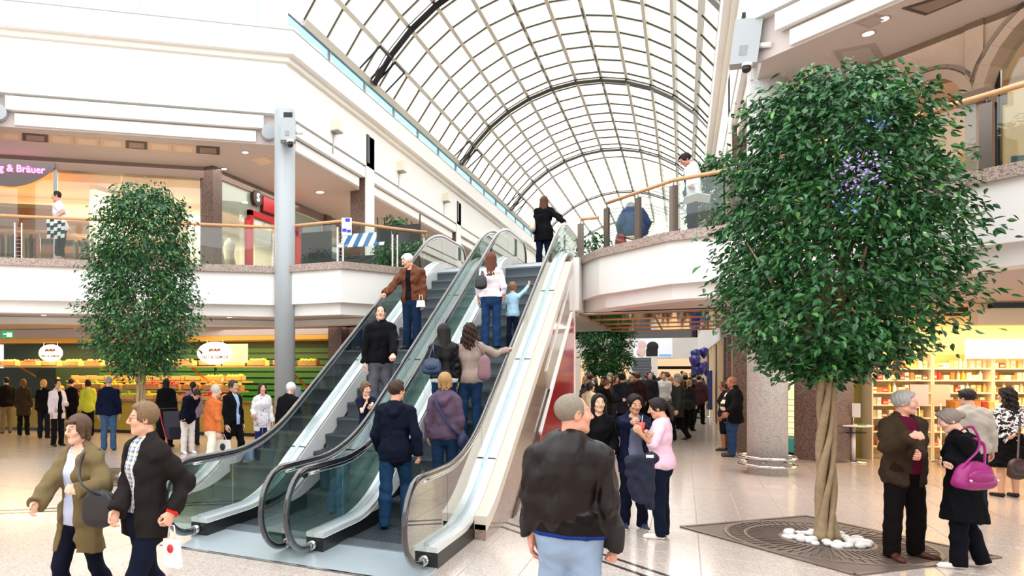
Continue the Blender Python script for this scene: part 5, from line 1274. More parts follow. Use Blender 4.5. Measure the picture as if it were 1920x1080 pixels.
for dx, lab in ((-.12, 'white'), (.75, 'cream')):
    pp = SW.at(.75 + dx*.5, -.75, 0); t2 = thing('info_board', '%s paper notice on a pole inside the right shop' % lab, 'notice', pp, TH*-.5); q = MB(); q.lathe([(.15,0),(.15,.02),(.012,.03),(.012,1.25)], (0,0,0), 12); q.build('pole', CHROME, t2); q = MB(); q.box((-.15,-.01,1.2),(.15,.01,1.65)); q.build('paper', mat('paper_'+lab, '#f0e4d6' if lab == 'cream' else '#f4eeee', .6), t2)

# ------------------------------------------------------------------ first floor right: stone arcade
AF = Line((3.92, 14.37), (.72, -.69), (.69, .72)); SAND = mat('arcade_stone', '#85715f', .7, var=.15, vscale=4, bump=.4, bscale=18); SANDD = mat('arcade_dark', '#5f4f42', .7, var=.15)
def arch_wall(par, s0, s1, zs_, rad, ztop, z0=4.3, th=.35):
    """wall with a round-headed opening between s0 and s1, springing at zs_"""
    c = (s0+s1)/2; m = MB(); N_ = 16; rad = (s1-s0)/2
    for k in range(N_):
        a0, a1 = math.pi*k/N_, math.pi*(k+1)/N_; P_ = [(c + rad*math.cos(a), zs_ + rad*math.sin(a)) for a in (a0, a1)]
        vs = [AF.at(P_[0][0], o, P_[0][1]) for o in (0, th)] + [AF.at(P_[1][0], o, P_[1][1]) for o in (0, th)] + [AF.at(P_[1][0], o, ztop) for o in (0, th)] + [AF.at(P_[0][0], o, ztop) for o in (0, th)]
        m.add(vs, [(0,2,4,6),(1,7,5,3),(0,1,3,2)])
    m.build('spandrel', SAND, par)
    for r0, r1, pr in ((0, .14, .06), (.16, .22, .04)):
        for k in range(N_):
            m = MB(); a0, a1 = math.pi*(k+.004)/N_, math.pi*(k+.996)/N_; q = [(c + (rad+r)*math.cos(a), zs_ + (rad+r)*math.sin(a)) for r, a in ((r0,a0),(r1,a0),(r1,a1),(r0,a1))]
            m.add([AF.at(x, -pr, z) for x, z in q] + [AF.at(x, .1, z) for x, z in q], [(0,1,2,3),(7,6,5,4),(0,4,5,1),(1,5,6,2),(2,6,7,3),(3,7,4,0)]); m.build('voussoir', SANDD if r0 else SAND, par)
arc = tag(link('wall_arcade', None), kind='structure')
sP, dP = AF.s_of(1812); sQ, dQ = AF.s_of(1846); zsp = zat(158, dQ)
arch_wall(arc, sP-1.0, sP-.02, zsp-.15, .5, 7.4); arch_wall(arc, sQ, sQ+2.6, zsp-.25, 1.3, 7.4)
m = MB(); AF.box(m, sP, sQ, -.04, .4, 4.3, 7.4); m.build('pier', SAND, arc); m = MB(); AF.box(m, sP-.07, sQ+.07, -.12, .42, zsp-.28, zsp-.08); m.build('capital', SANDD, arc); m = MB(); AF.box(m, sP-1.5, sP-1.0, 0, .4, 4.3, 7.4); m.build('pier', SAND, arc); m = MB(); AF.box(m, sQ+2.6, sQ+3.2, 0, .4, 4.3, 7.4); m.build('pier', SAND, arc)
m = MB(); AF.box(m, -6, 8, 3.2, 3.4, 4.3, 7.4); struct('wall_arcade_back', m, mat('shop_tan', '#c9a06a', .6, var=.06))
m = MB(); AF.box(m, sP-3.2, sP-1.5, .0, .3, 4.3, 7.4); struct('wall_gallery', m, mat('gallery_wall', '#b3a59a', .6))
t = thing('shop_window', 'large arched shop window with dark frame upstairs', 'shop window'); 
for s_ in (sQ+.06, sQ+.75, sQ+1.5): q = MB(); AF.box(q, s_-.03, s_+.03, .2, .26, 4.3, zsp+.9); q.build('mullion', DARK, t)
for s_ in (sQ+.06, sQ+.75): q = MB(); AF.box(q, s_+.03, s_+.66, .22, .232, 4.35, zsp+.7); q.build('glass_pane', GLASS, t)
t = thing('framed_picture', 'white framed picture hanging behind the arched window', 'picture'); q = MB(); AF.box(q, sQ+.8, sQ+1.9, 1.0, 1.04, 5.0, 6.5); q.build('frame', WHITE, t); q = MB(); AF.box(q, sQ+.9, sQ+1.8, .98, 1.0, 5.1, 6.4); q.build('print', mat('print_grey', '#7d8a86', .5, var=.3, vscale=3), t)
t = thing('display_case', 'dark display case behind the arched window', 'display case'); q = MB(); AF.box(q, sQ+.1, sQ+2.4, .5, 1.1, 4.3, 4.75); q.build('body', DARK, t); q = MB(); AF.box(q, sQ+.1, sQ+2.4, .5, 1.1, 4.75, 4.8); q.build('top', mat('case_top', '#3a3a3c', .2), t)
for i in range(3):
    p = AF.at(sQ+.4+i*.6, .75, 4.8); q = MB(); q.lathe([(.07,0),(.07,.02),(.02,.03),(.02,.1),(.10,.14),(.13,.2)], (0,0,0), 14); q.build('table_lamp', emit('lamp_shade_glow', '#fff1d0', 2.0), None, loc=p, label='small glowing lamp on the dark display case, %s from the pier' % ('first','second','third')[i], cat='lamp')
t = thing('office_chair', 'dark grey chair seen through the railing glass upstairs', 'chair', AF.at(sQ+.45, .35, 4.3)); q = MB(); q.box((-.22,-.2,.42),(.22,.2,.48)); q.build('seat', DARK, t); q = MB(); q.box((-.22,.17,.48),(.22,.22,.95)); q.build('backrest', DARK, t)
for a, b in ((-.19,-.17),(.19,-.17),(-.19,.17),(.19,.17)): q = MB(); q.tube([(a,b,0),(a,b,.42)], .015, 6); q.build('leg', CHROME, t)
area('arcade_light', AF.at(2.2, 1.8, 7.2), 5, 2, 60, (1,.8,.55), (0,0,AF.rz()))

# ------------------------------------------------------------------ ground floor hall under the landing
m = MB(); m.box((-1.95, 15.9, 3.16), (.85, 23.6, 3.19)); t = m.build('mirror_ceiling', mat('mirror_steel', '#e4e4e8', .05, metal=1.0, bump=.12, bscale=5), None, label='mirrored ceiling panel over the hall entrance beside the red wall', cat='ceiling panel')
for y in np.arange(15.9, 23.7, 1.92): q = MB(); q.box((-1.97, y-.02, 3.14), (.87, y+.02, 3.17)); q.build('trim_bar', mat('copper_trim', '#b4764a', .3, metal=.8), t)
for x in (-1.97, -.55, .85): q = MB(); q.box((x-.02, 15.9, 3.145), (x+.02, 23.6, 3.17)); q.build('trim_bar', mat('copper_trim', '#b4764a', .3, metal=.8), t)
m = MB(); m.box((-11, 59, 3.1), (XR, 64, 4.3)); struct('bridge', m, WHITE); m = MB(); m.box((-11, 59, 2.7),(XR, 59.3, 3.1)); struct('trim_14', m, WHITE)
br = thing('balcony_railing', 'dark far railing on the white bridge down the hall', 'railing'); m = MB(); m.box((-8.3, 59.0, 4.9), (XR, 59.06, 4.96)); m.build('handrail', DARK, br); m = MB(); m.box((-8.3,59.02,4.3),(XR,59.04,4.9)); m.build('glass_panel', glass_mat('smoked_glass', '#4a4c55', .1), br)
t = thing('wide_screen', 'advertising screen with a couple in black and white on the far bridge', 'screen', (-2.05, 58.9, 3.55)); q = MB(); q.box((-1.35,-.05,-.72),(1.35,.05,.72)); q.build('case', emit('screen_glow', '#e6ebf4', .35), t); q = MB(); q.ball((-.0,-.05,.1), (.42,.03,.4), 12); q.box((-.45,-.07,-.66),(.35,-.05,-.05)); q.build('dark_figure', mat('screen_dark', '#121217', .4), t); q = MB(); q.ball((-.75,-.05,.25), (.3,.03,.36), 12); q.ball((-.8,-.05,-.3), (.34,.03,.42), 12); q.build('pale_figure', emit('screen_pale', '#e6c4c0', .2), t); q = MB(); q.box((.45,-.07,-.66),(1.3,-.05,-.5)); q.build('band', emit('screen_blue', '#7fb0e6', .3), t)
t = thing('grey_display', 'tall slatted grey display panel below the far bridge', 'display', (-2.45, 52, 0)); q = MB(); q.box((-.55,-.1,0),(.55,.1,2.7)); q.build('panel', mat('display_grey', '#565c66', .5), t)
for k in range(12): q = MB(); q.box((-.5,-.13,.3+k*.2),(.5,-.1,.42+k*.2)); q.build('slat', mat('display_slat', '#6b717b', .5), t)
q = MB(); q.box((-.85,-.12,0),(-.58,.12,2.8)); q.box((.58,-.12,0),(.95,.12,2.8)); q.build('side_frame', WHITE, t)
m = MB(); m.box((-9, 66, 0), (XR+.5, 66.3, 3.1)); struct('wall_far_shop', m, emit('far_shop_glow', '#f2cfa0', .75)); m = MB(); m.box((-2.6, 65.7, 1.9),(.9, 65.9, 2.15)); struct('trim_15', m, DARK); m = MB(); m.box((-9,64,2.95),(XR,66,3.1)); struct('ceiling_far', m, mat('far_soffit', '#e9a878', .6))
m = MB(); m.box((-9, 50, 0), (-6.2, 50.4, 3.1)); struct('wall_far_left', m, PALE)
# balloons
bl = atd(1322, 682, 31.0) + Vector((-.22,0,0))
for i in range(9):
    o = Vector((random.Random(i).uniform(-.3,.3), random.Random(i+40).uniform(-.3,.3), random.Random(i+80).uniform(-.5,.75))); q = MB(); q.lathe([(.01,-.27),(.05,-.22),(.16,-.08),(.21,.06),(.19,.17),(.11,.24),(.01,.27)], (0,0,0), 14)
    b_ = q.build('balloon', mat('balloon_violet', '#332a86', .25, coat=.4), None, loc=bl + o, label='dark violet balloon in the bunch by the right shop fronts', cat='balloon', group='bunch of violet balloons'); q = MB(); q.tube([(0,0,-.27),(-o.x*.5,-o.y*.5,-1.6)], .004, 4); q.build('string', WHITE, b_)
for i, (px, z0, z1, c) in enumerate(((1300,1.2,2.6,'#3a3f78'),(1331,.3,1.9,'#2f3570'))):
    p = atd(px, 690, 31 - i*3); t = thing('hanging_banner', ('dark blue banner hanging by the far right shop fronts','short dark blue banner below the balloons')[i], 'banner', (p.x, p.y, 0)); q = MB(); q.box((-.09,-.02,z0),(.09,.02,z1)); q.build('cloth', mat('banner_'+c, c, .7), t); q = MB(); q.lathe([(.2,0),(.2,.03),(.015,.04),(.015,z1+.05)], (0,.04,0), 12); q.build('pole', CHROME, t)
area('hall_light', (-1.5, 34, 9.5), 8, 30, 200, (1,.97,.93))
# ------------------------------------------------------------------ people and what they carry
def plaid_mat():
    m = bpy.data.materials.new('plaid_cloth'); m.use_nodes = True; N = m.node_tree.nodes; L = m.node_tree.links; b = N['Principled BSDF']; b.inputs['Roughness'].default_value = .85
    tc = N.new('ShaderNodeTexCoord'); last = None
    base = (*rgb('#b9c2cf'), 1)
    for ax, sc, col, th in (('X', 62, '#4b5a78', .62), ('Z', 62, '#4b5a78', .62), ('X', 31, '#efeae0', .75), ('Z', 31, '#d9c9a8', .8)):
        w_ = N.new('ShaderNodeTexWave'); w_.bands_direction = ax; w_.inputs['Scale'].default_value = sc / 6.283 * 1.0; w_.inputs['Phase Offset'].default_value = .7 if sc < 40 else 0; L.new(tc.outputs['Object'], w_.inputs['Vector'])
        r_ = N.new('ShaderNodeMapRange'); r_.inputs['From Min'].default_value = th; r_.inputs['From Max'].default_value = th + .1; r_.inputs['To Max'].default_value = .75; L.new(w_.outputs['Fac'], r_.inputs['Value'])
        mx = N.new('ShaderNodeMix'); mx.data_type = 'RGBA'; mx.inputs['B'].default_value = (*rgb(col), 1)
        if last: L.new(last, mx.inputs['A'])
        else: mx.inputs['A'].default_value = base
        L.new(r_.outputs['Result'], mx.inputs['Factor']); last = mx.outputs['Result']
    L.new(last, b.inputs['Base Color']); return m
def print_mat(name, a, b_, scale, lo=.45, c3=None):
    m = bpy.data.materials.new(name); m.use_nodes = True; N = m.node_tree.nodes; L = m.node_tree.links; b = N['Principled BSDF']; b.inputs['Roughness'].default_value = .8
    tc = N.new('ShaderNodeTexCoord'); v = N.new('ShaderNodeTexNoise'); v.inputs['Scale'].default_value = scale; v.inputs['Detail'].default_value = 2; L.new(tc.outputs['Object'], v.inputs['Vector'])
    r_ = N.new('ShaderNodeValToRGB'); r_.color_ramp.interpolation = 'CONSTANT'; e = r_.color_ramp.elements; e[0].color = (*rgb(a), 1); e[1].position = lo; e[1].color = (*rgb(b_), 1)
    if c3: q = e.new(lo + .13); q.color = (*rgb(c3), 1)
    L.new(v.outputs['Fac'], r_.inputs['Fac']); L.new(r_.outputs['Color'], b.inputs['Base Color']); return m
def smooth(P_, n=7):
    P_ = [Vector(p) for p in P_]; Q_ = [P_[0]*2 - P_[1]] + P_ + [P_[-1]*2 - P_[-2]]; out = []
    for i in range(1, len(Q_) - 2):
        a, b, c, d = Q_[i-1:i+3]
        for k in range(n):
            t = k/n; out.append(.5*((2*b) + (c-a)*t + (2*a-5*b+4*c-d)*t*t + (3*b-a-3*c+d)*t**3))
    return out + [P_[-1]]
def soft_bag(label, c, size, col, strap=None, rz=0.0, cat='bag', rough=.4, strap_r=.012, flap=True, taper=.8, buckles=False):
    """soft rounded bag; strap is a list of points in world space"""
    w_, d_, h_ = size; t = thing('handbag', label, cat, c, rz); m = mat('bag_' + col, col, rough, var=.15, vscale=12, bump=.3, bscale=22)
    q = MB(); nu, nv = 20, 12; vs = []
    for j in range(nv + 1):
        v = j/nv; z = -h_/2 + h_*v; k = 1 + (taper-1)*v; rnd = math.sqrt(max(.05, 1 - abs(2*v-1)**4))
        for i in range(nu):
            a = 2*math.pi*i/nu; ca, sa = math.cos(a), math.sin(a); ex = .45
            vs.append((w_/2*k*rnd*math.copysign(abs(ca)**ex, ca), d_/2*(1.1-.5*v)*rnd*math.copysign(abs(sa)**.7, sa), z + .012*math.sin(5*a)*(v > .6)))
    fs = [(j*nu+i, j*nu+(i+1)%nu, (j+1)*nu+(i+1)%nu, (j+1)*nu+i) for j in range(nv) for i in range(nu)] + [tuple(range(nu))[::-1], tuple(range(nv*nu, nv*nu+nu))]
    q.add(vs, fs, 0, True); q.build('body', m, t)
    if flap:
        q = MB(); q.ball((0, -d_*.40, h_*.02), (w_*.30, d_*.13, h_*.24), 16); q.build('front_pocket', m, t)
    if buckles:
        for sx in (-1, 1): q = MB(); q.ball((sx*w_*.3, -d_*.55, -h_*.1), .014, 10); q.build('clasp', CHROME, t)
    if strap:
        R = Matrix.Rotation(-rz, 3, 'Z'); q = MB(); q.tube(smooth([R @ (Vector(p) - Vector(c)) for p in strap]), strap_r, 8, flat=.45); q.build('strap', m, t)
    return t
def paper_bag(label, c, size, col, rz=0.0, logo=None):
    w_, d_, h_ = size; t = thing('carrier_bag', label, 'bag', c, rz); q = MB()
    q.add([(-w_/2,-d_/2,-h_),(w_/2,-d_/2,-h_),(w_/2,d_/2,-h_),(-w_/2,d_/2,-h_),(-w_*.42,-d_*.2,-.1),(w_*.42,-d_*.2,-.1),(w_*.42,d_*.2,-.1),(-w_*.42,d_*.2,-.1)], [(0,3,2,1),(0,1,5,4),(1,2,6,5),(2,3,7,6),(3,0,4,7),(4,5,6,7)]); q.build('body', mat('bag_'+col, col, .5, var=.06), t)
    q = MB(); q.tube([(-w_*.2,0,-.1),(-.02,0,0),(.02,0,0),(w_*.2,0,-.1)], .006, 6); q.build('handle', mat('bag_'+col, col, .5), t)
    if logo: q = MB(); q.ball((0,-d_*.42,-h_*.55), (w_*.16,.012,w_*.2), 12); q.build('logo', mat('bag_logo_'+logo, logo, .5), t)
    return t
def glasses(J, col='#5a2f2a'):
    q = MB()
    for sx in (-1, 1):
        q.tube([(sx*.031 + .023*math.cos(a), .100 + .002*math.sin(a), .006 + .015*math.sin(a)) for a in np.linspace(0, 2*math.pi, 16, endpoint=False)], .0014, 6, closed=True); q.tube([(sx*.054,.098,.01),(sx*.078,.06,.012),(sx*.083,-.005,.01)], .0014, 5)
    q.tube([(-.009,.102,.01),(.009,.102,.01)], .002, 5); t = q.build('spectacles', mat('glasses_'+col, col, .3), None, label='thin framed spectacles worn by the %s' % ('woman in the olive coat' if col == '#6a3a38' else 'man in the plaid shirt'), cat='glasses'); t.matrix_world = Matrix.LocRotScale(J['pos'], Euler((0,0,J['yaw'])), None) @ J['M_head']; return t
NO = None
WALK = dict(gl=((.02,.34,-1),(.02,-.12,-1)), gr=((.03,-.22,-1),(.02,-.55,-1)), qr=-22)
WALK2 = dict(gr=((.02,.30,-1),(.02,-.10,-1)), gl=((.03,-.2,-1),(.02,-.5,-1)), ql=-20)
def jk(c, **k): d_ = dict(c=c, ease=.026, hem=.86, fold=.009, collar=.05); d_.update(k); return d_
def sw_(c, **k): d_ = dict(c=c, ease=.020, hem=.90, fold=.007); d_.update(k); return d_
def tr(c, **k): d_ = dict(c=c); d_.update(k); return d_
NAVYJ, BLUEJ, BLK = '#1b2440', '#2f5384', '#17171a'
# the strolling couple
a = person('woman with spectacles in an olive hooded coat walking beside a man in plaid', px=150, d=5.45, h=1.64, sex='f', face=-128, pose=dict(WALK2, tr=atd(66,945,5.15), er=(.6,-.2,-.8), tl=atd(143,918,5.1), el=(-.8,-.3,-.6), head=(12,4,0), hr='relax', hl='fist', dl=(.6,.5,.3), twist=6),
       inner=dict(c='#c3cbe8', ease=.012, hem=.84, neck=.02), top=jk('#857451', ease=.036, hem=.62, flare=.12, collar=.065, fold=.012, open=[(-.7,.12),(-.3,.07),(.0,.055),(.18,.06),(.26,.08)], hood=True), pants=tr('#141a30', flare=.03, ease=.012), hair=('bangs','#6b4f3c'), skin='#e3b79d')
glasses(a, '#6a3a38')
p = atd(186, 955, 5.02); soft_bag('black leather shoulder bag hanging at the hip of the woman in olive', p, (.27,.10,.27), '#1c191b', [p + Vector((.02,0,.1)), atd(152,905,4.98), a['shl'] + Vector((-.02,-.1,.03)), a['shl'] + Vector((.05,.02,.07))], TH - .1, taper=.95, flap=False, strap_r=.018)
b = person('man with spectacles, plaid shirt and dark jacket walking beside the woman in olive', px=272, d=5.15, h=1.76, face=-122, pose=dict(WALK, head=(24,2,0), tr=atd(218,955,4.95), er=(.3,-.6,-.7), tl=atd(322,956,5.0), el=(-.15,-.9,-.3), hl='grip', hr='relax'),
       inner=dict(m=plaid_mat(), c='', ease=.014, hem=.955, collar=.045, hollow=0), top=jk('#2f2a29', ease=.034, hem=.78, flare=.08, collar=.06, fold=.011, open=[(-.5,.10),(-.2,.075),(.0,.07),(.2,.08)]), pants=tr('#161e36', flare=.03), hair=('shortm','#8a6f50'), skin='#dba98e')
glasses(b)
q = MB(); q.tube([(math.cos(t)*.152 , math.sin(t)*.112, 0) for t in np.linspace(0, 2*math.pi, 28, endpoint=False)], .018, 8, closed=True); o = q.build('belt', mat('belt_dark', '#15110f', .4), b['o'], loc=(0, 0, .985)); q = MB(); q.box((-.025,.108,-.018),(.025,.132,.018)); q.build('buckle', CHROME, o)
q = MB(); q.tube([(0,0,-.02),(0,0,.02)], .046, 14); cq = (b['wrl'] - b['ell']).normalized(); o = q.build('cuff', mat('red_cuff', '#d62020', .8), None); o.parent = b['o']; M_ = Matrix.LocRotScale(b['wrl'] - cq*.01, cq.to_track_quat('Z', 'Y'), None); o.matrix_basis = Matrix.LocRotScale(b['pos'], Euler((0,0,b['yaw'])), None).inverted() @ M_
paper_bag('white and red plastic bag hanging from the hand of the man in plaid', atd(322, 985, 5.0), (.16,.05,.30), '#f0e3e3', TH - .4, '#c22a2a')
# man in the brown leather jacket
c = person('man with grey hair in a brown leather jacket and pale jeans seen from behind', px=1068, d=4.35, h=1.825, face=6, build=.96, belly=.03, pose=dict(head=(62,-2,0), al=((.18,-.06,-1),(.04,.2,-1)), tr=atd(1150,1026,4.25), er=(.4,-.6,-.6), hr='fist', gl=((.05,.12,-1),(0,-.08,-1))),
       top=jk('#1c100e', ease=.034, sease=.7, hem=.915, flare=-.22, hemc=('#150c0b', .075), collar=.06, fold=.016, ffreq=22, rough=.34, spec=.3, cuff=.0), inner=dict(c='#2446a0', ease=.010, hem=.906), pants=tr('#93aac6', ease=.022, flare=.0), hair=('fringe','#8f8577'), skin='#d99c84', res=.010)
# three young women
person('young woman with dark hair in a black turtleneck behind the man in leather', px=1124, d=8.75, h=1.66, sex='f', face=150, pose=dict(head=(18,0,0), tl=atd(1150,848,8.5)), top=jk('#121216', ease=.024, hem=.55, flare=.04, collar=.08), pants=tr(BLK, slim=.9), hair=('long','#1e1714'), skin='#dcae92')
d_ = person('young woman in a navy cardigan and grey shirt eating from a pink cup', px=1188, foot=990, h=1.67, sex='f', face=165, pose=dict(head=(-6,14,0), tr=atd(1185,792,8.15), er=(.6,-.1,-1), tl=atd(1203,808,8.1), el=(-.6,-.1,-1), hl='grip', hr='grip'),
       inner=dict(c='#7d86a0', ease=.014, hem=.86), top=jk('#1c2246', ease=.024, hem=.72, collar=0, open=[(-.6,.09),(.2,.075)]), pants=tr('#141a33', slim=.92), hair=('bun','#211815'), skin='#d39f82', shoes=('sneaker','#3a4668','#e8e8e8'))
e = person('young woman in a pink striped shirt with a navy jacket over her arm', px=1240, foot=1008, h=1.645, sex='f', face=-78, pose=dict(head=(-8,18,0), tl=atd(1200,812,7.85), el=(.1,-.3,-1), tr=atd(1205,822,7.75), er=(.5,-.3,-.9), hl='grip', hr='grip'),
       top=dict(c='#e9c3d6', ease=.02, hem=.88, sleeve=.62, fold=.006, collar=.04), pants=tr('#162038', slim=.95), hair=('pony','#2a1d18'), skin='#d6a285', shoes=('sneaker','#e9e2da','#f4f0ea'))
p = atd(1203, 800, 7.95); t = thing('paper_cup', 'pink paper cup held between two young women', 'cup', p); q = MB(); q.lathe([(.026,-.05),(.036,.05),(.033,.05),(.024,-.045)], (0,0,0), 18); q.build('cup', mat('cup_pink', '#e0554e', .5), t); q = MB(); q.tube([(0,0,.0),(.01,.0,.13)], .004, 6); q.build('straw', mat('straw_white', '#f2d8d8', .5), t)
p = atd(1202, 880, 7.7); t = thing('draped_jacket', 'navy jacket draped over the forearm of the woman in pink', 'jacket', p, TH); q = MB()
f = Field((-.3,-.2,-.55), (.3,.2,.25), .012); Rz = np.eye(3); f.cone((-.12,.0,.10), (.13,-.02,.13), .06, .06, .03); f.etube((-.01,0,-.36), (.0,0,.1), Rz, (.12,.045), (.15,.06), .03, flat0=True); f.cone((.09,-.01,.08), (.11,.0,-.44), .06, .045, .04, flat=True); f.cone((-.1,.0,.08), (-.08,.01,-.26), .06, .05, .04, flat=True); f.noise(.016, 22, 7)
V_, Q_ = f.mesh(); link('cloth', mesh_np('drape', V_, Q_, [mat('cloth_navy_drape', deep('#18203f'), .85, var=.15, bump=.4, bscale=14)]), t); q = MB(); q.box((.02,-.085,.14),(.10,-.075,.17)); q.build('label_tab', WHITE, t)
# laughing man and the woman with the magenta bag
g = person('laughing man with white moustache in a brown tweed jacket standing on the grate', px=1694, foot=1046, h=1.75, face=128, belly=.03, build=1.05, pose=dict(head=(-30,2,4), tr=atd(1712,818,6.85), er=(.5,-.5,-.8), tl=atd(1718,868,6.85), el=(-.8,-.2,-.5), hr='fist', hl='relax', dl=(.4,.6,-.1), dr=(-.9,.3,.1), fl=-22, fr=24, gl=((.12,.05,-1),(.02,-.03,-1)), gr=((.1,0,-1),(.03,0,-1))),
       inner=dict(c='#6d1438', ease=.016, hem=.9, collar=.05), top=jk('#4b3b2c', ease=.034, hem=.80, flare=.09, collar=.03, fold=.009, open=[(-.45,.09),(-.25,.05),(.0,.045),(.15,.06),(.25,.08)], ox=.02), pants=tr('#15100f', ease=.02), hair=('shortm','#a9a6a2'), skin='#e0a58f', shoes=('shoe','#5a2a1c','#2a1a14'))
q = MB(); q.tube([(-.026,.098,-.047),(0,.109,-.04),(.026,.098,-.047)], .0075, 8); o = q.build('moustache', mat('hair_white', '#e6e2dc', .7), g['o']); o.matrix_basis = g['M_head']
for x in (0,):
    q = MB(); q.box((-.1,.0,-.012),(.1,.012,.012)); 
h_ = person('woman with streaked grey hair in a black coat carrying a magenta bag', px=1806, foot=1064, h=1.60, sex='f', face=-100, pose=dict(head=(-6,20,0), lean=(8,0), hl='fist', hr='fist', tl=atd(1782,872,6.8), el=(.1,-.7,-.7), tr=atd(1776,884,6.68), er=(.4,-.7,-.6), gr=((.02,-.12,-1),(.02,-.3,-1)), gl=((.02,.12,-1),(0,0,-1)), qr=-6),
       top=jk('#0f1016', ease=.034, hem=.52, flare=.13, collar=.05, hood=True), pants=tr('#10131f', ease=.016, flare=.02), hair=('bun','#8f8378'), skin='#e2b39c', shoes=('pump','#e6dfd2','#f0ece4'))
p = atd(1826, 893, 6.42); soft_bag('big magenta leather handbag on the arm of the woman in black', p, (.46,.17,.26), '#8e1467', [p + Vector((-.1*CT,-.1*ST,.1)), atd(1836,838,6.42), atd(1822,800,6.5), h_['shr'] + Vector((0,-.03,.05)), atd(1842,830,6.6), p + Vector((.1*CT,.1*ST,.1))], TH + .1, taper=.62, buckles=True, strap_r=.014)
person('man in a pale grey jacket with his back turned in front of the right shop', px=1822, d=9.6, h=1.70, face=-28, pose=dict(head=(-25,8,0), lean=(6,0)), top=jk('#b3aea6', ease=.028, hem=.84), pants=tr('#1d2640'), hair=('short','#2a211d'), skin='#d9a78e')
f_ = person('woman with dark curly hair in a black and white floral blouse at the right edge', px=1890, foot=932, h=1.68, sex='f', face=-40, pose=dict(head=(-25,4,0), tr=atd(1895,855,10.2)), top=dict(c='', m=print_mat('floral_cloth', '#1c1c20', '#e6e4e6', 16, .47, '#5d5a64'), ease=.022, hem=.88, fold=.007), skirt=dict(c='#121215', hem=.48, flare=.14, fold=.012, ffreq=30), hair=('curly','#1f1815'), skin='#d3a085', shoes=('pump','#241d1a'))
p = atd(1908, 880, 9.9); soft_bag('dark brown shoulder bag carried by the woman in the floral blouse', p, (.3,.12,.3), '#3a2420', [p + Vector((0,0,.12)), f_['shr'] + Vector((.02,0,.04))], TH)
# man in the striped shirt by the granite column, someone behind him
person('heavy bald man in a black jacket and striped shirt beside the granite column', px=1374, foot=856, h=1.80, face=-105, belly=.07, build=1.1, pose=dict(head=(10,6,0), tl=atd(1365,775,15.2), gl=((.02,.1,-1),(0,0,-1))), inner=dict(c='#e8dcc0', ease=.02, hem=.86, stripes=('#1f1a1a', .16)), top=jk('#141317', ease=.045, hem=.74, flare=.15, open=[(-.5,.15),(0,.13),(.2,.10)]), pants=tr('#33507a', ease=.022), hair=('bald','#a5705a'), skin='#b97a62', shoes=('shoe','#3a2c26'))
person('bare-legged woman in dark shorts half hidden behind the bald man', px=1358, foot=845, h=1.66, sex='f', face=-80, top=sw_('#2a2430', hem=.86), pants=tr('#1c1a20', len=.48), hair=('short','#5a4030'), skin='#a87058')
# going down
def onstep(x, y): k = max(0, int((y - 8.05)//.4)); return (x, y, min(4.25, .231*k + .04))
Y_ = 12.35; pe = onstep(-4.50, 12.25)
def rail_pt(x, y, dz=.03): return Vector((x, y, nose(y, .8) + .94 + dz))
person('white-haired man in a brown leather jacket going down, hand on the left rail', pos=pe, h=1.80, face=-150, pose=dict(head=(42,20,0), lean=(7,0), tr=rail_pt(-5.12, 11.75), er=(.6,-.3,-.7), hr='grip', dr=(.1,.9,-.3), pr=(0,0,-1)), inner=dict(c='#1d1a20', ease=.014, hem=.9), top=jk('#7d4a33', ease=.034, hem=.87, rough=.45, fold=.012, open=[(-.4,.07),(0,.05),(.2,.05)]), pants=tr('#203a5e', ease=.02), hair=('shortm','#e9e6e0'), skin='#e0a58c', shoes=('shoe','#4a4038'))
paper_bag('small white paper bag in the hand of the white-haired man', atd(789, 553, 12.6), (.16,.06,.22), '#f1ece2', .2)
person('dark-haired man in a black zip jacket going down on the left escalator', pos=onstep(-4.26, 10.15), h=1.80, face=176, pose=dict(head=(4,-2,0), tl=rail_pt(-3.86, 9.72), el=(-.8,-.1,-.6), hl='grip', dl=(.1,.8,-.5), pl=(0,0,-1)), top=jk('#12131a', ease=.03, hem=.86, collar=.085, fold=.009), pants=tr('#6d6d78', ease=.02), hair=('crop','#2b211c'), skin='#dfae97')
person('small boy in a navy T-shirt and pale jeans going down, hand at his mouth', pos=onstep(-4.08, 9.22), h=1.28, sex='c', face=168, pose=dict(head=(-14,10,0), tl=rail_pt(-3.86, 8.86), el=(-.3,-.6,-.7), tr=atd(688,752,9.93), er=(.4,.3,-1), hr='fist', dr=(0,.1,1), lean=(4,6)), top=dict(c='#191f3c', ease=.018, hem=.84, sleeve=.35), pants=tr('#7fa2d4', ease=.014), hair=('boy','#7d6248'), skin='#e6b79f', shoes=('sneaker','#5a6068','#e0e0e0'))
# going up
person('woman with long wavy hair in a black coat at the top of the right escalator', pos=(-2.86, 16.6, 4.29), h=1.70, sex='f', face=0, pose=dict(head=(10,0,0), tr=rail_pt(-2.30, 16.4), er=(.8,-.2,-.5)), top=jk('#14151a', ease=.034, hem=.68, flare=.10), pants=tr('#18223f'), hair=('long','#6b432c'), skin='#d9a88e')
p = atd(998, 422, 15.9); soft_bag('pale patterned shoulder bag of the woman at the top of the escalator', p, (.16,.30,.34), '#cfc8b4', None, .2, flap=False)
u2 = person('woman with long auburn hair, white blouse and blue jeans holding the hand of a boy', pos=onstep(-2.98, 12.1), h=1.67, sex='f', face=2, pose=dict(tr=atd(943,562,12.1), er=(.6,-.3,-.8), al=((.25,.05,-1),(.05,.3,-1))), top=sw_('#efe4ea', hem=.93, ease=.018, sleeve=.8), pants=tr('#2c4f80', ease=.010, flare=.025), hair=('long','#7a4630'), skin='#dba98e')
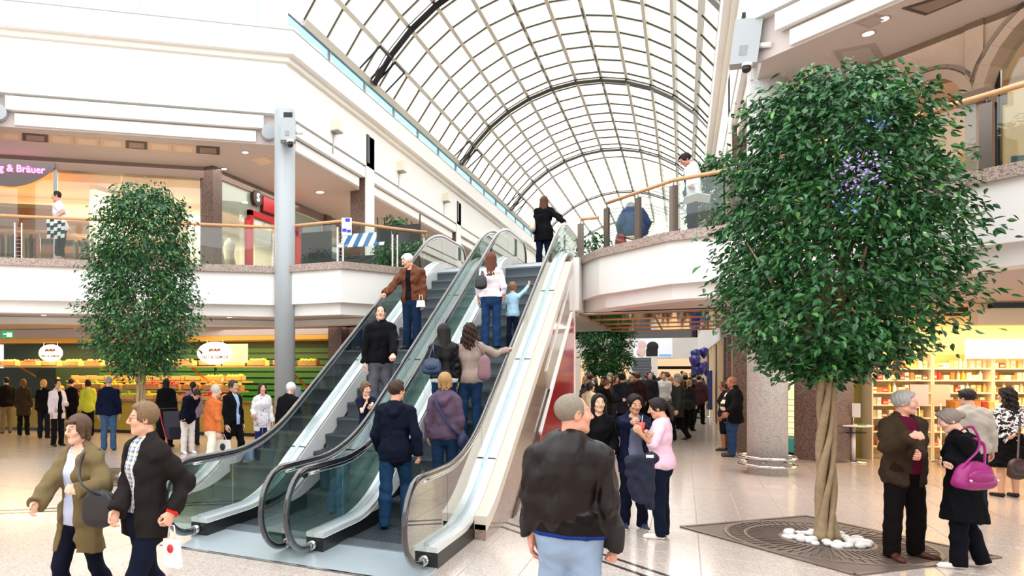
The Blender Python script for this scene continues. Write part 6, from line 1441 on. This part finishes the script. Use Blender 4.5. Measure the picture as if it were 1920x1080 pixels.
p = atd(902, 530, 11.9); soft_bag('black handbag under the arm of the woman in the white blouse', p, (.22,.12,.24), '#141318', [p + Vector((0,0,.1)), u2['shl'] + Vector((0,-.02,.06)), p + Vector((.03,.05,.1))], .1, flap=False)
person('little boy in a light blue shirt reaching for the right handrail', pos=onstep(-2.66, 12.35), h=1.14, sex='c', face=8, pose=dict(tr=rail_pt(-2.28, 12.75), er=(.3,-.2,-1), tl=atd(945,562,12.15), el=(-.5,-.2,-.8)), top=sw_('#a9cfe8', hem=.86), pants=tr('#1d2747'), hair=('boy','#9a7350'), skin='#e3b298')
u4 = person('woman with long black hair in a black leather jacket on the right escalator', pos=onstep(-3.08, 9.72), h=1.67, sex='f', face=-6, pose=dict(head=(-10,4,0), al=((.4,-.05,-1),(-.1,.9,-.2)), gr=((.02,.2,-1),(.0,-.1,-1))), top=jk('#141519', ease=.026, hem=.92, rough=.35, coat=.2, fold=.011), inner=dict(c='#dfe8ef', ease=.024, hem=.87), pants=tr('#23406e', ease=.012), hair=('long','#1f1614'), skin='#d3a085')
p = atd(810, 688, 9.7); soft_bag('dark blue shiny shoulder bag of the woman in the leather jacket', p, (.30,.14,.24), '#1c3350', [p + Vector((.05,0,.1)), atd(812,652,9.65), u4['shl'] + Vector((0,-.02,.05)), p + Vector((-.05,0,.1))], .1, rough=.3)
u5 = person('woman with brown hair in a taupe jacket reaching for the right handrail', pos=onstep(-2.76, 9.95), h=1.68, sex='f', face=6, pose=dict(head=(-8,0,0), tr=rail_pt(-2.30, 10.3), er=(.5,-.2,-.9), hr='grip', pr=(0,0,-1), al=((.35,-.1,-1),(-.05,.6,-.7))), top=jk('#a8968c', ease=.024, hem=.86, collar=.02, flare=.03), pants=tr('#2a4a74', ease=.012), hair=('curly','#3c241b'), skin='#e0b096')
p = atd(908, 690, 9.55); soft_bag('tall mauve leather shoulder bag behind the woman in taupe', p, (.20,.10,.36), '#7d5a62', [p + Vector((-.04,0,.14)), atd(902,648,9.55), u5['shr'] + Vector((-.03,-.06,.06)), p + Vector((.04,0,.14))], .1, flap=False, taper=.7)
u6 = person('woman with blond hair in a purple hooded top and jeans on the right escalator', pos=onstep(-2.72, 8.62), h=1.66, sex='f', face=4, pose=dict(head=(8,0,0), al=((.22,-.1,-1),(.05,.15,-1))), top=sw_('#6f5a70', ease=.026, hem=.86, hood=True, fold=.010), pants=tr('#27456a', ease=.012), hair=('bob','#b08a5a'), skin='#dba98e')
q = MB(); P_ = [u6['shl'] + Vector((.03,-.03,.06)), u6['chest'] + Vector((-.03,-.19,.03)), u6['chest'] + Vector((.12,-.17,-.22)), u6['chest'] + Vector((.22,-.03,-.36))]; c0 = P_[3]; t = thing('sling_bag', 'dark blue sling bag worn across the back of the woman in purple', 'bag', c0); q.tube(smooth([x - c0 for x in P_]), .02, 8, flat=.4); q.build('strap', mat('bag_sling', '#1c2348', .7), t); q = MB(); q.ball((.02,.02,-.06), (.07,.12,.12), 12); q.build('body', mat('bag_sling', '#1c2348', .7), t)
u7 = person('man in a navy hooded rain jacket and jeans stepping onto the right escalator', pos=(-3.14, 7.95, .03), h=1.81, build=.95, face=8, pose=dict(head=(38,0,0), al=((.25,.1,-1),(-.05,.5,-.7)), ar=((.30,-.12,-1),(.12,.1,-1)), gr=((.08,.42,-1),(.02,-.28,-1)), gl=((.06,-.04,-1),(.02,-.08,-1)), hr='fist'), top=jk('#161d33', ease=.022, hem=.80, hood=True, fold=.008), pants=tr('#2a5078', ease=.018), hair=('short','#4a3328'), skin='#d9a088', shoes=('shoe','#3d2a22'), res=.010)
t = soft_bag('black small bag dangling from the hand of the man in the navy rain jacket', atd(793, 900, 8.2), (.10,.06,.20), '#141416', [atd(793,885,8.2), u7['wrr'] + Vector((.0,.02,-.06))], .1, flap=False)
# upstairs
person('man in a light T-shirt and dark shorts leaning on the left balcony rail', px=112, pos=tuple(onz(112, 488, 4.3)) if False else tuple((lambda P: (P.x, P.y, 4.3))(atd(113, 488, 15.9))), h=1.78, face=-75, pose=dict(head=(-12,0,0), tl=atd(101,410,15.55), tr=atd(96,440,15.5), lean=(8,0)), top=dict(c='', m=print_mat('check_shirt', '#d5dbe8', '#e6e8ee', 5, .5, None), ease=.02, hem=.86, sleeve=.4), pants=tr('#343836', len=.52, ease=.024), hair=('crop','#241b18'), skin='#d09a80')
p = atd(108, 425, 15.45); t = thing('draped_scarf', 'black and white checked cloth hanging over the left railing', 'cloth', p, TH); q = MB()
for i in range(5):
    for j in range(5):
        q = MB(); x = -.2 + i*.08; z = -.22 + j*.085 + .03*math.sin(i*1.7); q.obox((x, .02*math.sin(i+j), z), (.04,0,.004), (0,.012,0), (.004,0,.0425)); q.build('check', mat('check_%d' % ((i+j) % 2), ('#e9e9ee','#16161c')[(i+j) % 2], .8), t)
person('dark-haired man in a white and navy jacket reading at the right balcony rail', pos=tuple((lambda P: (P.x, P.y, 4.3))(atd(1298, 420, 12.6))), h=1.67, face=-98, pose=dict(head=(-4,30,0), lean=(6,0), tl=atd(1310,375,12.4), tr=atd(1300,378,12.1), el=(-.3,-.4,-.8), er=(.4,-.4,-.8), hl='grip', hr='grip'), inner=dict(c='#1d2740', ease=.014, hem=.86, collar=.05), top=jk('#e3e4ea', ease=.03, hem=.80, open=[(-.5,.13),(.0,.11),(.25,.10)]), pants=tr('#1d2740'), hair=('short','#1d1714'), skin='#c98f76')
p = atd(1306, 374, 12.2); t = thing('newspaper', 'open white newspaper in the hands of the man at the right rail', 'newspaper', p, TH - .4); q = MB(); q.obox((-.1,0,.02), (.11,0,.03), (0,.10,-.05), (.002,.002,.006)); q.build('page', WHITE, t); q = MB(); q.obox((.1,0,.02), (.11,0,-.03), (0,.10,-.05), (-.002,.002,.006)); q.build('page', WHITE, t)
t = person('person in a blue coat sitting on the floor behind the right railing, back turned', pos=tuple((lambda P: (P.x, P.y, 4.31))(atd(1190, 452, 13.9))), h=1.66, sex='f', face=-15, pose=dict(lean=(30,0), head=(0,35,0), gl=((.25,1,-.05),(-.4,-.3,-1)), gr=((.25,1,-.05),(-.4,-.3,-1)), al=((.5,.4,-1),(-.2,.8,-.6)), ar=((.5,.4,-1),(-.2,.8,-.6))), top=jk('#2d5a9a', ease=.05, hem=.84, flare=.3, hood=True), pants=tr('#1a2038'), hair=('short','#3a2a22'))
p = atd(1163, 440, 13.8); soft_bag('red rucksack lying beside the person sitting in the blue coat', (p.x, p.y, 4.5), (.22,.2,.36), '#a81f2c', None, .2, flap=False, cat='rucksack')
# queue at the fruit stall
QUEUE = [
 (12, 812, 1.70, 'm', -14, '#221b18', '#8d7c60', ('short','#2a1e18'), 'man in a dark brown top and khaki trousers, leftmost of the fruit queue'),
 (44, 816, 1.66, 'f', 10, '#4a3d2a', '#211d1c', ('bob','#8a5f3c'), 'woman in a brown tunic with a dark bag in the fruit queue'),
 (82, 822, 1.66, 'f', 20, '#171518', '#232a3c', ('bob','#d9a35a'), 'blond woman in black beside the woman in the white jacket'),
 (108, 836, 1.70, 'f', 150, '#e9e2ea', '#1b1c22', ('short','#3a2620'), 'short-haired woman in a white jacket facing away from the stall'),
 (134, 815, 1.68, 'f', 35, '#15161c', '#16161a', ('short','#2a2220'), 'person in black between the white and the lime jackets'),
 (165, 818, 1.66, 'f', -5, '#b9c23f', '#151518', ('bob','#2c1d18'), 'dark-haired woman in a lime green jacket at the fruit stall'),
 (204, 844, 1.78, 'm', 5, '#152042', '#4a6c98', ('crop','#9a9aa0'), 'grey-haired man in a navy jacket and blue jeans at the fruit stall'),
 (312, 838, 1.72, 'f', 25, '#131217', '#1a1a24', ('scarf','#15131a'), 'person in a long black hooded robe right of the narrow tree'),
 (362, 835, 1.64, 'f', 10, '#a08aa0', '#3a3040', ('pony','#2a2026'), 'woman in a mauve top with a dark ponytail facing the stall'),
 (437, 872, 1.76, 'm', 130, '#15151b', '#121217', ('shortm','#5a4c40'), 'man in a dark suit and blue shirt striding past the stall'),
 (492, 862, 1.66, 'f', 165, '#e8e6ea', '#2a3c8a', ('long','#4b2f22'), 'long-haired woman in an open white cardigan by the stall'),
 (548, 830, 1.78, 'm', 160, '#b9d3f0', '#2a2f3c', ('crop','#3a2a22'), 'man in a pale blue shirt beside the round grey column'),
 (605, 842, 1.72, 'm', 200, '#16253f', '#1a2236', ('crop','#8f8a86'), 'bald grey man in a dark blue jacket left of the escalator'),
]
for i, (px, ft, h, sx_, fc, tc_, pc_, hr_, lab) in enumerate(QUEUE):
    kw = dict(top=jk(tc_, ease=.028, hem=.84 if sx_ == 'm' else .80), pants=tr(pc_, ease=.016)); ps = {}
    if i == 7: kw['top'] = jk(tc_, ease=.06, hem=.25, flare=.12)
    if i == 1: kw['top'] = jk(tc_, ease=.03, hem=.62, flare=.08)
    if i == 3: ps = dict(al=((.15,.2,-1),(-.3,1,-.1))); kw['inner'] = dict(c='#141318', ease=.014, hem=.86); kw['top'] = jk(tc_, hem=.72, open=[(-.5,.06),(.25,.05)])
    if i == 9: ps = dict(WALK); kw['inner'] = dict(c='#a9c0ea', ease=.014, hem=.86, collar=.04); kw['top'] = jk(tc_, hem=.62, open=[(-.6,.05),(.0,.04),(.25,.07)])
    if i == 10: kw['inner'] = dict(c='', m=print_mat('dotted_top', '#e3e2ea', '#8f92a8', 30, .62), ease=.016, hem=.74); kw['top'] = jk(tc_, hem=.66, open=[(-.6,.09),(.25,.07)]); ps = dict(ar=((.3,.1,-1),(.1,.8,-.3)))
    person(lab, px=px, foot=ft, h=h, sex=sx_, face=fc, pose=ps, hair=hr_, res=.014, det=i in (3, 9, 10, 11), **kw)
person('stooping person in navy and white trousers beside the pushchair', px=352, foot=850, h=1.68, sex='f', face=150, pose=dict(lean=(48,0), head=(0,10,0), tl=atd(335,805,15.8), tr=atd(345,808,15.9)), top=jk('#12182f', ease=.04, hem=.80), pants=tr('#e6e2de', ease=.02), hair=('short','#3a2019'), shoes=('sneaker','#efefef','#f4f4f4'), res=.014)
person('man with a grey cap in an orange sweater and white trousers walking away', px=398, foot=890, h=1.70, face=60, pose=dict(WALK, lean=(8,0), head=(15,0,0)), top=sw_('#d9753f', hem=.88, fold=.009), pants=tr('#e9e2d2', ease=.022), hair=('crop','#b9bab8'), shoes=('shoe','#efe9e0','#d9d4cc'), res=.013)
paper_bag('white carrier bag with a dark emblem held by the man in orange', atd(418, 815, 13.2), (.34,.1,.42), '#eceae8', TH, '#22252c')
person('white-haired man in a black jacket and beige trousers left of the escalator rail', px=541, foot=886, h=1.74, face=35, pose=dict(WALK2, lean=(6,0), head=(0,12,0)), top=jk('#14151a', ease=.034, hem=.84), pants=tr('#b5aa92', ease=.02), hair=('shortm','#f0eee8'), res=.013)
paper_bag('grey carrier bag held by the white-haired man in black', atd(505, 832, 13.1), (.24,.1,.38), '#8f9096', TH)
t = thing('pushchair', 'dark pushchair with red and purple trim beside the stooping person', 'pushchair', tuple(onz(328, 846)), TH + .5); q = MB(); q.add([(-.2,-.2,.3),(.2,-.2,.3),(.2,.2,.35),(-.2,.2,.35),(-.22,-.25,.6),(.22,-.25,.6),(.22,.28,.95),(-.22,.28,.95)], [(0,3,2,1),(0,1,5,4),(1,2,6,5),(2,3,7,6),(3,0,4,7),(4,5,6,7)]); q.build('seat', mat('pram_navy', '#1a1c34', .8), t)
for sx in (-1,1):
    q = MB(); q.tube([(sx*.24,-.35,.08),(sx*.24,.3,.7),(sx*.24,.5,1.0)], .013, 6); q.build('frame_tube', mat('pram_red', '#c9202e', .4), t)
    for y in (-.33, .28): q = MB(); q.tube([(sx*.25-.02,y,.09),(sx*.25+.02,y,.09)], .09, 14); q.build('wheel', BLACK, t)
q = MB(); q.tube([(-.24,.5,1.0),(.24,.5,1.0)], .014, 6); q.build('handle', BLACK, t)
# three stall hands behind the counter
for i, (a_, c_, hr_, sx_, lab) in enumerate(((5.4,'#e8e4da',('short','#6a3a24'),'f','stall worker in white behind the counter near the tree'), (3.9,'#8a8f7a',('bald','#c98f76'),'m','bald stall worker behind the counter left of the round column'), (9.8,'#d9b04a',('bob','#c98f4a'),'f','fair-haired stall worker behind the counter on the far left'))):
    p = FS.at(a_, 1.5, 0); person(lab, pos=tuple(p), h=1.68, sex=sx_, face=180, top=sw_(c_), pants=tr('#2a2a30'), hair=hr_, det=False, res=.018)
# the crowd filling the hall beyond the landing
rng = random.Random(21); PROTO = []
PR = [('m','short',0,None),('m','crop',175,None),('f','long',0,None),('f','bob',170,None),('m','shortm',-80,WALK),('f','pony',15,None),('f','bun',-150,None),('m','bald',10,WALK2),('f','curly',165,None),('m','short',90,None)]
COATS = [('black','#141418'),('dark navy','#171d33'),('charcoal','#2c2c31'),('brown','#3f2f25'),('grey','#63646a'),('dark green','#26332b'),('wine red','#4e1a26'),('white','#e4e2e0'),('orange','#d5762f'),('pale blue','#8fa9cc'),('beige','#b7a385'),('black','#101014'),('black','#18181c')]
HC = [('black','#1a1412'),('brown','#4a3022'),('blond','#c29a5c'),('grey','#9c9a97'),('auburn','#6e3a22')]
for i, (sx_, st, fc, ps) in enumerate(PR):
    o = person('crowd prototype', pos=(-3 + i*.4, 40, 0), h=1.76 if sx_ == 'm' else 1.66, sex=sx_, face=fc, pose=dict(ps or {}, rel=False), top=jk('#141418', hem=.78 if i % 2 else .66, flare=.06), pants=tr('#17171c'), hair=(st, '#1a1412'), det=False, res=.02, group=None)['o']
    PROTO.append(o)
WHERE = ['in front of the far fig tree', 'left of the grey display', 'below the wide screen', 'under the far bridge', 'near the balloons']
spots = []
for row in range(9):
    d_ = 19.5 + row*2.7
    lo_, hi_ = (1092, 1318)
    n_ = 7 if row < 2 else 8
    for k in range(n_):
        px = lo_ + (hi_-lo_)*(k + .5 + rng.uniform(-.32,.32))/n_
        if row < 1 and px > 1275: continue
        if 1205 < px < 1262 and row < 2: continue
        spots.append((px, d_ + rng.uniform(-.8,.8)))
used = {}
for i, (px, d_) in enumerate(spots):
    k = rng.randrange(len(PROTO)); o = PROTO[k] if PROTO[k] not in used else copy_tree(PROTO[k]); used[PROTO[k]] = 1
    p = atd(px, 690, d_); o.location = (p.x, p.y, 0); o.rotation_euler[2] = math.atan2(-p.x, p.y) - math.radians(PR[k][2] + rng.uniform(-25,25)); s_ = rng.uniform(.95,1.05); o.scale = (s_,)*3
    cn, ch = COATS[rng.randrange(len(COATS))]; hn, hh_ = HC[rng.randrange(len(HC))]
    for c_ in o.children:
        nm = c_.name.split('.')[0]
        if nm in ('upper_garment', 'jacket'): c_.material_slots[0].link = 'OBJECT'; c_.material_slots[0].material = mat('cloth_' + ch, deep(ch), .85)
        if nm == 'hair': c_.material_slots[0].link = 'OBJECT'; c_.material_slots[0].material = mat('hair_' + hh_, deep(hh_, .55), .55)
    wh = WHERE[0 if px < 1150 else 1 if px < 1195 else 2 if px < 1235 else 3 if px < 1285 else 4]; nth = ('first','second','third','fourth','fifth','sixth','seventh','eighth','ninth')[min(8, int((d_-18.5)//2.7))]
    fcn = 'back turned' if abs(PR[k][2]) < 60 else 'facing us' if abs(PR[k][2]) > 120 else 'side view'
    tag(o, '%s-haired person in %s, %s, %s row %s' % (hn, cn, fcn, nth, wh), 'person', 'shoppers crowding the hall')
person('broad man in a dark brown coat walking away at the right of the crowd', px=1285, foot=802, h=1.78, face=4, build=1.1, pose=dict(WALK), top=jk('#221b17', ease=.04, hem=.70, flare=.06), pants=tr('#121215'), hair=('crop','#1d1714'), det=False, res=.014)
person('woman with long blond hair in black near the middle of the crowd', px=1258, foot=786, h=1.66, sex='f', face=0, top=jk('#17161a', hem=.74), pants=tr('#15161c'), hair=('long','#c08a4a'), det=False, res=.016)
person('woman in orange and white left behind the man in leather', px=1106, foot=838, h=1.62, sex='f', face=25, pose=dict(head=(40,0,0)), top=sw_('#e9d9b9'), pants=tr('#2a2430'), hair=('bob','#3a2a20'), det=False, res=.014)
person('woman in dark brown reaching to the right in front of the crowd', px=1137, foot=826, h=1.66, sex='f', face=70, pose=dict(ar=((.2,.6,-1),(.0,1,.1))), top=jk('#221c1c', hem=.8), pants=tr('#1a1a20'), hair=('bun','#7a5a3a'), det=False, res=.014)
person('person in white trainers stepping in at the left edge of the picture', pos=tuple((lambda P: (P.x, P.y, 0))(atd(-62, 690, 7.8))), h=1.72, face=88, pose=dict(WALK), top=jk('#3a4458'), pants=tr('#26324a'), hair=('short','#3a2a22'), shoes=('sneaker','#e6e9ee','#f4f4f4'), det=False, res=.016)
